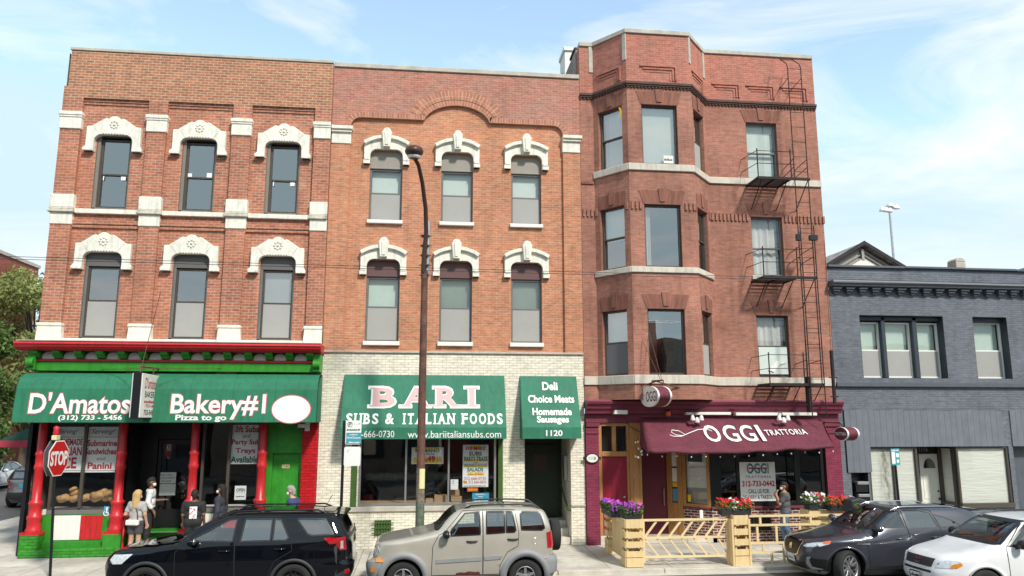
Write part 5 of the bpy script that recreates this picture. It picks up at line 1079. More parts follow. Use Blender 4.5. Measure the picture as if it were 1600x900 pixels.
# oval hanging signs
def oval_sign(px0, px1, pyc, Y1, hz, label, face, rim, word, wc, th, xoff=0):
    x = X(px0, pyc, Y1); c_ = Vector(CAM); d = at(px1, pyc, 0)-c_; t = (x-c_.x)/d.x; Y2 = (c_+d*t).y
    cy, ry = (Y1+Y2)/2, abs(Y1-Y2)/2; cz = Z(px0, pyc, Y1); o = thing('hanging_sign', (x, cy, cz), label, 'sign'); n = 36
    E = lambda k, s=1: (ry*s*math.cos(2*PI*k/n), hz*s*math.sin(2*PI*k/n))
    m = MB(); vs = [Vector((dx, E(k, s)[0], E(k, s)[1])) for dx, s in ((.02, .985), (th-.02, .985)) for k in range(n)]; m.add(vs, [(k, (k+1) % n, n+(k+1) % n, n+k) for k in range(n)], 0, True); m.build('drum', MT['canvas_maroon'], o)
    m = MB()
    for dx0, dx1 in ((-.01, .035), (th-.035, th+.01)):
        vs = [Vector((dx, E(k)[0], E(k)[1])) for dx in (dx0, dx1) for k in range(n)]; m.add(vs, [(k, (k+1) % n, n+(k+1) % n, n+k) for k in range(n)]+[tuple(range(n))[::-1], tuple(range(n, 2*n))])
    m.build('rim', MT['white_paint'], o)
    m = MB(); m.add([Vector((-.013, E(k, .93)[0], E(k, .93)[1])) for k in range(n)], [tuple(range(n))]); m.build('face', MT[face], o)
    m = MB(); text(m, word, lambda u, v, e=0: Vector((-.018, -u, v)), -ry*wc[0], ry*wc[1], -hz*wc[2], hz*wc[2], 0, .01)
    if word == 'OGGI':
        for k in range(10): a0, a1 = k/10*PI*1.5, (k+1)/10*PI*1.5; m.quad(*[Vector((-.018, ry*(.62+.12*math.cos(a)), hz*(-.05+.22*math.sin(a)+q))) for a, q in ((a0, 0), (a1, 0), (a1, .06), (a0, .06))])
    m.build('lettering', MT['txt_white' if face != 'white_paint' else 'maroon'], o); return o
S2 = oval_sign(1001, 1029, 621, -.7, .28, 'white faced oval drum sign lettered OGGI over the restaurant entrance', 'white_paint', '', 'OGGI', (.3, .85, .5), .36)
m = MB(); sx = S2.location; m.tube([(.18, .5, .28), (.25, .5, .42), (.25, -.5, .42), (.25, -.5, .28)], .018); m.tube([(.25, -.5, .42), (.25, .7, .46)], .02); m.tube([(.25, -.4, .42), (.2, .72-.02, 2.1)], .008, seg=5) ; m.tube([(.25, .1, .42), (1.4, .75, .2)], .02); m.tube([(.25, .1, .42), (-.1, .6, .3)], .015); m.tube([(.25, -.3, .42), (.0, .5, 1.6)], .008, seg=5); m.build('hanger', MT['rust'], S2)
S3 = oval_sign(1303.5, 1325, 677.5, -.8, .19, 'maroon oval drum sign lettered TRATTORIA at the awning end', 'canvas_maroon', '', 'TRATTORIA', (.8, .8, .24), .34)
m = MB(); m.tube([(.2, .2, .18), (.2, .35, .3), (-.1, .75, .32)], .014); m.build('hanger', MT['iron'], S3)
# window banner, plaque
poster((1156.5, 722, 1212, 783), -.01, 'white hanging banner with the restaurant phone number in the dark window', [('OGGI', .2, .70, .82, .97, 0, dict(bold=.02)), ('OGGI', .225, .73, .795, .94, 3, dict(bold=-.01)), ('TRATTORIA', .15, .59, .88, .65, 2, dict(space=1.3)), ('312-733-0442', .05, .37, .97, .52, 1, B_), ('CALL US FOR', .22, .2, .8, .31, 2, dict(bold=.01)), ('DELIVERY & TAKEOUT', .05, .05, .97, .15, 2, dict(bold=.01))], name='banner', cat='banner', mats=('txt_teal', 'txt_red', 'txt_black', 'poster'), shapes=[(.25, .82, .8, .86, 1)])
o = thing('house_number', (X(925, 716, -.075), -.085, Z(925, 716, -.075)), 'white oval house number plaque on the maroon pilaster', 'plaque'); m = MB(); n = 24; m.prism([(.2*math.cos(2*PI*k/n), .14*math.sin(2*PI*k/n)) for k in range(n)], -.03, .01); m.box(-.26, .26, -.015, .01, -.04, .04); m.build('plate', MT['iron'], o); m = MB(); m.prism([(.165*math.cos(2*PI*k/n), .115*math.sin(2*PI*k/n)) for k in range(n)], -.036, -.03); m.build('face', MT['white_paint'], o); m = MB(); text(m, '1118', lambda u, v, e=0: Vector((u, -.040, v)), -.1, .1, -.045, .045); m.build('lettering', MT['txt_black'], o)

# --- fire escape
FE = thing('fire_escape', (11.0, -.4, 4.5), 'black iron fire escape with three balconies and a roof ladder', 'fire escape')
dF = -.84
for z in (4.5, 7.66, 10.72):
    m = MB(); x0, x1 = 9.93, 11.0
    for k in range(9): y = -.03+(dF+.03)*k/8; m.box(x0, x1, y-.022, y+.022, z, z+.03)
    for x in (x0, (x0+x1)/2, x1-.04): m.box(x, x+.04, dF-.02, 0, z-.05, z)
    m.box(x0, 11.6, dF-.03, dF+.02, z-.05, z+.03); rel(m, FE).build('balcony_floor', MT['iron'], FE)
    m = MB()
    for h in (.45, .85): m.tube([(x0-.12, 0, z+h-.02), (x0+.02, dF, z+h), (11.15, dF, z+h)], .011, seg=6)
    for x in (x0+.03, x1+.02): m.tube([(x, dF, z-.05), (x, dF, z+.92)], .018, seg=6)
    rel(m, FE).build('railing', MT['iron'], FE)
    for x in (x0+.15, x1-.1, 11.55):
        m = MB(); m.tube([(x, dF+.05, z-.05), (x-.02, 0, z-.78)], .016, seg=6); rel(m, FE).build('bracket', MT['iron'], FE)
def ladder(x0, x1, y, z0, z1, top=False, step=.34):
    m = MB()
    for x in (x0, x1): m.tube([(x, y, z0), (x, y, z1)]+([(x, y+.08, z1+.16), (x-.01, y+.46, z1+.5)] if top else []), .016, seg=6)
    z = z0+.2
    while z < z1: m.tube([(x0, y, z), (x1, y, z)], .009, seg=5); z += step
    if top: m.tube([(x0, y+.42, z1+.46), (x1, y+.42, z1+.46)], .011, seg=5)
    rel(m, FE).build('ladder', MT['iron'], FE)
ladder(11.12, 11.55, dF, 4.5, 14.35, True, .48); ladder(11.16, 11.59, dF-.05, 3.55, 9.25, False, .45)
m = MB()
for z in (14.0, 11.35, 11.1, 8.6, 8.3, 5.2): m.tube([(11.12, dF, z), (11.2, 0, z-.05)], .012, seg=5); m.tube([(11.55, dF, z), (11.6, 0, z-.05)], .012, seg=5)
rel(m, FE).build('stays', MT['iron'], FE)
m = MB(); m.box(11.04, 11.18, dF-.06, dF+.06, 8.78, 8.98); m.box(11.46, 11.70, dF-.07, dF+.07, 8.80, 8.96); rel(m, FE).build('pulley_box', MT['black'], FE, bevel=.01)
for x, z0, z1 in ((11.15, 3.7, 4.72), (11.95, 3.95, 5.5)):
    m = MB(); m.tube([(x, dF+.1, z0), (x, dF+.1, z1)], .075 if x < 11.5 else .05, seg=10); m.tube([(x, dF+.1, z1), (x, dF+.05, 8.8)], .007, seg=4); m.tube([(x-.12, dF+.08, z0+.75), (x+.12, dF+.08, z0+.75)], .02, seg=6); m.tube([(x-.12, dF+.08, z0+.2), (x+.12, dF+.08, z0+.2)], .02, seg=6); rel(m, FE).build('counterweight', MT['iron'], FE)

# ============================================================ 4. grey painted building
B4 = thing('brick_building', (0, 0, 0), 'two storey slate grey painted brick building at the right', 'building')
xL, xR, ZT = 12.43, 26.0, 8.2
W4 = [(X(1346, 540), X(1477, 540)), (X(1523.5, 540), X(1577, 540)), (19.9, 21.1)]
shw = [(X(1359, 740), X(1580, 740))]
w = MB(); wall(w, F0, xL, xR, 0, ZT, [(a, b, 4.74, 6.68) for a, b in W4]+[(shw[0][0], shw[0][1], 0, 2.68), (12.72, 13.26, 0, 1.93), (X(1587, 740), 20.5, 0, 2.68)], .36, mr=1); w.build('wall', [MT['brick_grey'], MT['navy']], B4)
shell(B4, xL, xR, 7.5, 0, ZT, 'brick_grey')
m = MB(); m.profile([(.02, 7.73), (-.30, 7.72), (-.33, 7.64), (-.27, 7.60), (-.26, 7.55), (-.12, 7.53), (.02, 7.53)], xL+.0, xR); m.build('cornice', MT['grey_dark'], B4)
k = 0
while 12.62+k*.425 < 20.5:
    x = 12.62+k*.425; m = MB(); m.box(x-.14, x+.14, -.2, .05, 7.46, 7.527); m.box(x-.105, x+.105, -.15, .05, 7.39, 7.46); m.box(x-.07, x+.07, -.09, .05, 7.32, 7.39); m.build('bracket', MT['grey_dark'], B4, bevel=.01); k += 1
m = MB(); x = xL
rr = random.Random(9)
while x < xR: wd = rr.uniform(1.8, 3.4); dz = rr.uniform(-.012, .012); m.box(x, min(x+wd, xR), -.09, .3, ZT-.03+dz, ZT+.04+dz); x += wd
m.build('coping', MT['grey_dark'], B4, bevel=.01)
m = MB(); m.box(xL, xR, -.10, .05, 4.47, 4.60); m.build('belt_course', MT['grey_dark'], B4, bevel=.012)
a, b = W4[0]; mu = [(X(1378, 540, .2), X(1384.5, 540, .2)), (X(1426.5, 540, .2), X(1434, 540, .2))]
m = MB()
for q0_, q1_ in mu: m.box(q0_+.0, q1_-.0, .16, .4, 4.75, 6.66)
m.box(a, b, .16, .4, 6.54, 6.678); m.build('mullion', MT['navy'], B4, bevel=.02)
for s0_, s1_ in ((a+.002, mu[0][0]), (mu[0][1], mu[1][0]), (mu[1][1], b-.002)): window(B4, F0, s0_, s1_, 4.76, 6.5, .3, 'white_paint', rail=.49, low='screen', blind=.72, bmat='blind_green', fw=.05, top='glass_b')
for (a, b) in W4[1:]:
    window(B4, F0, a+.002, b-.002, 4.76, 6.54, .3, 'white_paint', rail=.49, low='screen', blind=.72, bmat='blind_green', fw=.05, top='glass_b'); m = MB(); m.box(a, b, .2, .4, 6.54, 6.678); m.build('jamb', MT['navy'], B4)
interior(B4, xL+.1, 22, 4.6, 6.9, .55, 3)
# vertical boarding
m = MB(); x = X(1321, 690); xe = X(1568, 690); bw_ = (xe-x)/27
for k in range(27):
    z0 = 1.93 if x+bw_*.5 < 13.33 else 2.68; m.box(x+.003, x+bw_-.003, -.035, .0, z0+.0, 3.77+random.uniform(-.005, .012)); x += bw_
x = X(1581, 690)
for k in range(10): m.box(x+.003, x+bw_-.003, -.035, .0, 2.68, 3.77); x += bw_
m.build('boarding', MT['grey_paint'], B4)
m = MB(); m.box(X(1320, 690)-.03, xe+.02, -.02, .0, 1.9, 3.8); 
sh = MB(); sh.quad((X(1320, 690)-.01, -.008, 2.68), (xe+.005, -.008, 2.68), (xe+.005, -.008, 3.78), (X(1320, 690)-.01, -.008, 3.78)); sh.quad((X(1320, 690)-.01, -.008, 1.93), (13.33, -.008, 1.93), (13.33, -.008, 2.68), (X(1320, 690)-.01, -.008, 2.68)); sh.build('board_gaps', MT['black'], B4)
# shop windows with paper
s0_, s1_ = shw[0]; xa, xb, xc = X(1437, 740), X(1498, 740), s1_
fwb = .07; mm_ = X(1399.5, 740)
for u0, u1 in ((xb, xc), (s0_, xa)):
    m = MB(); m.box(u0, u0+fwb, .03, .14, 1.0, 2.68); m.box(u1-fwb, u1, .03, .14, 1.0, 2.68); m.box(u0+fwb, u1-fwb, .03, .14, 2.61, 2.68); m.box(u0, u1, -.05, .16, .86, 1.0)
    if u0 == s0_: m.box(mm_-.035, mm_+.035, .03, .14, 1.0, 2.61)
    o = m.build('shop_window', MT['bronze'], B4, bevel=.008)
for u0, u1 in ((s0_+fwb, mm_-.035), (mm_+.035, xa-fwb), (xb+fwb, xc-fwb)):
    q = MB(); q.quad((u0, .08, 1.0), (u1, .08, 1.0), (u1, .08, 2.61), (u0, .08, 2.61)); q.build('pane', MT['glass_b'], o)
mat, nt, bb, N, L = _mat('stained window paper'); bb.inputs['Roughness'].default_value = .8
t = N('ShaderNodeTexCoord'); sp = N('ShaderNodeSeparateXYZ'); L(t.outputs['Object'], sp.inputs[0]); mpn = N('ShaderNodeMapping'); mpn.inputs['Scale'].default_value = (5, 1, 1.6); L(t.outputs['Object'], mpn.inputs[0]); n = N('ShaderNodeTexNoise', _Scale=2.0, _Detail=8.0, _Roughness=.7); L(mpn.outputs[0], n.inputs['Vector'])
ds = N('ShaderNodeMath', operation='SUBTRACT'); L(sp.outputs['X'], ds.inputs[0]); ds.inputs[1].default_value = X(1387, 740); ab = N('ShaderNodeMath', operation='ABSOLUTE'); L(ds.outputs[0], ab.inputs[0]); r1 = N('ShaderNodeMapRange', _From_Min=.0, _From_Max=.28, _To_Min=.85, _To_Max=.0); L(ab.outputs[0], r1.inputs['Value'])
mu_ = N('ShaderNodeMath', operation='MULTIPLY'); L(r1.outputs[0], mu_.inputs[0]); r2 = N('ShaderNodeMapRange', _From_Min=.35, _From_Max=.6); L(n.outputs['Fac'], r2.inputs['Value']); L(r2.outputs[0], mu_.inputs[1])
mxx = N('ShaderNodeMix', data_type='RGBA'); L(mu_.outputs[0], mxx.inputs[0]); mxx.inputs[6].default_value = (.80, .78, .68, 1); mxx.inputs[7].default_value = (.10, .08, .04, 1); L(mxx.outputs[2], bb.inputs['Base Color']); MT['paper_stain'] = mat
wv = N('ShaderNodeTexNoise', _Scale=3.0, _Detail=3.0); mp2 = N('ShaderNodeMapping'); mp2.inputs['Scale'].default_value = (.6, 1, 5); L(t.outputs['Object'], mp2.inputs[0]); L(mp2.outputs[0], wv.inputs['Vector']); bp = N('ShaderNodeBump', _Strength=.5, _Distance=.04); L(wv.outputs['Fac'], bp.inputs['Height']); L(bp.outputs[0], bb.inputs['Normal'])
for u0, u1 in ((s0_+fwb, mm_-.035), (mm_+.035, xa-fwb), (xb+fwb, xc-fwb)): m = MB(); m.quad((u0, .11, 1.0), (u1, .11, 1.0), (u1, .11, 2.61), (u0, .11, 2.61)); m.build('window_paper', MT['paper_stain'], o)
m = MB(); m.box(s0_, xa, .02, .16, .0, .86); m.build('stall_riser', MT['brick_grey'], B4); m = MB(); m.box(xb, xc, .02, .16, .0, .86); m.build('stall_riser', MT['brick_grey'], B4)
rd = .9; d0, d1 = X(1438, 740, rd), X(1468, 740, rd); fd = Fr((d1, rd), (xb+.0, .14))
m = MB(); m.quad((xa-.0, .14, 0), (xa, .14, 2.68), (d0, rd, 2.68), (d0, rd, 0)); m.quad((s0_, .05, 2.675), (xc, .05, 2.675), (xc, rd, 2.675), (s0_, rd, 2.675)); m.quad((d0-.3, rd+.06, 0), (d1+.3, rd+.06, 0), (d1+.3, rd+.06, 2.68), (d0-.3, rd+.06, 2.68)); m.build('entry_lining', MT['navy'], B4)
m = MB(); m.box(0, .12, -.04, .08, 0, 2.68, fr=fd); m.box(fd.L-.1, fd.L, -.04, .08, 0, 2.68, fr=fd); m.box(.12, fd.L-.1, -.04, .08, 0, 1.0, fr=fd); m.box(.12, fd.L-.1, -.04, .08, 2.6, 2.68, fr=fd); o2 = m.build('side_window', MT['bronze'], B4); q = MB(); q.quad(fd(.12, .04, 1.0), fd(fd.L-.1, .04, 1.0), fd(fd.L-.1, .04, 2.6), fd(.12, .04, 2.6)); q.build('window_paper', MT['paper_stain'], o2)
m = MB(); m.box(d0, d1, rd, rd+.05, .1, 2.42); dd = m.build('door', MT['paper_white'], B4)
c_ = (d0+d1)/2; m = MB(); m.prism(arc(c_, 1.98, .2, 0, 180, 10, .3), rd-.01, rd+.02); m.build('fan_light', MT['glass_car'], dd)
m = MB()
for a_, b_ in ((.12, .46), (.54, .88)): 
    for z0, z1 in ((.25, .9), (1.05, 1.85)): u0, u1 = d0+(d1-d0)*a_, d0+(d1-d0)*b_; m.box(u0, u1, rd-.012, rd, z0, z0+.025); m.box(u0, u1, rd-.012, rd, z1-.025, z1); m.box(u0, u0+.025, rd-.012, rd, z0+.025, z1-.025); m.box(u1-.025, u1, rd-.012, rd, z0+.025, z1-.025)
m.build('panel_moulding', MT['paper_white'], dd); m = MB(); m.blob((d1-.1, rd-.05, 1.05), (.035, .045, .035)); m.blob((d1-.1, rd-.02, 1.28), (.03, .02, .03)); m.build('knob', MT['iron'], dd)
m = MB(); m.box(d0-.1, d1+.3, rd-.02, rd+.04, 2.44, 2.67); o3 = m.build('transom', MT['black'], B4); m = MB(); text(m, '1116', lambda u, v, e=0: Vector((u, rd-.024, v)), d0+.02, d0+.3, 2.49, 2.62); m.build('lettering', MT['screen'], o3)
m = MB(); m.box(d0-.6, d1+.6, -.05, rd, 0, .1); m.build('door_step', MT['stone_dirty'], B4)
m = MB(); m.box(12.72, 13.26, .3, .34, 0, 1.93); m.build('recess_back', MT['black'], B4); ml = [(.98, 1.30), (1.34, 1.66)]
for z0, z1 in ((1.02, 1.32), (1.36, 1.68)):
    o = thing('mailbox', (13.0, .0, z0), 'upper black mailbox with a pale lid beside the grey shop' if z0 > 1.2 else 'lower black mailbox with a pale lid beside the grey shop', 'mailbox'); m = MB(); m.box(-.17, .22, -.02, .25, 0, z1-z0-.06); m.build('body', MT['black'], o, bevel=.01); m = MB(); m.box(-.12, .24, -.06, .25, z1-z0-.1, z1-z0-.015); m.build('lid', MT['alum'], o, bevel=.015)
m = MB(); m.box(X(1587, 740), 20.5, .3, .36, 0, 2.68); m.build('recess_back', MT['grey_dark'], B4)
# ============================================================ vehicles
def carpaint(name, col, metal=.0, rough=.28, coat=1.0, dust=.35, spec=.5):
    m, nt, b, N, L = _mat(name); b.inputs['Roughness'].default_value = rough; b.inputs['Metallic'].default_value = metal; b.inputs['Coat Weight'].default_value = coat; b.inputs['Coat Roughness'].default_value = .02; b.inputs['Specular IOR Level'].default_value = spec
    t = N('ShaderNodeTexCoord'); n = N('ShaderNodeTexNoise', _Scale=2.2, _Detail=6.0); L(t.outputs['Object'], n.inputs['Vector']); r = N('ShaderNodeMapRange', _From_Min=.3, _From_Max=.7, _To_Min=.92, _To_Max=1.06); L(n.outputs['Fac'], r.inputs['Value'])
    sx = N('ShaderNodeSeparateXYZ'); L(t.outputs['Object'], sx.inputs[0]); r2 = N('ShaderNodeMapRange', _From_Min=.25, _From_Max=.7, _To_Min=dust, _To_Max=0.0); L(sx.outputs['Z'], r2.inputs['Value'])   # road dust on the sills
    n2 = N('ShaderNodeTexNoise', _Scale=5.0, _Detail=8.0, _Roughness=.7); L(t.outputs['Object'], n2.inputs['Vector']); mm = N('ShaderNodeMath', operation='MULTIPLY'); L(r2.outputs[0], mm.inputs[0]); L(n2.outputs['Fac'], mm.inputs[1])
    v = N('ShaderNodeVectorMath', operation='SCALE'); v.inputs[0].default_value = col; L(r.outputs[0], v.inputs['Scale'])
    mx_ = N('ShaderNodeMix', data_type='RGBA'); L(mm.outputs[0], mx_.inputs[0]); L(v.outputs[0], mx_.inputs[6]); mx_.inputs[7].default_value = (.16, .14, .11, 1); L(mx_.outputs[2], b.inputs['Base Color']); return m
MT['car_black'] = carpaint('black car paint', (.003, .0035, .006), rough=.5, dust=.05, spec=0.0); MT['car_beige'] = carpaint('light khaki metallic paint', (.50, .46, .385), .3, .35, dust=.2); MT['car_charcoal'] = carpaint('charcoal metallic paint', (.050, .052, .068), .35, .28); MT['car_white'] = carpaint('white car paint', (.80, .80, .79)); MT['car_grey'] = carpaint('grey metallic paint', (.17, .17, .175), .4, .35); MT['car_navy'] = carpaint('dark navy paint', (.02, .03, .05))
MT['rubber'] = plain('tyre rubber', (.022, .021, .020), .85, var=.2, bump=.3, bs=60); MT['cladding'] = plain('dark plastic cladding', (.035, .035, .037), .6, var=.08); MT['cladding_grey'] = plain('grey plastic cladding', (.27, .27, .27), .55, var=.08); MT['rim'] = plain('machined alloy', (.62, .62, .63), .3, metal=.85, var=.05); MT['rim_black'] = plain('black alloy', (.03, .03, .033), .3, metal=.5); MT['cabin'] = plain('cabin trim', (.045, .043, .042), .8, var=.1); MT['seat'] = plain('seat cloth', (.09, .085, .08), .85, var=.1)
MT['lens_red'] = plain('red lens', (.45, .008, .015), .12, var=.05, coat=1.0); MT['lens_amber'] = plain('amber lens', (.75, .26, .02), .12, var=.05, coat=1.0); MT['lens_clear'] = plain('headlamp lens', (.66, .66, .66), .15, metal=.25, var=.25, vs=18, coat=1.0); MT['rustpatch'] = plain('rust', (.12, .025, .012), .9, var=.4, vs=20)
def pchip(P):
    xs = np.array([p[0] for p in P], float); ys = np.array([p[1] for p in P], float); h = np.diff(xs); d = np.diff(ys)/h; m = np.zeros(len(xs)); m[0], m[-1] = d[0], d[-1]
    for i in range(1, len(xs)-1):
        if d[i-1]*d[i] > 0: w1, w2 = 2*h[i]+h[i-1], h[i]+2*h[i-1]; m[i] = (w1+w2)/(w1/d[i-1]+w2/d[i])
    def f(z):
        z = min(max(z, xs[0]), xs[-1]); i = min(max(int(np.searchsorted(xs, z))-1, 0), len(h)-1); t = (z-xs[i])/h[i]
        return (2*t**3-3*t*t+1)*ys[i]+(t**3-2*t*t+t)*h[i]*m[i]+(-2*t**3+3*t*t)*ys[i+1]+(t**3-t*t)*h[i]*m[i+1]
    return f
def inside(p, poly):
    x, y = p; c = False; n = len(poly)
    for i in range(n):
        (x1, y1), (x2, y2) = poly[i], poly[i-1]
        if (y1 > y) != (y2 > y) and x < (x2-x1)*(y-y1)/(y2-y1)+x1: c = not c
    return c
class Body:
    def __init__(s, front, rear, width, n):
        s.fx, s.rx, s.w, s.n = pchip(front), pchip(rear), pchip(width), pchip(n); s.z0, s.z1 = front[0][0], front[-1][0]; s.front = front
    def abc(s, z): a, b = s.fx(z), s.rx(z); return (a+b)/2, (b-a)/2, s.w(z), s.n(z)
    def side(s, x, z):
        xc, a, w, n = s.abc(z); X_ = min(abs((x-xc)/a), .9999); return Vector((x, -w*(1-X_**n)**(1/n), z))
    def frontp(s, y, z, rear=False):
        xc, a, w, n = s.abc(z); Y_ = min(abs(y/w), .9999); q = a*(1-Y_**n)**(1/n); return Vector((xc+(q if rear else -q), y, z))
    def pt(s, mode, a, z): return s.side(a, z) if mode == 's' else s.frontp(a, z, mode == 'r')
    def nrm(s, mode, a, z):
        e = .006; z = min(max(z, s.z0+e), s.z1-e); du = s.pt(mode, a+e, z)-s.pt(mode, a-e, z); dv = s.pt(mode, a, z+e)-s.pt(mode, a, z-e); n = du.cross(dv)
        if n.length < 1e-9: return Vector((0, -1, 0))
        n.normalize(); ref = {'s': Vector((0, -1, .2)), 'f': Vector((-1, 0, .2)), 'r': Vector((1, 0, .2))}[mode]
        return n if n.dot(ref) > 0 else -n
    def drape(s, mb, poly, mode='s', off=.004, m=0, step=.07, rim=.012, far=False, holes=()):
        bm = bmesh.new(); f = bm.faces.new([bm.verts.new((a, b, 0)) for a, b in poly]); lo = [min(p[k] for p in poly) for k in (0, 1)]; hi = [max(p[k] for p in poly) for k in (0, 1)]
        for k in (0, 1):
            c = math.floor(lo[k]/step)*step+step
            while c < hi[k]:
                if c > lo[k]+1e-4: bmesh.ops.bisect_plane(bm, geom=bm.verts[:]+bm.edges[:]+bm.faces[:], plane_co=(c, 0, 0) if k == 0 else (0, c, 0), plane_no=(1, 0, 0) if k == 0 else (0, 1, 0))
                c += step
        for h_ in holes:
            for (a0, b0), (a1, b1) in zip(h_, h_[1:]+h_[:1]): bmesh.ops.bisect_plane(bm, geom=bm.verts[:]+bm.edges[:]+bm.faces[:], plane_co=(a0, b0, 0), plane_no=(b1-b0, a0-a1, 0))
            kill = [f for f in bm.faces if inside(f.calc_center_median()[:2], h_)]; bmesh.ops.delete(bm, geom=kill, context='FACES')
        bmesh.ops.triangulate(bm, faces=[f for f in bm.faces if len(f.verts) > 4]); bm.verts.index_update(); V = []; B = []; fl = -1 if far else 1
        for v in bm.verts:
            p = s.pt(mode, v.co.x, v.co.y); n = s.nrm(mode, v.co.x, v.co.y); q = p+n*off; r = p+n*(off-rim); V.append((q.x, q.y*fl, q.z)); B.append((r.x, r.y*fl, r.z))
        N_ = len(V); fs = [tuple(v.index for v in f.verts) for f in bm.faces]; mb.add(V, fs, m, True)
        if rim: 
            bd = [tuple(v.index for v in e.verts) for e in bm.edges if len(e.link_faces) == 1]; mb.add(V+B, [(a, b, b+N_, a+N_) for a, b in bd], m)
        bm.free()
    def strip(s, mb, path, wd, mode='s', off=.004, m=0, far=False, closed=False, step=.05):
        P = []; path = list(path)+([path[0]] if closed else [])
        for a, b in zip(path[:-1], path[1:]):
            k = max(1, int(math.dist(a, b)/step)); P += [(a[0]+(b[0]-a[0])*i/k, a[1]+(b[1]-a[1])*i/k) for i in range(k)]
        P.append(path[-1]); n = len(P); V = []; fl = -1 if far else 1
        for i in range(n):
            a, b = P[i-1 if i else (n-2 if closed else 0)], P[i+1 if i < n-1 else (1 if closed else n-1)]; tx, tz = b[0]-a[0], b[1]-a[1]; l = math.hypot(tx, tz) or 1
            for sg in (-.5, .5):
                q = (P[i][0]-tz/l*wd*sg, P[i][1]+tx/l*wd*sg); p = s.pt(mode, *q)+s.nrm(mode, *q)*off; V.append((p.x, p.y*fl, p.z))
        mb.add(V, [(2*i, 2*i+2, 2*i+3, 2*i+1) for i in range(n-1)], m, True)
def make_wheel(parent, loc, R_, w, rim_r, spokes, rimmat, steer=0.0, far=False, twin=False, hub='rim', flare=.5):
    o = MB(); y = w/2
    o.lathe([(rim_r-.01, -y+.02), (rim_r+.015, -y), (R_-.035, -y+.004), (R_-.012, -y+.02), (R_, -y+.05), (R_, y-.05), (R_-.012, y-.02), (R_-.035, y-.004), (rim_r+.015, y), (rim_r-.01, y-.02)], (0, 0, 0), seg=40, axis='y', cap=False)
    wh = o.build('wheel', MT['rubber'], parent); wh.location = loc; wh.rotation_euler = (0, 0, steer+(PI if far else 0))
    r = MB(); r.lathe([(rim_r, -y+.025), (rim_r-.02, -y+.012), (rim_r-.03, -y+.03), (rim_r-.04, y-.05)], (0, 0, 0), seg=36, axis='y', cap=False)
    r.lathe([(.001, -y+.045), (.05, -y+.045), (.06, -y+.06)], (0, 0, 0), seg=16, axis='y')
    for k in range(spokes):
        for q in ((-.5, .5) if twin else (0,)):
            a = 2*PI*k/spokes+PI/2; a1 = a+q*.16; a2 = a+q*flare; hw0, hw1 = (.014, .016) if twin else (.03, .026)
            p = lambda an, rr, t, yy: (rr*math.cos(an)-t*math.sin(an), yy, rr*math.sin(an)+t*math.cos(an))
            r0, r1 = .04, rim_r-.018; yo0, yo1 = -y+.045, -y+.028
            V = [p(a1, r0, -hw0, yo0), p(a1, r0, hw0, yo0), p(a2, r1, hw1, yo1), p(a2, r1, -hw1, yo1), p(a1, r0, -hw0, yo0+.04), p(a1, r0, hw0, yo0+.04), p(a2, r1, hw1, yo1+.04), p(a2, r1, -hw1, yo1+.04)]
            r.add(V, [(0, 3, 2, 1), (0, 1, 5, 4), (1, 2, 6, 5), (2, 3, 7, 6), (3, 0, 4, 7)])
    for k in range(5): a = 2*PI*k/5; r.lathe([(.009, 0), (.006, -.01)], (.032*math.cos(a), -y+.043, .032*math.sin(a)), seg=6, axis='y')
    r.build('rim', MT[rimmat], wh, bevel=.004)
    b = MB(); b.lathe([(rim_r-.045, -.03), (rim_r-.05, -.02)], (0, 0, 0), seg=24, axis='y'); b.lathe([(.14, -.045), (.14, -.035)], (0, 0, 0), seg=20, axis='y'); b.build('brake_disc', MT['cladding'], wh)
    return wh
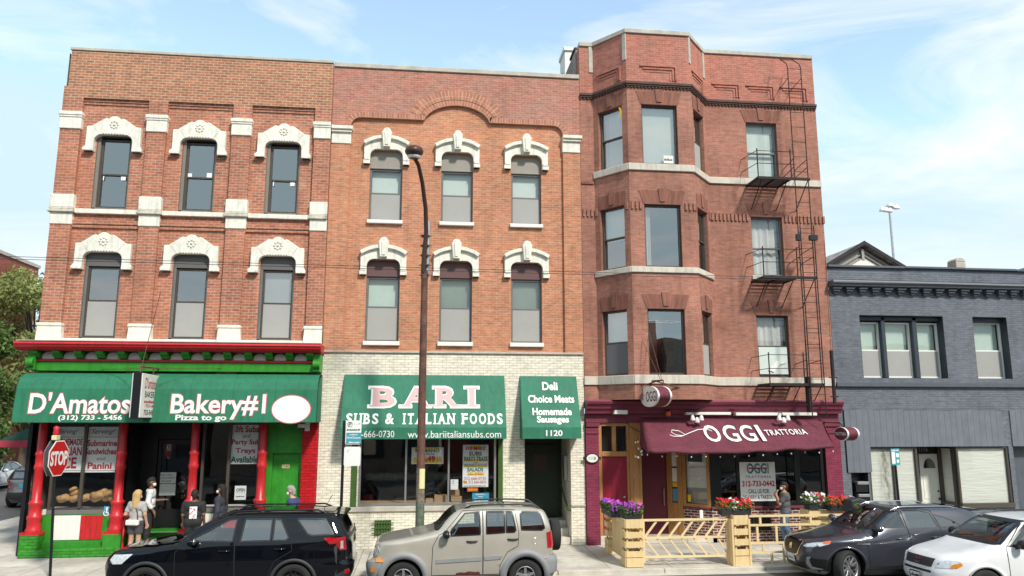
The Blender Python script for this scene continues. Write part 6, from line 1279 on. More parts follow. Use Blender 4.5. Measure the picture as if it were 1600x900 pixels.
def build_car(name, loc, rz, label, cat, S):
    B = Body(S['front'], S['rear'], S['width'], S['n']); t = thing(name, loc, label, cat, S.get('group'), rz); paint = MT[S['paint']]
    WZ, AR, WX = S['wz'], S['arch'], S['axles']; sw = S['side_windows']; zs = sorted({*np.arange(B.z0, B.z1, .03).round(3), *[p[0] for p in S['front']], *np.linspace(S['hoodz'][0], S['hoodz'][1], 14).round(4), *np.linspace(B.z1-.08, B.z1, 9).round(4)})
    us = [(-1, v) for v in np.linspace(0, 1, 22)][:-1]+[(u, 1) for u in np.linspace(-1, 1, S.get('res', 150))][:-1]+[(1, v) for v in np.linspace(1, 0, 22)]
    ring = us+[(u, -v) for u, v in us[::-1][1:-1]]; M_ = len(ring); V = []
    for z in zs:
        xc, a, w, n = B.abc(z)
        for u, v in ring: q = (abs(u)**n+abs(v)**n)**(-1/n); V.append((xc+a*u*q, -w*v*q, z))
    fs = []; ws = S['windshield']; rw = S.get('rear_window')
    for j in range(len(zs)-1):
        for i in range(M_):
            k = (i+1) % M_; q = (j*M_+i, j*M_+k, (j+1)*M_+k, (j+1)*M_+i); c = np.mean([V[x] for x in q], 0)
            if any(math.hypot(c[0]-x, c[2]-WZ) < AR for x in WX) : continue
            ui = ring[i]
            if abs(ui[0]) < .985 and any(inside((c[0], c[2]), p) for p in sw): continue
            if c[0] < (B.fx(c[2])+B.rx(c[2]))/2 and inside((abs(c[1]), c[2]), ws): continue
            if rw and c[0] > (B.fx(c[2])+B.rx(c[2]))/2 and inside((abs(c[1]), c[2]), rw): continue
            fs.append(q)
    bo = MB(); bo.add(V, fs, 0, True); bo.add(V[-M_:], [tuple(range(M_))], 0); body = bo.build('body', paint, t)
    # under-body, arch liners, cabin
    m = MB(); zc = S.get('under', .24); xa, xb = B.fx(.35)+.25, B.rx(.35)-.2; hw = B.w(.5)-.30
    m.box(xa, xb, -hw, hw, zc, .50); m.box(WX[0]+AR, WX[1]-AR, -B.w(.3)+.05, B.w(.3)-.05, zc, .34); 
    for x in WX:
        for sgn in (-1, 1):
            pa = arc(x, WZ, AR+.02, -10, 190, 16); y0, y1 = sgn*(B.w(.6)-.05), sgn*(B.w(.6)-.42); vs = [Vector((a, y, z)) for y in (y0, y1) for a, z in pa]; n_ = len(pa); m.add(vs, [(k, k+1, n_+k+1, n_+k) for k in range(n_-1)]+[tuple(range(n_, 2*n_))])
    m.build('underbody', MT['black_matt'], t)
    m = MB(); bz = S['belt']; wi = B.w(bz)-.10; x0c, x1c = B.fx(bz)+.15, B.rx(bz)-.25; m.box(x0c, x1c, -wi, wi, .45, .55); m.box(x0c, x0c+.45, -wi, wi, bz-.22, bz-.06); m.box(x1c-.1, x1c, -wi, wi, .5, bz-.08)
    for sgn in (-1, 1): m.box(x0c, x1c, sgn*wi-.02, sgn*wi+.02, .5, bz-.04)
    m.build('cabin', MT['cabin'], t)
    for r_, xs_ in enumerate(S['seats']):
        for sgn in ((-1, 1)):
            m = MB(); yy = sgn*.38; m.prism([(xs_-.45, .55), (xs_-.42, .78), (xs_+.0, .74), (xs_+.14, bz+.16), (xs_+.25, bz+.14), (xs_+.16, .6)], yy-.24, yy+.24); m.prism([(xs_+.14, bz+.20), (xs_+.16, bz+.38), (xs_+.25, bz+.37), (xs_+.25, bz+.19)], yy-.13, yy+.13); m.build('seat', MT['seat'], t, bevel=.04, bseg=2)
    m = MB(); sx = x0c+.62; m.tube([(sx+.1*math.sin(a)*.4, -.38+.185*math.cos(a), bz-.04+.17*math.sin(a)) for a in np.linspace(0, 2*PI, 21)], .015, seg=6, cap=False); m.tube([(sx-.15, -.38, bz-.12), (sx, -.38, bz-.04)], .03, seg=6); m.build('steering_wheel', MT['cabin'], t)
    # windscreen and rear glass
    gl = MT[S.get('glass_f', 'glass_carl')]; full = [(-a, b) for a, b in ws[::-1] if a > 0]+[(a, b) for a, b in ws if a > 0]
    m = MB(); B.drape(m, full, 'f', .0, rim=0); o = m.build('windscreen', gl, t); m = MB(); B.strip(m, full, .05, 'f', .004, closed=True); m.build('seal', MT['black'], o)
    if rw:
        full = [(-a, b) for a, b in rw[::-1] if a > 0]+[(a, b) for a, b in rw if a > 0]; m = MB(); B.drape(m, full, 'r', .0, rim=0); o = m.build('rear_window', MT['glass_car'], t); m = MB(); B.strip(m, full, .06, 'r', .004, closed=True); m.build('seal', MT['black'], o)
    # doors with their panes
    for far in (False, True):
        wins = list(S['side_windows']); gts = S['side_glass']; used = set()
        for dpoly, wi_, handle in S['doors']:
            m = MB(); B.drape(m, dpoly, 's', .004, rim=.0, far=far, holes=[wins[k] for k in wi_]); d_ = m.build('door', paint, t); m = MB(); B.strip(m, dpoly, .012, 's', .0052, far=far, closed=True); m.build('gap', MT['black_matt'], d_)
            if handle:
                hx, hz, hm = handle; fl = 1 if not far else -1; p = [B.side(hx+dx, hz) for dx in (-.11, -.09, 0, .09, .11)]; m = MB(); m.tube([(q.x, fl*(q.y-oo), q.z) for q, oo in zip(p, (0, .03, .04, .03, 0))], .016, seg=8)
                m.build('handle', MT[hm], d_)
            for k in wi_:
                used.add(k); m = MB(); B.drape(m, wins[k], 's', -.002, rim=0, far=far); m.build('pane', MT[gts[k]], d_); m = MB(); B.strip(m, wins[k], S.get('seal', .045), 's', .006, far=far, closed=True); m.build('seal', MT['black'], d_)
        for k in range(len(wins)):
            if k not in used: m = MB(); B.drape(m, wins[k], 's', -.002, rim=0, far=far); o = m.build('side_pane', MT[gts[k]], t); m = MB(); B.strip(m, wins[k], S.get('seal', .045), 's', .006, far=far, closed=True); m.build('seal', MT['black'], o)
        for nm, mode, poly, off, mt in S['panels']:
            if mode != 's' and far and not nm.startswith('*'): continue
            pl = poly; 
            if far and mode != 's': pl = [(-a, b) for a, b in poly]
            m = MB(); B.drape(m, pl, mode, off, step=.05, rim=.02, far=far and mode == 's'); m.build(nm.strip('*'), MT[mt], t)
        fl = -1 if far else 1
        mx_, mz_ = S['mirror']; p = B.side(mx_, mz_); m = MB(); m.blob((p.x, fl*(p.y-.15), mz_+.05), (.085, .125, .09), nu=16, nv=10); o = m.build('mirror', MT[S.get('mirmat', S['paint'])], t); m = MB(); m.tube([(p.x-.02, fl*(p.y+.03), mz_-.02), (p.x, fl*(p.y-.09), mz_+.02)], [.05, .04], seg=8); m.build('mirror_arm', MT['black'], o)
        m = MB(); m.blob((p.x+.06, fl*(p.y-.15), mz_+.05), (.03, .10, .07), nu=12, nv=8); m.build('mirror_glass', MT['chrome'], o)
        # arch lips
        for x in WX:
            m = MB(); r0, r1, off, mt = S['lip']; pa = np.linspace(R(-22), R(202), 34); V2 = []
            for a in pa:
                for rr, oo in ((r0, -.03), (r0, off), (r1, off), (r1, 0)):
                    z = max(B.z0+.01, WZ+rr*math.sin(a)); p = B.side(x+rr*math.cos(a), z); V2.append((p.x, fl*(p.y-oo), p.z))
            m.add(V2, [(4*i+k, 4*i+4+k, 4*i+5+k, 4*i+1+k) for i in range(len(pa)-1) for k in range(3)], 0, True); m.build('wheel_arch', MT[mt], t)
        if S.get('rails'):
            x0, x1, yr = S['rails']; zt = lambda x: max(z for z in np.linspace(B.z1-.3, B.z1, 40) if abs(yr) <= abs(B.side(x, z).y)+1e-6 and B.fx(z) <= x <= B.rx(z))
            pp = [(x, fl*-yr, zt(x)+(S.get('railh', .05) if 0 < i < 12 else .0)) for i, x in enumerate(np.linspace(x0, x1, 13))]; m = MB(); m.tube(pp, S.get('railr', .02), seg=6); m.build('roof_rail', MT[S.get('railmat', 'black')], t)
    for i, x in enumerate(WX):
        for far in (False, True):
            y = B.w(.5)-.13; make_wheel(t, (x, y if far else -y, WZ), S['tyre'], .24, S['rim_r'], S['spokes'], S['rimmat'], S.get('steer', 0) if i == 0 else 0, far, S.get('twin', False), flare=S.get('flare', .5))
    return t, B
def rect(a, b, c, d): return [(a, c), (b, c), (b, d), (a, d)]
SP_BLACK = dict(paint='car_black', front=[(.22, .14), (.35, .06), (.5, .015), (.65, .0), (.8, .02), (.9, .06), (.97, .12), (1.03, .28), (1.08, .55), (1.12, .9), (1.155, 1.25), (1.19, 1.42), (1.3, 1.58), (1.5, 1.89), (1.62, 2.12), (1.69, 2.38), (1.73, 2.8), (1.745, 3.2)],
    rear=[(.22, 4.78), (.4, 4.90), (.55, 4.95), (.68, 4.96), (.76, 4.92), (1.0, 4.915), (1.15, 4.89), (1.25, 4.85), (1.45, 4.74), (1.58, 4.67), (1.65, 4.62), (1.69, 4.5), (1.73, 4.1), (1.745, 3.6)],
    width=[(.22, .90), (.35, .965), (.55, .995), (.8, 1.0), (.95, .985), (1.05, .975), (1.14, .96), (1.2, .935), (1.4, .855), (1.6, .765), (1.66, .72), (1.70, .65), (1.73, .54), (1.745, .4)], n=[(.2, 5), (1.0, 5), (1.15, 6), (1.3, 9), (1.75, 8)],
    wz=.375, arch=.425, axles=(.93, 3.79), hoodz=(.95, 1.19), belt=1.17, windshield=[(0, 1.2), (.80, 1.21), (.66, 1.66), (0, 1.67)], rear_window=[(0, 1.22), (.78, 1.22), (.64, 1.6), (0, 1.62)],
    side_windows=[[(1.70, 1.21), (1.95, 1.34), (2.44, 1.60), (2.60, 1.61), (2.56, 1.19)], [(2.71, 1.19), (2.76, 1.61), (3.30, 1.605), (3.30, 1.20)], [(3.345, 1.20), (3.345, 1.605), (3.47, 1.59), (3.66, 1.25), (3.61, 1.20)], [(3.80, 1.585), (3.86, 1.60), (4.36, 1.585), (4.55, 1.30), (4.12, 1.275), (4.03, 1.31)]],
    side_glass=['glass_carl', 'glass_car', 'glass_car', 'glass_car'], doors=[([(1.50, .42), (1.47, 1.0), (1.60, 1.19), (1.74, 1.27), (2.42, 1.645), (2.64, 1.655), (2.61, 1.1), (2.64, .42)], (0,), (2.42, 1.02, 'car_black')), ([(2.65, .42), (2.62, 1.1), (2.66, 1.655), (3.50, 1.645), (3.72, 1.25), (3.74, 1.0), (3.40, .80), (3.26, .42)], (1, 2), (3.50, 1.04, 'car_black'))],
    panels=[('*headlight', 's', [(.19, .86), (.26, .955), (.66, .985), (.46, .80), (.27, .785)], .012, 'lens_clear'), ('*tail_light', 's', [(4.36, 1.225), (4.78, 1.235), (4.80, .97), (4.68, .97), (4.60, 1.11), (4.48, 1.11)], .014, 'lens_red'), ('*tail_light_strip', 's', rect(4.69, 4.74, 1.0, 1.16), .017, 'lens_clear'),
        ('grille', 'f', [(-.55, .62), (.55, .62), (.62, .78), (.58, .92), (-.58, .92), (-.62, .78)], .008, 'cladding'), ('lower_grille', 'f', rect(-.6, .6, .32, .5), .008, 'cladding'), ('*sill_cladding', 's', rect(1.38, 3.36, .235, .40), .012, 'cladding'), ('*sill_strip', 's', rect(1.5, 3.25, .335, .36), .018, 'alum'), ('*bumper_cladding', 's', [(4.24, .24), (4.24, .44), (4.55, .46), (4.86, .6), (4.9, .5), (4.84, .3)], .012, 'cladding'), ('*reflector', 's', rect(4.78, 4.87, .5, .58), .02, 'lens_red'), ('plate', 'r', rect(-.26, .26, .85, .99), .01, 'poster')],
    mirror=(1.80, 1.17), lip=(.41, .475, .022, 'cladding'), rails=(2.35, 4.35, .62), tyre=.375, rim_r=.262, spokes=5, twin=True, rimmat='rim_black', seats=(2.6, 3.5), seal=.03)
SP_JEEP = dict(paint='car_beige', front=[(.28, .12), (.4, .04), (.6, .0), (.70, .03), (.76, .12), (.9, .15), (1.04, .2), (1.09, .34), (1.15, .7), (1.215, 1.1), (1.26, 1.32), (1.30, 1.43), (1.5, 1.63), (1.62, 1.76), (1.70, 1.90), (1.74, 2.15), (1.765, 2.5)],
    rear=[(.28, 3.98), (.45, 4.05), (.68, 4.06), (.76, 3.99), (1.0, 3.98), (1.25, 3.94), (1.6, 3.83), (1.68, 3.76), (1.735, 3.55), (1.765, 3.1)], width=[(.28, .83), (.45, .875), (.7, .885), (1.0, .88), (1.15, .865), (1.26, .85), (1.6, .76), (1.67, .73), (1.715, .68), (1.75, .58), (1.765, .45)], n=[(.2, 7), (1.0, 7.5), (1.25, 9), (1.4, 12), (1.76, 11)],
    wz=.355, arch=.43, axles=(.78, 3.34), hoodz=(1.02, 1.30), belt=1.2, windshield=[(0, 1.32), (.74, 1.32), (.63, 1.66), (0, 1.68)], rear_window=[(0, 1.27), (.68, 1.27), (.6, 1.62), (0, 1.62)],
    side_windows=[[(1.70, 1.20), (1.78, 1.33), (2.05, 1.64), (2.36, 1.67), (2.38, 1.22)], [(2.51, 1.23), (2.51, 1.67), (2.90, 1.67), (2.90, 1.25)], [(2.935, 1.25), (2.935, 1.67), (3.07, 1.665), (3.14, 1.29), (3.10, 1.255)], [(3.26, 1.30), (3.24, 1.62), (3.29, 1.665), (3.62, 1.66), (3.68, 1.62), (3.76, 1.33), (3.70, 1.29)]],
    side_glass=['glass_carl', 'glass_car', 'glass_car', 'glass_car'], doors=[([(1.36, .42), (1.38, 1.0), (1.50, 1.22), (1.62, 1.27), (2.0, 1.69), (2.43, 1.705), (2.43, .42)], (0,), (2.2, 1.09, 'cladding')), ([(2.44, .42), (2.44, 1.705), (3.12, 1.70), (3.2, 1.25), (3.18, .98), (2.95, .86), (2.80, .6), (2.78, .42)], (1, 2), (3.07, 1.12, 'cladding'))],
    panels=[('*tail_light', 's', [(3.82, .92), (3.80, 1.24), (3.925, 1.26), (3.955, .92)], .016, 'lens_red'), ('*side_moulding', 's', [(1.45, .66), (1.45, .735), (2.40, .775), (2.40, .70)], .02, 'cladding_grey'), ('*side_moulding', 's', [(2.46, .705), (2.46, .78), (2.86, .795), (2.80, .72)], .02, 'cladding_grey'), ('*sill_cladding', 's', rect(1.2, 2.9, .29, .40), .014, 'cladding'), ('rust_patch', 's', [(1.86, .425), (1.88, .46), (1.97, .475), (2.05, .465), (2.14, .49), (2.26, .475), (2.36, .48), (2.38, .425)], .0075, 'rustpatch'), ('fuel_cap', 's', [(3.55+.07*math.cos(2*PI*k/16), 1.08+.07*math.sin(2*PI*k/16)) for k in range(16)], .006, 'car_beige'),
        ('*marker_light', 's', rect(.22, .36, .70, .775), .035, 'lens_amber'), ('*bumper', 's', [(.05, .36), (.05, .68), (.3, .72), (.38, .62), (.32, .36)], .02, 'cladding_grey'), ('*bumper', 's', [(3.80, .40), (3.76, .72), (3.9, .78), (4.04, .74), (4.03, .42)], .03, 'cladding_grey'), ('*fog_light', 's', rect(.12, .2, .5, .6), .03, 'lens_amber'),
        ('bumper', 'f', [(-.8, .36), (.8, .36), (.82, .68), (-.82, .68)], .02, 'cladding_grey'), ('grille', 'f', rect(-.38, .38, .78, 1.0), .01, 'cladding'), ('headlight', 'f', [(-.66+.12*math.cos(2*PI*k/16), .9+.12*math.sin(2*PI*k/16)) for k in range(16)], .012, 'lens_clear'), ('headlight', 'f', [(.66+.12*math.cos(2*PI*k/16), .9+.12*math.sin(2*PI*k/16)) for k in range(16)], .012, 'lens_clear')],
    mirror=(1.66, 1.20), mirmat='black', lip=(.41, .545, .045, 'cladding_grey'), rails=(2.05, 3.72, .58), tyre=.355, rim_r=.215, spokes=5, rimmat='rim', seats=(2.3, 3.1), seal=.03)
SP_CROSS = dict(paint='car_charcoal', front=[(.2, .18), (.3, .07), (.45, .02), (.6, .0), (.75, .02), (.85, .07), (.91, .15), (.96, .34), (1.01, .7), (1.06, 1.02), (1.11, 1.30), (1.17, 1.42), (1.3, 1.61), (1.45, 1.85), (1.56, 2.08), (1.62, 2.36), (1.65, 2.75), (1.662, 3.0)],
    rear=[(.2, 4.5), (.4, 4.66), (.7, 4.73), (.85, 4.66), (1.0, 4.6), (1.15, 4.55), (1.3, 4.47), (1.45, 4.32), (1.54, 4.15), (1.60, 3.85), (1.64, 3.45), (1.662, 3.1)], width=[(.2, .87), (.4, .945), (.65, .965), (.85, .965), (1.0, .94), (1.08, .925), (1.17, .895), (1.3, .835), (1.5, .735), (1.58, .675), (1.625, .57), (1.65, .45), (1.662, .33)], n=[(.2, 3.4), (.85, 3.6), (1.0, 4.6), (1.15, 7), (1.66, 7)],
    wz=.375, arch=.42, axles=(.88, 3.755), hoodz=(.88, 1.17), belt=1.17, windshield=[(0, 1.18), (.77, 1.19), (.62, 1.575), (0, 1.595)], rear_window=[(0, 1.22), (.64, 1.22), (.52, 1.5), (0, 1.52)],
    side_windows=[[(1.46, 1.18), (1.80, 1.40), (2.02, 1.53), (2.29, 1.56), (2.33, 1.185)], [(2.42, 1.185), (2.39, 1.565), (2.80, 1.56), (3.04, 1.51), (3.12, 1.20)], [(3.19, 1.205), (3.11, 1.485), (3.34, 1.42), (3.55, 1.33), (3.70, 1.24)]], side_glass=['glass_carl', 'glass_car', 'glass_car'],
    doors=[([(1.38, .40), (1.34, .95), (1.40, 1.15), (1.75, 1.41), (2.0, 1.565), (2.33, 1.595), (2.36, 1.1), (2.38, .40)], (0,), (2.14, .98, 'car_charcoal')), ([(2.39, .40), (2.37, 1.1), (2.34, 1.595), (2.85, 1.59), (3.07, 1.54), (3.20, 1.0), (3.2, .85), (3.3, .40)], (1,), (3.0, 1.0, 'car_charcoal'))],
    panels=[('grille', 'f', [(-.30, .60), (-.20, .56), (.20, .56), (.30, .60), (.41, .85), (.36, .885), (-.36, .885), (-.41, .85)], .004, 'black'), ('*headlight', 'f', [(.45, .785), (.50, .84), (.68, .89), (.80, .905), (.81, .87), (.74, .81), (.6, .775)], .008, 'lens_clear'), ('*marker_light', 's', [(.40, .86), (.40, .91), (.56, .935), (.54, .885)], .010, 'orange'), ('*side_intake', 'f', [(.56, .33), (.60, .55), (.88, .53), (.9, .36), (.84, .31)], .006, 'black'), ('*intake_blade', 'f', [(.50, .42), (.545, .56), (.62, .575), (.58, .50), (.59, .36), (.72, .32), (.56, .30)], .016, 'alum'), ('lower_grille', 'f', rect(-.46, .46, .29, .44), .005, 'black'), ('skid_plate', 'f', [(-.66, .205), (.66, .205), (.74, .27), (-.74, .27)], .012, 'alum'), ('plate', 'f', rect(-.15, .15, .41, .56), .03, 'poster'), ('*fender_vent', 's', [(1.09, .87), (1.15, .91), (1.40, .91), (1.40, .87)], .010, 'chrome'), ('*sill_strip', 's', rect(1.36, 3.3, .34, .385), .014, 'chrome'), ('*sill_cladding', 's', rect(1.32, 3.32, .21, .33), .010, 'cladding'), ('*tail_light', 's', [(4.1, .98), (4.5, 1.02), (4.56, .93), (4.2, .92)], .012, 'lens_red')],
    mirror=(1.60, 1.16), lip=(.405, .45, .012, 'car_charcoal'), rails=(2.15, 3.75, .61), railmat='chrome', railh=.025, railr=.016, tyre=.37, rim_r=.27, spokes=10, rimmat='rim', steer=R(24), seats=(2.35, 3.15), seal=.026, glass_f='glass_carl')
SP_WHITE = dict(paint='car_white', front=[(.22, .18), (.35, .06), (.5, .0), (.62, .01), (.72, .05), (.84, .10), (.90, .16), (.95, .28), (1.0, .52), (1.06, .84), (1.115, 1.10), (1.16, 1.22), (1.3, 1.43), (1.5, 1.76), (1.58, 1.96), (1.64, 2.3), (1.67, 2.8)],
    rear=[(.22, 4.2), (.4, 4.34), (.65, 4.40), (.75, 4.35), (1.05, 4.33), (1.3, 4.22), (1.52, 4.06), (1.6, 3.9), (1.64, 3.6), (1.67, 3.3)], width=[(.22, .82), (.4, .895), (.65, .91), (.9, .905), (1.05, .885), (1.14, .865), (1.3, .805), (1.5, .72), (1.58, .66), (1.63, .55), (1.655, .42), (1.67, .33)], n=[(.2, 4), (.9, 4), (1.05, 5), (1.2, 8), (1.66, 7)],
    wz=.36, arch=.41, axles=(.89, 3.55), hoodz=(.86, 1.16), belt=1.15, windshield=[(0, 1.165), (.75, 1.175), (.60, 1.57), (0, 1.585)], rear_window=[(0, 1.2), (.62, 1.2), (.52, 1.5), (0, 1.5)],
    side_windows=[[(1.44, 1.14), (1.82, 1.42), (2.0, 1.53), (2.30, 1.56), (2.33, 1.14)], [(2.42, 1.14), (2.40, 1.55), (3.0, 1.54), (3.08, 1.16)], [(3.2, 1.17), (3.15, 1.52), (3.75, 1.48), (3.85, 1.2)]], side_glass=['glass_carl', 'glass_car', 'glass_car'],
    doors=[([(1.38, .40), (1.37, .98), (1.40, 1.12), (1.80, 1.46), (1.98, 1.57), (2.35, 1.585), (2.37, 1.1), (2.38, .40)], (0,), (2.15, 1.0, 'car_white')), ([(2.39, .40), (2.38, 1.1), (2.37, 1.585), (3.05, 1.575), (3.15, 1.1), (3.05, .8), (3.0, .40)], (1,), (3.0, 1.02, 'car_white'))],
    panels=[('grille', 'f', [(-.40, .70), (.40, .70), (.44, .865), (-.44, .865)], .006, 'cladding'), ('bumper_slot', 'f', rect(-.42, .42, .595, .64), .004, 'black'), ('lower_grille', 'f', rect(-.5, .5, .27, .40), .004, 'black'), ('plate', 'f', rect(-.16, .16, .42, .555), .03, 'poster'), ('*headlight', 'f', [(.50, .71), (.52, .80), (.62, .86), (.74, .865), (.77, .84), (.73, .72)], .010, 'lens_clear'), ('*marker_light', 'f', [(.69, .72), (.71, .79), (.775, .83), (.785, .79), (.755, .735)], .013, 'lens_amber'), ('*fog_lamp_recess', 'f', rect(.62, .76, .36, .47), .004, 'black'), ('*sill_cladding', 's', rect(1.3, 3.1, .23, .38), .010, 'car_white'), ('*tail_light', 's', [(4.05, .85), (4.1, 1.2), (4.24, 1.2), (4.3, .85)], .012, 'lens_red')],
    mirror=(1.62, 1.14), mirmat='black', lip=(.395, .455, .018, 'car_white'), rails=(2.3, 3.75, .58), tyre=.36, rim_r=.22, spokes=5, rimmat='rim', seats=(2.3, 3.1), seal=.03)
def detail(car, B, items):
    for nm, f, mt in items: m = MB(); f(m); m.build(nm, MT[mt], car)
near = lambda Y, hw: Y+hw
xw = X(225, 904, -5.5)-.93; CARB, Bb = build_car('parked_car', (xw, -4.5, ROADZ), 0, 'black parked SUV with dark wheels in front of the bakery', 'car', SP_BLACK)
detail(CARB, Bb, [('rear_spoiler', lambda m: m.prism([(4.40, 1.70), (4.74, 1.66), (4.76, 1.635), (4.48, 1.63)], -.62, .62), 'car_black'), ('antenna', lambda m: m.tube([(4.25, -.1, 1.72), (4.42, -.1, 2.02)], .006, seg=5), 'black'), ('rear_wiper', lambda m: m.tube([(4.93, .0, 1.24), (4.86, .35, 1.36)], .012, seg=5), 'black')])
for q in [c for c in CARB.children if c.name.startswith('underbody')]: pass
xw = X(630, 900, -5.28)-.78; CARJ, Bj = build_car('parked_car', (xw, -4.40, ROADZ), 0, 'light khaki boxy SUV with grey flares and a spare wheel, parked by the lamp post', 'car', SP_JEEP)
sp = make_wheel(CARJ, (4.13, .12, 1.06), .34, .22, .2, 5, 'rim'); sp.rotation_euler = (0, 0, PI/2)
detail(CARJ, Bj, [('wiper', lambda m: (m.tube([(1.42, -.1, 1.315), (1.52, -.62, 1.38)], .007, seg=5), m.tube([(1.42, .5, 1.315), (1.52, .0, 1.40)], .012, seg=5)), 'black'), ('cross_bar', lambda m: m.tube([(2.9, -.54, 1.83), (2.9, .54, 1.83)], .015, seg=6), 'black'), ('spare_mount', lambda m: m.box(3.95, 4.05, -.05, .3, .9, 1.2), 'cladding')])
xw = X(1328, 884, -5.3)-.88; CARC, Bc = build_car('parked_car', (xw, -4.34, ROADZ), 0, 'charcoal crossover parked with its front wheel turned out, beside the wooden barrier', 'car', SP_CROSS)
def plate_text(car, B, s, y0, y1, z0, z1, mt='txt_black'):
    m = MB(); text(m, s, lambda u, v, e=0: B.frontp(u, v)+Vector((-.034, 0, 0)), y1, y0, z0, z1, 0, .01); m.build('plate_text', MT[mt], car)
m = MB(); pl = rect(-.14, .14, .42, .55)
def disc(B, y, z, ry, rz_, off, n=20): return [(B.frontp(y+ry*math.cos(2*PI*k/n), z+rz_*math.sin(2*PI*k/n))+Vector((-off, 0, 0))) for k in range(n)]
m = MB(); m.add(disc(Bc, 0, .74, .07, .07, .02), [tuple(range(20))]); m.build('grille_badge', MT['chrome'], CARC)
m = MB(); Bc.strip(m, [(-.30, .60), (-.20, .56), (.20, .56), (.30, .60), (.41, .85), (.36, .885), (-.36, .885), (-.41, .85)], .022, 'f', .012, closed=True); m.build('grille_frame', MT['chrome'], CARC)
plate_text(CARC, Bc, '~~', .12, -.12, .45, .51, 'blue_sign')
detail(CARC, Bc, [('brake_caliper', lambda m: m.box(1.0, 1.07, -.80, -.76, .30, .42), 'txt_red'), ('rear_spoiler', lambda m: m.prism([(3.95, 1.60), (4.42, 1.545), (4.44, 1.51), (4.1, 1.51)], -.52, .52), 'car_charcoal'), ('wiper', lambda m: m.tube([(1.56, -.2, 1.17), (1.64, -.7, 1.22)], .012, seg=5), 'black')])
CARW, Bw = build_car('moving_car', (X(1543, 893, -7.55)-.89, -7.55+.91, ROADZ), 0, 'white SUV with a driver at the wheel, cut by the right edge', 'car', SP_WHITE)
m = MB()
for ry, rz_, dz, dy in ((.085, .06, 0, 0), (.03, .056, 0, 0), (.06, .022, .026, 0)):
    a = disc(Bw, dy, .785+dz, ry, rz_, .022); b = disc(Bw, dy, .785+dz, ry-.012, rz_-.012, .022); m.add(a+b, [(k, (k+1) % 20, 20+(k+1) % 20, 20+k) for k in range(20)])
m.build('grille_emblem', MT['chrome'], CARW); plate_text(CARW, Bw, '~~~', .13, -.13, .455, .52)
m = MB(); Bw.strip(m, rect(-.165, .165, .415, .56), .022, 'f', .036, closed=True); m.build('plate_frame', MT['black'], CARW)
detail(CARW, Bw, [('wiper', lambda m: (m.tube([(1.28, -.1, 1.185), (1.36, -.65, 1.24)], .007, seg=5), m.tube([(1.28, .5, 1.185), (1.36, .0, 1.25)], .012, seg=5)), 'black'), ('rear_view_mirror', lambda m: m.box(1.9, 1.94, -.12, .12, 1.44, 1.51), 'black'), ('red_tag', lambda m: m.prism([(1.86, 1.32), (1.88, 1.41), (1.93, 1.37)], -.08, .08), 'txt_red')])
# cars of the side street
S_ = dict(SP_WHITE); S_.update(paint='car_grey', lip=(.395, .46, .02, 'cladding'), res=90, panels=[p for p in SP_WHITE['panels'] if p[0] in ('grille', '*headlight')]+[('*tail_light', 'r', [(.58, .82), (.60, 1.14), (.80, 1.12), (.84, .84)], .012, 'lens_red'), ('bumper', 'r', rect(-.8, .8, .38, .66), .02, 'cladding'), ('plate', 'r', rect(-.2, .2, .84, .98), .012, 'cyan_sign')], doors=[(d[0], d[1], None) for d in SP_WHITE['doors']], side_glass=['glass_car']*3, rear_window=[(0, 1.19), (.66, 1.19), (.56, 1.5), (0, 1.5)])
build_car('parked_car', (-16.25, 12.4+4.35, ROADZ), -PI/2, 'grey SUV seen from behind at the side street kerb', 'car', S_)
SP_SED = dict(paint='car_white', front=[(.2, .14), (.35, .03), (.5, .0), (.65, .05), (.72, .2), (.78, .5), (.85, .95), (.91, 1.3), (.96, 1.5), (1.1, 1.75), (1.25, 2.05), (1.36, 2.4), (1.41, 2.8), (1.425, 3.0)], rear=[(.2, 4.6), (.4, 4.75), (.7, 4.8), (.85, 4.78), (.93, 4.7), (.98, 4.4), (1.02, 4.15), (1.2, 3.85), (1.33, 3.6), (1.40, 3.2), (1.425, 3.05)],
    width=[(.2, .82), (.4, .9), (.65, .91), (.85, .895), (.95, .86), (1.2, .74), (1.34, .64), (1.40, .5), (1.425, .3)], n=[(.2, 4), (.8, 4), (.95, 6), (1.1, 8), (1.42, 7)], wz=.33, arch=.38, axles=(.92, 3.65), hoodz=(.66, .96), belt=.94, windshield=[(0, .97), (.76, .98), (.58, 1.36), (0, 1.37)], rear_window=[(0, 1.04), (.68, 1.04), (.55, 1.34), (0, 1.35)],
    side_windows=[[(1.72, .95), (2.1, 1.2), (2.5, 1.345), (2.68, 1.35), (2.70, .96)], [(2.78, .96), (2.78, 1.35), (3.2, 1.31), (3.62, 1.12), (3.74, 1.0)]], side_glass=['glass_car']*2, doors=[([(1.48, .3), (1.46, .8), (1.6, .93), (2.08, 1.23), (2.5, 1.375), (2.73, 1.38), (2.74, .3)], (0,), None), ([(2.75, .3), (2.74, 1.38), (3.22, 1.345), (3.78, 1.02), (3.72, .8), (3.4, .65), (3.3, .3)], (1,), None)],
    panels=[('*tail_light', 's', [(4.35, .72), (4.4, .88), (4.72, .86), (4.74, .74)], .012, 'lens_red'), ('*headlight', 's', [(.1, .6), (.2, .68), (.6, .74), (.5, .62)], .012, 'lens_clear')], mirror=(1.82, .94), lip=(.365, .40, .006, 'car_white'), tyre=.33, rim_r=.23, spokes=7, rimmat='rim', seats=(2.4, 3.2), seal=.03, res=90)
cs, _ = build_car('parked_car', (-22.6, 19.9, ROADZ), PI/2, 'white sedan parked across the side street at the left edge', 'car', SP_SED)
S2_ = dict(SP_SED); S2_.update(paint='car_navy'); build_car('parked_car', (-22.6, 26.2, ROADZ), PI/2, 'dark car parked behind the white sedan', 'car', S2_)
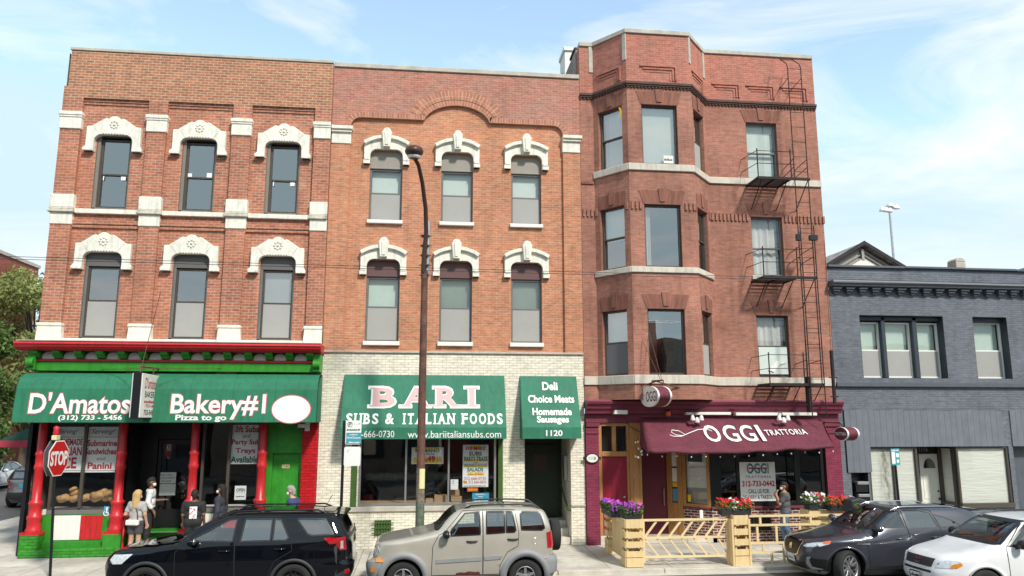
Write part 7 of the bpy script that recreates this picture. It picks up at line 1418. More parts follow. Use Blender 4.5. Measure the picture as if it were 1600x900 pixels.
# ============================================================ street furniture
GZ = lambda y: -.04*min(1, max(0, -y/3.3))
# lamp post
LP = Vector((-.02, -3.15, -.04)); L_ = thing('street_lamp', LP, 'tall rusty street lamp in front of the orange building', 'street lamp')
q = lambda x, y, z: Vector((x, y, z))-LP
m = MB(); m.tube([q(-.02, -3.15, -.05), q(-.02, -3.15, 1.55)], [.112, .105], seg=14); m.build('lower_pole', MT['pole_lower'], L_)
MT['pole_mid'] = plain('peeling tan and brown paint', (.20, .15, .11), .8, var=.55, vs=11, fine=.35, bs=30)
m = MB(); m.tube([q(-.02, -3.15, 1.55), q(-.02, -3.15, 2.35)], [.1048, .1035], seg=14); m.build('middle_pole', MT['pole_mid'], L_)
m = MB(); m.tube([q(-.02, -3.15, 2.35), q(-.02, -3.15, 7.15)], [.103, .082], seg=14); m.tube([q(-.02, -3.15, 6.95), q(-.02, -3.15, 7.1)], .092, seg=14); m.build('pole', MT['rust'], L_)
m = MB(); m.tube([q(.04, -3.12, 7.0), q(.05, -3.12, 8.45)], .055, seg=10); m.build('upper_post', MT['galv'], L_)
hd = at(647, 246, -4.3); MT['lamp_brown'] = plain('brown painted steel', (.055, .025, .018), .45, var=.15)
m = MB(); m.tube([q(-.06, -3.2, 7.1), q(-.04, -3.25, 7.6), q(.0, -3.32, 8.1), q(-.03, -3.5, 8.7), q(-.12, -3.8, 9.25), q(-.22, -4.1, hd.z-.12), q(hd.x, -4.3, hd.z)], [.06, .06, .058, .055, .052, .05, .045], seg=10); m.build('arm', MT['lamp_brown'], L_)
m = MB()
for z in (7.05, 7.3, 7.55, 7.8, 8.05): m.tube([q(-.16, -3.18, z), q(.14, -3.18, z)], .014, seg=6); m.box(-.10, .10, -.085, .085, z-LP.z-.02, z-LP.z+.02)
m.build('clamp', MT['rust'], L_, bevel=.008)
m = MB(); m.lathe([(.05, -.16), (.12, -.13), (.21, -.02), (.225, .04), (.19, .12), (.08, .17)], (0, 0, 0), seg=20, sy=1.3); o = m.build('lamp_head', MT['lamp_brown'], L_); o.location = q(hd.x, -4.35, hd.z+.1); o.rotation_euler = (R(8), 0, 0)
m = MB(); m.lathe([(.14, -.135), (.17, -.09), (.17, -.08)], (0, 0, 0), seg=18, sy=1.3); m.build('lens', MT['txt_white'], o)
p0_ = at(653.5, 733, -3.3); p1_ = at(662, 764, -3.3); m = MB()
for k in range(6): a0, a1 = R(-104+k*13), R(-104+(k+1)*13); m.quad(*[Vector((-.02+.112*math.cos(a), -3.15+.112*math.sin(a), z)) for a, z in ((a0, p1_.z), (a1, p1_.z), (a1, p0_.z), (a0, p0_.z))])
MT['paper_yellow'] = plain('pale yellow paper', (.75, .70, .36), .7, var=.05); tag(m.build('notice', MT['paper_yellow']), 'yellow paper notice taped round the lamp post', 'notice')
# stop sign
SX = at(88, 716, -2.9); st = thing('stop_sign', (SX.x, -2.9, GZ(-2.9)), 'red STOP sign on a black post at the corner', 'sign'); zz = SX.z-GZ(-2.9)
m = MB(); m.tube([(.12, 0, -.05), (.0, 0, zz-.38), (-.06, 0, zz+.42)], .033, seg=8); m.build('post', MT['black'], st)
oct_ = [(.40*math.cos(R(22.5+45*k))/math.cos(R(22.5)), .40*math.sin(R(22.5+45*k))/math.cos(R(22.5))) for k in range(8)]
fs_ = Fr((0, 0), (.10, 1)); fs_.p0 = Vector((.05, 0, zz)); MT['stop_red'] = plain('red sign sheeting', (.58, .02, .02), .35, var=.06)
m = MB(); m.prism(oct_, -.006, .006, fr=fs_); o = m.build('face', MT['txt_white'], st); m = MB(); m.prism([(a*.94, b*.94) for a, b in oct_], -.009, -.006, fr=fs_); text(m, 'STOP', lambda u, v, e=0: fs_(u, -.013, v), -.345, .345, -.165, .165, 1, .04); m.build('lettering', [MT['stop_red'], MT['txt_white']], o)
m = MB(); f2 = Fr((0, 0), (.0, 1)); f2.p0 = Vector((-.12, .06, zz)); m.prism(oct_, -.006, .006, fr=f2); m.build('back_plate', MT['galv'], st)
m = MB(); m.box(-.11, .0, -.1, .1, zz+.41, zz+.52); m.build('collar', MT['paper_yellow'], st, bevel=.01); m = MB(); m.lathe([(.055, .52), (.07, .57), (.055, .63), (.065, .7), (.03, .73)], (-.06, 0, zz), seg=12); m.build('beacon', MT['txt_red'], st)
# parking pay sign
px_ = X(535, 740, -2.9); ps = thing('parking_sign', (px_, -2.9, GZ(-2.9)), 'white and teal parking sign over a blank white plate on a black post', 'sign'); m = MB(); m.tube([(0, 0, -.05), (0, 0, 3.5)], .036, seg=8); m.build('post', MT['black'], ps)
P = facade(-2.95)
def plate(box, base, nm): 
    m = MB(); u0, u1 = X(box[0], (box[1]+box[3])/2, -2.94), X(box[2], (box[1]+box[3])/2, -2.94); v1, v0 = Z(555, box[1], -2.94), Z(555, box[3], -2.94); r = .04
    m.prism(arc(u0+r, v0+r, r, 180, 270, 4)+arc(u1-r, v0+r, r, 270, 360, 4)+arc(u1-r, v1-r, r, 0, 90, 4)+arc(u0+r, v1-r, r, 90, 180, 4), -2.945, -2.935); return rel(m, ps).build(nm, MT[base], ps)
o = plate((540, 657, 564.5, 694.5), 'txt_white', 'sign_plate'); m = MB(); P.rect(m, (541, 676, 564, 693.5), 1, .002); P.text(m, '~', (546, 678, 559, 680), 2, .006); P.text(m, 'ParkChicago', (542, 682, 563, 686.5), 2, .006, .02); P.text(m, '~~', (545, 690, 562, 692.5), 2, .006); P.text(m, '~~~', (542, 670, 563, 672.5), 0, .006)
u, v = P.uv(547, 663); R0 = [P(u+.06*math.cos(k*PI/10), v+.06*math.sin(k*PI/10), .004) for k in range(20)]; R1 = [P(u+.052*math.cos(k*PI/10), v+.052*math.sin(k*PI/10), .004) for k in range(20)]; m.add(R0+R1, [(k, (k+1) % 20, 20+(k+1) % 20, 20+k) for k in range(20)], 0); P.text(m, 'P', (545, 660, 549, 666), 0, .004); P.text(m, '- - >', (553, 661, 563, 663), 0, .004)
rel(m, ps).build('lettering', [MT['txt_green'], MT['txt_teal'], MT['txt_white']], o)
o = plate((537.5, 698, 563.5, 728), 'txt_white', 'blank_plate'); m = MB(); P.rect(m, (543, 703.5, 544.2, 706), 0, .006); P.rect(m, (546, 702, 547, 703), 0, .006); rel(m, ps).build('scuff', MT['screen'], o)
# parking sign at the grey shop
sx_ = X(1402, 740, -3.0); ps2 = thing('parking_sign', (sx_, -3.0, GZ(-3)), 'small green and white parking sign on a thin post before the papered shop', 'sign'); m = MB(); m.tube([(0, 0, -.05), (-.04, 0, 2.8)], .03, seg=8); m.build('post', MT['black'], ps2)
f3 = Fr((0, 0), (1, .35)); f3.p0 = Vector((-.04, -.04, 0)); m = MB(); m.prism([(-.16, 2.36), (.16, 2.36), (.16, 2.78), (-.16, 2.78)], -.005, .005, fr=f3); o = m.build('sign_plate', MT['txt_teal'], ps2); m = MB(); m.box(-.145, -.02, -.009, -.006, 2.40, 2.7, fr=f3); text(m, '~', lambda u, v, e=0: f3(u, -.01, v), -.13, .13, 2.72, 2.76); m.box(.02, .13, -.009, -.006, 2.56, 2.66, fr=f3); m.box(.03, .12, -.009, -.006, 2.42, 2.5, fr=f3); m.build('markings', MT['txt_white'], o)
# pay box
pb_ = thing('pay_box', (11.36, -2.5, GZ(-2.5)), 'black parking pay box with a green ringed P behind the charcoal car', 'pay box'); m = MB(); m.box(-.2, .2, -.16, .16, 0, 1.1); m.build('pedestal', MT['black'], pb_, bevel=.02); m = MB(); m.prism([(-.24, 1.08), (-.26, 1.44), (-.02, 1.5), (.27, 1.42), (.24, 1.08)], -.22, .2); m.build('hood', MT['cladding'], pb_, bevel=.03)
m = MB(); cc = (-.10, 1.27); m.add([Vector((cc[0]+.11*math.cos(k*PI/12), -.232, cc[1]+.11*math.sin(k*PI/12))) for k in range(24)]+[Vector((cc[0]+.085*math.cos(k*PI/12), -.232, cc[1]+.085*math.sin(k*PI/12))) for k in range(24)], [(k, (k+1) % 24, 24+(k+1) % 24, 24+k) for k in range(24)], 0); text(m, 'P', lambda u, v, e=0: Vector((u, -.233, v)), -.135, -.06, 1.215, 1.325, 1, .02); m.build('emblem', [MT['green_paint'], MT['txt_white']], pb_)
# overhead wires
for k, (pa, lb) in enumerate([((0, 400), 'upper thin black overhead wire crossing the left sky'), ((0, 404), 'lower thin black overhead wire crossing the left sky')]):
    z = Z(pa[0], pa[1], -5.0); m = MB(); m.tube([(-60, -5.0, z+.9), (-10, -5.0, z), (20, -5, z-.15), (80, -5.0, z+.9)], .006, seg=4); tag(m.build('power_line', MT['black']), lb, 'wire')

# ============================================================ wooden street patio
def slat_tower(m, x0, x1, y0, y1, zt, z0=0.0):
    n = 5; h = (zt-z0)/n; t_ = .022
    for a in (x0+.03, x1-.06):
        for b in (y0+.03, y1-.06): m.box(a, a+.04, b, b+.04, z0, zt-.02)
    for k in range(n):
        za, zb_ = z0+k*h+.01, z0+k*h+h*(.97 if k in (0, n-1) else .66); j = random.uniform(-.006, .006)
        m.box(x0+j, x1+j, y0-t_, y0, za, zb_); m.box(x0+j, x1+j, y1, y1+t_, za, zb_); m.box(x0-t_, x0, y0+.002, y1-.002, za, zb_); m.box(x1, x1+t_, y0+.002, y1-.002, za, zb_)
def flowers(name, loc, lx, ly, hz, cols, label, cat='flowers', n=70, seed=1, leafc='leaf_lime', spill=.06, rot=0):
    r = np.random.default_rng(seed); o = thing(name, loc, label, cat, None, rot)
    m = MB(); m.profile([(-ly/2, .0), (-ly/2-.03, .17), (ly/2+.03, .17), (ly/2, 0)], -lx/2, lx/2); m.build('trough', MT['cladding'], o, bevel=.01)
    V = []; 
    m = MB()
    for i in range(n*5):
        p = np.array([r.uniform(-lx/2-spill, lx/2+spill), r.uniform(-ly/2-.08, ly/2+.08), .14+hz*r.uniform(0, .8)]); a = r.normal(size=3); a /= np.linalg.norm(a); b = np.cross(a, r.normal(size=3)); b /= np.linalg.norm(b); s = r.uniform(.025, .05)
        m.add([p-a*s, p-b*s*.5, p+a*s, p+b*s*.5], [(0, 1, 2, 3)])
    m.build('foliage', MT[leafc], o)
    for ci, (c, x0, x1, w_) in enumerate(cols):
        m = MB()
        for i in range(int(n*w_)):
            p = np.array([r.uniform(x0, x1)*lx, r.uniform(-ly/2-.1, ly/2+.06), .16+hz*r.uniform(.15, 1)]); d = np.array([r.normal()*.5, -.8+r.normal()*.4, .5+r.normal()*.4]); d /= np.linalg.norm(d); u = np.cross(d, [0, 0, 1]); u /= np.linalg.norm(u); v = np.cross(u, d); s = r.uniform(.03, .048)
            pts = [p+d*.0]+[p+(u*math.cos(k*PI/5)+v*math.sin(k*PI/5))*s*(1 if k % 2 else .72)+d*(.014 if k % 2 else .0) for k in range(10)]; m.add(pts, [(0, 1+k, 1+(k+1) % 10) for k in range(10)])
        m.build('blossoms', MT[c], o)
    return o
MT['leaf_lime'] = leafmat('lime potted leaves', (.10, .18, .03), (.30, .40, .08)); MT['leaf_mid'] = leafmat('potted leaves', (.04, .10, .02), (.12, .22, .05))
MT['petal_purple'] = plain('violet petals', (.26, .03, .42), .6, var=.3, vs=8); MT['petal_pink'] = plain('magenta petals', (.62, .10, .50), .6, var=.2, vs=8); MT['petal_red'] = plain('red petals', (.62, .015, .02), .6, var=.2, vs=8); MT['petal_white'] = plain('white petals', (.80, .78, .78), .6, var=.06); MT['petal_lilac'] = plain('pale lilac petals', (.60, .55, .66), .6, var=.1)
pt1 = thing('planter_stand', (5.17, -2.0, GZ(-2)), 'pale pine planter barrier of two slatted towers at the patio entrance', 'planter'); w = MB(); slat_tower(w, -.21, .21, -1.17, -.75, 1.12, -.01); w.build('front_tower', MT['wood_pale'], pt1)
w = MB(); slat_tower(w, -.20, .18, .62, 1.0, 1.12, .0); w.build('rear_tower', MT['wood_pale'], pt1)
w = MB()
for k in range(8): y = -.70+k*.162; w.box(-.12, -.095, y, y+.15, .1, 1.02)
w.build('plank_panel', MT['wood_pale'], pt1); w = MB(); w.box(-.2, .2, -.72, .6, .98, 1.04); w.build('shelf', MT['wood_pale'], pt1)
flowers('flower_box', (5.2, -2.82, GZ(-2.8)+1.09), .42, .46, .22, [('petal_purple', -.55, .45, .5), ('petal_pink', -.45, .55, .5)], 'front box of magenta and violet petunias on the pine planter', seed=3, leafc='leaf_mid', n=110)
flowers('flower_box', (5.02, -1.7, GZ(-1.6)+1.04), .36, 1.1, .22, [('petal_purple', -.5, .45, .55), ('petal_pink', -.5, .45, .4)], 'rear box of magenta and violet petunias on the pine planter', seed=4, leafc='leaf_mid', n=150)
pt2 = thing('planter_stand', (7.85, -3.08, GZ(-3)), 'single slatted pine tower between the two barrier panels', 'planter'); w = MB(); slat_tower(w, -.18, .18, -.18, .2, 1.2, -.01); w.build('slats', MT['wood_pale'], pt2)
w = MB(); w.box(-.24, -.19, -.2, .2, 0, 1.1); w.box(.19, .24, -.2, .2, 0, 1.1); w.build('posts', MT['wood_pale'], pt2)
flowers('flower_box', (7.80, -3.02, GZ(-3)+1.18), .76, .26, .23, [('petal_red', -.52, -.14, .5), ('petal_white', -.18, .1, .2), ('petal_red', .05, .55, .6)], 'red and white flowers on the middle pine tower', seed=7, n=90)
pt3 = thing('planter_stand', (11.1, -1.15, GZ(-1.2)), 'wide pine planter box by the maroon pilaster at the patio end', 'planter'); w = MB(); slat_tower(w, -.48, .46, -.2, .25, 1.05, 0); w.build('slats', MT['wood_pale'], pt3)
flowers('flower_box', (10.92, -1.25, GZ(-1.2)+1.06), .58, .32, .28, [('petal_white', -.6, .3, .5), ('petal_red', -.05, .4, .25), ('petal_lilac', -.2, .5, .3)], 'white and lilac flowers in the left box of the patio end planter', seed=9, n=100)
flowers('flower_box', (11.42, -1.55, GZ(-1.2)+1.04), .62, .30, .24, [('petal_red', -.55, .45, .85), ('petal_lilac', .3, .62, .2)], 'bright red flowers in the right box of the patio end planter', seed=10, n=100, rot=-.1)
def rail(m, x0, x1, z, y=-3.05, h=.052, d=.045): m.box(x0, x1, y-d/2, y+d/2, z-h, z)
def bar(m, a, b, w_=.05, y=-3.05, d=.035):
    dx, dz = b[0]-a[0], b[1]-a[1]; l = math.hypot(dx, dz); nx, nz = -dz/l*w_/2, dx/l*w_/2; m.prism([(a[0]+nx, a[1]+nz), (b[0]+nx, b[1]+nz), (b[0]-nx, b[1]-nz), (a[0]-nx, a[1]-nz)], y-d/2, y+d/2)
g0 = GZ(-3.05); fnc = thing('patio_fence', (6.5, -3.05, g0), 'pine barrier panel with diagonal slats in a herringbone', 'fence')
w = MB()
for z in (1.11, .69, .24): rail(w, 5.40, 7.62, z+g0)
w.box(5.42, 5.47, -3.07, -3.03, g0+.1, g0+1.1); w.box(7.56, 7.61, -3.07, -3.03, g0, g0+1.1); rel(w, fnc).build('frame', MT['wood_palew'], fnc)
for k in range(7):
    x = 5.48+k*.31; w = MB(); bar(w, (x, .69+g0), (min(x+.30, 7.56), (1.05+g0)), y=-3.03); rel(w, fnc).build('slat', MT['wood_palew'], fnc); w = MB(); bar(w, (x, .63+g0), (min(x+.32, 7.58), .24+g0), .04, y=-3.03); rel(w, fnc).build('slat', MT['wood_palew'], fnc)
fnc = thing('patio_fence', (9.3, -3.05, g0), 'pine barrier panel with level rails and staggered uprights, by the man in grey', 'fence')
w = MB(); rail(w, 8.06, 10.9, 1.17+g0); rail(w, 8.06, 10.9, .95+g0); rail(w, 8.06, 9.05, .52+g0); rail(w, 8.06, 9.0, .30+g0); rel(w, fnc).build('frame', MT['wood_palew'], fnc)
for x, z0, z1 in ((8.42, .95, 1.11), (9.05, .95, 1.11), (9.75, .95, 1.11), (10.3, .95, 1.11), (8.33, .52, .89), (8.83, .46, .89), (9.45, .3, .89), (10.1, .3, .89), (8.47, .30, .46), (8.68, -.02, .25), (9.0, -.02, .5)):
    w = MB(); w.box(x, x+.055, -3.075, -3.035, z0+g0, z1+g0); rel(w, fnc).build('upright', MT['wood_palew'], fnc)
w = MB(); w.box(-.05, .05, -.06, .0, -.12, .12); tag(w.build('outlet_box', MT['poster'], loc=(X(1093, 803, .05), -.06, Z(1093, 803, .05)), bevel=.01), 'small white outlet box on the brick bulkhead', 'outlet')
# ============================================================ people
def nets(f, lo, hi, h):
    lo, hi = np.array(lo), np.array(hi); n = np.ceil((hi-lo)/h).astype(int)+1; ax = [lo[k]+h*np.arange(n[k]) for k in range(3)]; G = np.stack(np.meshgrid(*ax, indexing='ij'), -1); D = f(G); S = D < 0
    c = np.zeros(n-1, int); 
    for i in (0, 1):
        for j in (0, 1):
            for k in (0, 1): c += S[i:n[0]-1+i, j:n[1]-1+j, k:n[2]-1+k]
    act = (c > 0) & (c < 8); ids = -np.ones(n-1, int); ii = np.argwhere(act); ids[act] = np.arange(len(ii)); acc = np.zeros((len(ii), 3)); cnt = np.zeros(len(ii)); cor = [(i, j, k) for i in (0, 1) for j in (0, 1) for k in (0, 1)]
    for a in cor:
        for b in cor:
            if sum(abs(x-y) for x, y in zip(a, b)) == 1 and a < b:
                A, Bx = ii+a, ii+b; da, db = D[tuple(A.T)], D[tuple(Bx.T)]; cr = (da < 0) != (db < 0); t = np.where(cr, da/(da-db+1e-12), 0)[:, None]; acc += np.where(cr[:, None], A+(Bx-A)*t, 0); cnt += cr
    V = lo+h*acc/cnt[:, None]; F = []
    for d in range(3):
        e = [0, 0, 0]; e[d] = 1; u, v = [k for k in range(3) if k != d]; sl0 = [slice(None)]*3; sl1 = [slice(None)]*3; sl0[d] = slice(0, -1); sl1[d] = slice(1, None); cr = S[tuple(sl0)] != S[tuple(sl1)]; E = np.argwhere(cr)
        E = E[(E[:, u] > 0) & (E[:, v] > 0) & (E[:, u] < n[u]-1) & (E[:, v] < n[v]-1)]
        def cid(du, dv): q = E.copy(); q[:, u] -= du; q[:, v] -= dv; return ids[tuple(q.T)]
        qd = np.stack([cid(1, 1), cid(0, 1), cid(0, 0), cid(1, 0)], 1); flip = S[tuple(E.T)] ^ (d == 1); qd[~flip] = qd[~flip][:, ::-1]; F.append(qd)
    return V, np.concatenate(F)
def field(prims, k=.025):
    def f(G):
        D = None
        for p in prims:
            a, b, ra, rb = np.array(p[0]), np.array(p[1]), p[2], p[3]; ba = b-a; l2 = max(ba@ba, 1e-9); t = np.clip(((G-a)@ba)/l2, 0, 1); d = np.linalg.norm(G-a-t[..., None]*ba, axis=-1)-(ra+(rb-ra)*t)
            if D is None: D = d
            else: hh = np.clip(.5+.5*(D-d)/k, 0, 1); D = D+(d-D)*hh-k*hh*(1-hh)
        return D
    return f
def grow(prims, g): return [(p[0], p[1], p[2]+g, p[3]+g) for p in prims]
def solid(name, prims, mt, parent, h=.014, k=.025, clips=()):
    P = np.array([p[i] for p in prims for i in (0, 1)]); r = max(max(p[2], p[3]) for p in prims)+.04; base = field(prims, k)
    def f(G):
        D = base(G)
        for nrm, d in clips: D = np.maximum(D, G@np.array(nrm)-d)
        return D
    V, F = nets(f, P.min(0)-r, P.max(0)+r, h); m = MB(); m.add([tuple(v) for v in V], [tuple(q) for q in F], 0, True); return m.build(name, mt, parent)
SK = {'light': plain('light skin', (.52, .30, .21), .5, var=.06), 'tan': plain('tan skin', (.42, .22, .14), .5, var=.06), 'brown': plain('brown skin', (.20, .10, .06), .5, var=.06)}
def cl(name, c, r=.8): MT[name] = plain(name.replace('_', ' '), c, r, var=.12, vs=9, bump=.2, bs=18); return MT[name]
def person(loc, rz, label, skin, H=1.75, arms=None, legs=None, garments=(), hair=None, mask=True, lean=0.0, shoes=(.02, .02, .02), group=None, build=1.0, turn=0.0, h=.014, fold=True):
    """faces -y; joints given for a 1.75 m body: arms {side: (elbow, wrist, fingers dir)}, legs {side: (knee, ankle, toe)}"""
    t = thing('person', loc, label, 'person', group, rz); s = H/1.75; B_ = build
    lz = lambda p: (p[0], p[1]-max(0, p[2]-.95)*math.tan(lean), p[2]); S3 = lambda p: tuple(s*q for q in lz(p))
    arms = arms or {}; legs = legs or {}
    pr = {}
    pr['torso'] = [((-.10*B_, 0, 1.35), (.10*B_, 0, 1.35), .115*B_, .115*B_), ((-.07*B_, -.005, 1.14), (.07*B_, -.005, 1.14), .11*B_, .11*B_), ((0, 0, 1.4), (0, 0, 1.0), .11*B_, .12*B_), ((-.085, .01, .96), (.085, .01, .96), .115*B_, .115*B_)]
    pr['neck'] = [((0, .01, 1.40), (0, -.012, 1.55), .06, .052)]
    hx = math.sin(turn); hy = math.cos(turn); hp = lambda f_, sd, z: (f_*-0+sd*hy-f_*hx*-1*0+f_*hx, -f_*hy+sd*hx, z)
    pr['head'] = [(hp(-.012, 0, 1.665), hp(.012, 0, 1.665), .088, .086), (hp(.02, 0, 1.60), hp(.035, 0, 1.575), .066, .052), (hp(.085, 0, 1.635), hp(.102, 0, 1.61), .014, .018), (hp(.0, .085, 1.64), hp(-.01, .088, 1.61), .018, .012), (hp(.0, -.085, 1.64), hp(-.01, -.088, 1.61), .018, .012)]
    for sd, sg in (('l', -1), ('r', 1)):
        e, w, fd = arms.get(sd, ((sg*.25*B_, .03, 1.13), (sg*.26*B_, -.03, .89), (0, -.15, -1))); sh = (sg*.185*B_, .0, 1.40); fd = np.array(fd, float); fd /= np.linalg.norm(fd); w = np.array(w); ha = w+fd*.085
        pr['sh_'+sd] = [((sg*.08, 0, 1.41), sh, .07, .066), (sh, e, .058*B_, .047)]; pr['fa_'+sd] = [(e, tuple(w), .045, .032)]
        ref = np.array([0, 0, 1.0]) if abs(fd[2]) < .8 else np.array([0, -1.0, 0]); si = np.cross(fd, ref); si /= np.linalg.norm(si); up_ = np.cross(si, fd); hand = [(tuple(w), tuple(w+fd*.03), .03, .03)]
        for q in (-1.5, -.5, .5, 1.5): hand.append((tuple(w+fd*.03+si*q*.010), tuple(ha+si*q*.017), .015, .014))
        for q, ln in zip((-1.5, -.5, .5, 1.5), (.05, .066, .062, .045)): b0 = ha+si*q*.0215; b1 = b0+fd*ln*.55-up_*.008; hand += [(tuple(b0), tuple(b1), .0105, .0095), (tuple(b1), tuple(b1+fd*ln*.4-up_*.02), .0095, .008)]
        th0 = w+fd*.025+si*.03*-sg; hand += [(tuple(th0), tuple(th0+fd*.035-si*sg*.022), .013, .011), (tuple(th0+fd*.035-si*sg*.022), tuple(th0+fd*.065-si*sg*.026), .011, .009)]
        pr['hand_'+sd] = hand
        kn, an, to = legs.get(sd, ((sg*.10, -.01, .50), (sg*.105, .03, .085), (sg*.125, -.13, .03))); hip = (sg*.092, .0, .92)
        pr['th_'+sd] = [(hip, kn, .088*B_, .058)]; pr['ca_'+sd] = [(kn, tuple(np.array(kn)*.6+np.array(an)*.4+np.array([0, .018, 0])), .055, .056), (tuple(np.array(kn)*.6+np.array(an)*.4+np.array([0, .018, 0])), an, .056, .036)]; pr['ft_'+sd] = [(tuple(np.array(an)+np.array([0, .035, -.045])), to, .04, .034), (an, tuple(np.array(an)+np.array([0, .02, -.04])), .038, .04)]
    pr = {a: [(S3(p[0]), S3(p[1]), p[2]*s, p[3]*s) for p in b] for a, b in pr.items()}
    solid('body', [p for b in pr.values() for p in b], SK[skin], t, h, .022)
    for nm, mt, keys, g, clips in garments:
        ps = [p for k_ in keys for p in pr[k_.split('@')[0]]]; ps2 = []
        for k_ in keys:
            for i, p in enumerate(pr[k_.split('@')[0]]):
                if '@' in k_ and (i == len(pr[k_.split('@')[0]])-1): fr_ = float(k_.split('@')[1]); b = tuple(np.array(p[0])+(np.array(p[1])-np.array(p[0]))*fr_); ps2.append((p[0], b, p[2]+g*s*1.3, p[2]+(p[3]-p[2])*fr_+g*s*1.4))
                else: ps2.append((p[0], p[1], p[2]+g*s, p[3]+g*s))
        if fold: r_ = random.Random(len(nm)+int(loc[0]*10)); ps2 = [(tuple(np.array(p[0])+np.array([r_.uniform(-.004, .004) for _ in range(3)])), p[1], p[2]*r_.uniform(1, 1.04), p[3]*r_.uniform(1, 1.05)) for p in ps2]
        solid(nm, ps2, MT[mt], t, h, .02, [(n_, d_*s) for n_, d_ in clips])
    for sd in ('l', 'r'): solid('shoe', grow(pr['ft_'+sd], .010), plain('shoe', shoes, .6), t, h, .02, [((0, 0, 1), .11*s+pr['ft_'+sd][0][0][2]-.0)])
    if hair: solid('hair', [(S3(hp(*a)), S3(hp(*b)), ra*s, rb*s) for a, b, ra, rb in hair[1]], MT[hair[0]], t, h, .02)
    if mask: solid('face_mask', [(S3(hp(.075, -.03, 1.585)), S3(hp(.075, .03, 1.585)), .042*s, .042*s), (S3(hp(.06, -.05, 1.6)), S3(hp(-.0, -.088, 1.63)), .014*s, .005), (S3(hp(.06, .05, 1.6)), S3(hp(-.0, .088, 1.63)), .014*s, .005), (S3(hp(.085, 0, 1.57)), S3(hp(.085, 0, 1.60)), .035*s, .03*s)], MT['txt_white'], t, h, .02)
    m = MB()
    for sg in (-1, 1): c = Vector(S3(hp(.078, sg*.032, 1.66))); m.blob(c, (.011*s, .009*s, .008*s), nu=8, nv=5)
    m.build('eyes', MT['black'], t); return t, pr
cl('hair_blonde', (.55, .36, .15)); cl('hair_black', (.018, .014, .012)); cl('hair_grey', (.32, .30, .28)); cl('hair_brown', (.016, .011, .009))
cl('grey_tee', (.42, .39, .37)); cl('dark_shorts', (.06, .06, .07)); cl('black_cloth', (.018, .018, .02)); cl('white_shirt', (.72, .72, .72)); cl('charcoal_top', (.035, .04, .055)); cl('navy_shirt', (.045, .055, .16)); cl('slate_tee', (.105, .10, .11)); cl('jeans', (.13, .20, .30)); cl('blue_shirt', (.12, .20, .36)); cl('olive_tee', (.12, .10, .07))
short = lambda: [((-.015, 0, 1.69), (.01, 0, 1.70), .092, .088), ((-.05, 0, 1.65), (-.045, 0, 1.58), .07, .055)]
long_ = lambda L=1.35: [((-.015, 0, 1.69), (.015, 0, 1.695), .093, .086), ((-.055, -.05, 1.66), (-.085, -.05, L), .06, .045), ((-.055, .05, 1.66), (-.085, .05, L), .06, .045), ((-.06, 0, 1.66), (-.1, 0, L-.02), .07, .05)]
TEE = ['torso', 'sh_l@.62', 'sh_r@.62']; hem = lambda z: [((0, 0, -1), -z), ((0, 0, 1), 1.475)]
# blonde woman, back to us
wo, pr = person((-7.22, -.85, GZ(-.8)), PI-.25, 'blonde woman in grey tee and dark shorts with a white bag, back turned', 'light', 1.70, arms={'l': ((-.25, .02, 1.15), (-.27, -.05, .92), (0, -.2, -1)), 'r': ((.26, .08, 1.15), (.17, -.12, 1.16), (-.6, -.8, .1))},
    garments=[('tee', 'grey_tee', TEE, .014, hem(.93)), ('shorts', 'dark_shorts', ['th_l@.55', 'th_r@.55', 'torso'], .024, [((0, 0, 1), 1.0), ((0, 0, -1), -.66)])], hair=('hair_blonde', long_(1.36)), mask=True, shoes=(.5, .5, .5), build=.97)
m = MB(); m.box(-.17, .17, .10, .20, .86, .99); bg_ = m.build('belt_bag', MT['white_paint'], wo, bevel=.02); m = MB(); m.tube([(-.14, .14, .98), (-.12, .15, 1.2), (.10, .06, 1.40), (.12, -.05, 1.42), (.05, -.15, 1.3), (-.10, -.15, 1.1), (-.17, .05, .97)], .010, seg=6); m.build('strap', MT['black'], bg_)
# man in white shirt in the doorway, turned to the right
person((-7.14, -.16, .19), PI/2+.3, 'masked man in white shirt and black trousers at the bakery doorway', 'brown', 1.76, arms={'r': ((.24, .05, 1.15), (.2, -.3, 1.16), (0, -1, .1)), 'l': ((-.25, .05, 1.14), (-.24, -.12, .9), (0, -.3, -1))},
    garments=[('shirt', 'white_shirt', ['torso', 'sh_l@1.0', 'sh_r@1.0', 'fa_l@.5', 'fa_r@.4'], .012, hem(.98)), ('waistcoat', 'black_cloth', ['torso'], .022, [((0, 0, -1), -.96), ((0, 0, 1), 1.42), ((0, -1, 0), .04)]), ('trousers', 'black_cloth', ['th_l', 'th_r', 'ca_l@.95', 'ca_r@.95', 'torso'], .016, [((0, 0, 1), 1.02)])], hair=('hair_black', short()), shoes=(.7, .7, .7))
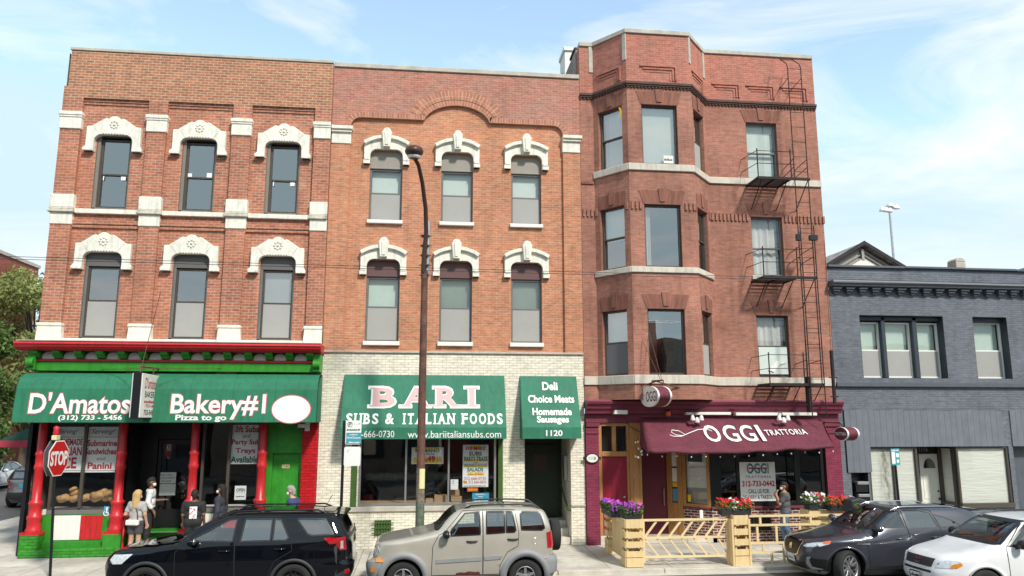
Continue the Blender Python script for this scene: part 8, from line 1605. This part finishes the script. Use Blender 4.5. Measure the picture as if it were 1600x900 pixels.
# man in black tee with print on the back
bm_, pr = person((-5.78, -1.0, GZ(-1)), PI+.15, 'man from behind in a black tee with white back print', 'brown', 1.70, arms={'l': ((-.25, .03, 1.14), (-.27, -.08, .92), (0, -.3, -1)), 'r': ((.25, .03, 1.14), (.25, -.12, .94), (0, -.3, -1))},
    garments=[('tee', 'black_cloth', TEE, .02, hem(.88)), ('trousers', 'black_cloth', ['th_l', 'th_r', 'ca_l@.95', 'ca_r@.95', 'torso'], .018, [((0, 0, 1), 1.0)])], hair=('hair_black', short()), mask=False, build=1.12)
m = MB(); m.quad((.08, .152, 1.02), (-.10, .152, 1.02), (-.10, .162, 1.32), (.08, .162, 1.32)); r_ = random.Random(4)
for k in range(9): x, z = r_.uniform(-.08, .05), 1.05+.028*k; m.box(x, x+r_.uniform(.02, .05), .163, .1665, z, z+.018, 1)
o = m.build('back_print', [MT['txt_white'], MT['txt_red']], bm_)
sl_ = Vector(bm_.location)+Matrix.Rotation(bm_.rotation_euler.z, 3, 'Z') @ Vector((-.26, -.13, .80)); m = MB(); m.blob((0, 0, 0), (.05, .07, .04), nu=10, nv=6); tag(m.build('wrapped_snack', MT['orange'], loc=sl_), 'orange wrapped snack in the hand of the man in the black tee', 'snack')
# woman with long dark hair and mask, facing left
person((-5.22, -.62, GZ(-.6)), -PI/2-.15, 'woman with long dark hair and white mask facing left by the bakery window', 'brown', 1.80,
    garments=[('top', 'charcoal_top', ['torso', 'sh_l@1.0', 'sh_r@1.0', 'fa_l@.9', 'fa_r@.9'], .016, hem(.9)), ('trousers', 'black_cloth', ['th_l', 'th_r', 'ca_l@.95', 'ca_r@.95', 'torso'], .014, [((0, 0, 1), 1.0)])], hair=('hair_brown', long_(1.30)), build=.98)
# grey haired man walking left
person((-3.16, -1.25, GZ(-1.2)), -PI/2-.2, 'grey haired masked man in a navy shirt walking past the green door', 'light', 1.80, arms={'l': ((-.26, -.1, 1.16), (-.22, -.28, 1.0), (0, -.7, -.7)), 'r': ((.27, .14, 1.15), (.26, .16, .9), (0, 0, -1))}, legs={'l': ((-.1, -.14, .5), (-.105, -.12, .085), (-.115, -.28, .03)), 'r': ((.1, .06, .5), (.105, .25, .1), (.115, .11, .03))},
    garments=[('shirt', 'navy_shirt', ['torso', 'sh_l@.8', 'sh_r@.8'], .018, hem(.88)), ('trousers', 'black_cloth', ['th_l', 'th_r', 'ca_l@.95', 'ca_r@.95', 'torso'], .016, [((0, 0, 1), 1.0)])], hair=('hair_grey', short()), lean=R(14))
# man on the patio raising his mask
person((10.30, -.62, GZ(-.6)), -PI/2-.35, 'man in grey tee and jeans holding a mask to his face', 'tan', 1.72, arms={'l': ((-.22, -.16, 1.16), (-.07, -.25, 1.42), (.25, .35, .7)), 'r': ((.22, -.16, 1.16), (.08, -.24, 1.42), (-.25, .35, .7))}, legs={'l': ((-.1, -.10, .5), (-.105, -.03, .085), (-.115, -.2, .03)), 'r': ((.1, .0, .5), (.105, .24, .14), (.115, .10, .04))},
    garments=[('tee', 'slate_tee', TEE, .018, hem(.9)), ('jeans', 'jeans', ['th_l', 'th_r', 'ca_l@.95', 'ca_r@.95', 'torso'], .016, [((0, 0, 1), .99)])], hair=('hair_black', short()), build=1.08)
SIT = dict(legs={'l': ((-.12, -.42, .90), (-.12, -.45, .48), (-.12, -.62, .42)), 'r': ((.12, -.42, .90), (.12, -.45, .48), (.12, -.62, .42))})
person((CARW.location.x+2.17, CARW.location.y-.38, ROADZ-.24), -PI/2, 'driver in an olive tee at the wheel of the white SUV', 'tan', 1.72, arms={'l': ((-.26, -.12, 1.15), (-.16, -.36, 1.28), (0, -1, .1)), 'r': ((.26, -.12, 1.15), (.14, -.36, 1.28), (0, -1, .1))}, garments=[('tee', 'olive_tee', TEE, .016, hem(.93)), ('trousers', 'black_cloth', ['th_l', 'th_r', 'ca_l@.95', 'ca_r@.95', 'torso'], .014, [((0, 0, 1), .99)])], hair=('hair_black', short()), mask=False, **SIT)
pz = at(672, 735, 2.0); person((pz.x, 2.0, .5), -.6, 'clerk in a blue shirt bent over the counter inside the deli', 'tan', 1.70, arms={'l': ((-.24, -.12, 1.12), (-.1, -.34, 1.1), (0, -1, -.2)), 'r': ((.24, -.12, 1.12), (.1, -.34, 1.1), (0, -1, -.2))}, garments=[('shirt', 'blue_shirt', ['torso', 'sh_l@.9', 'sh_r@.9'], .018, hem(.9)), ('trousers', 'black_cloth', ['th_l', 'th_r', 'ca_l@.95', 'ca_r@.95', 'torso'], .016, [((0, 0, 1), 1.0)])], hair=('hair_brown', short()), mask=False, lean=R(20), h=.018)
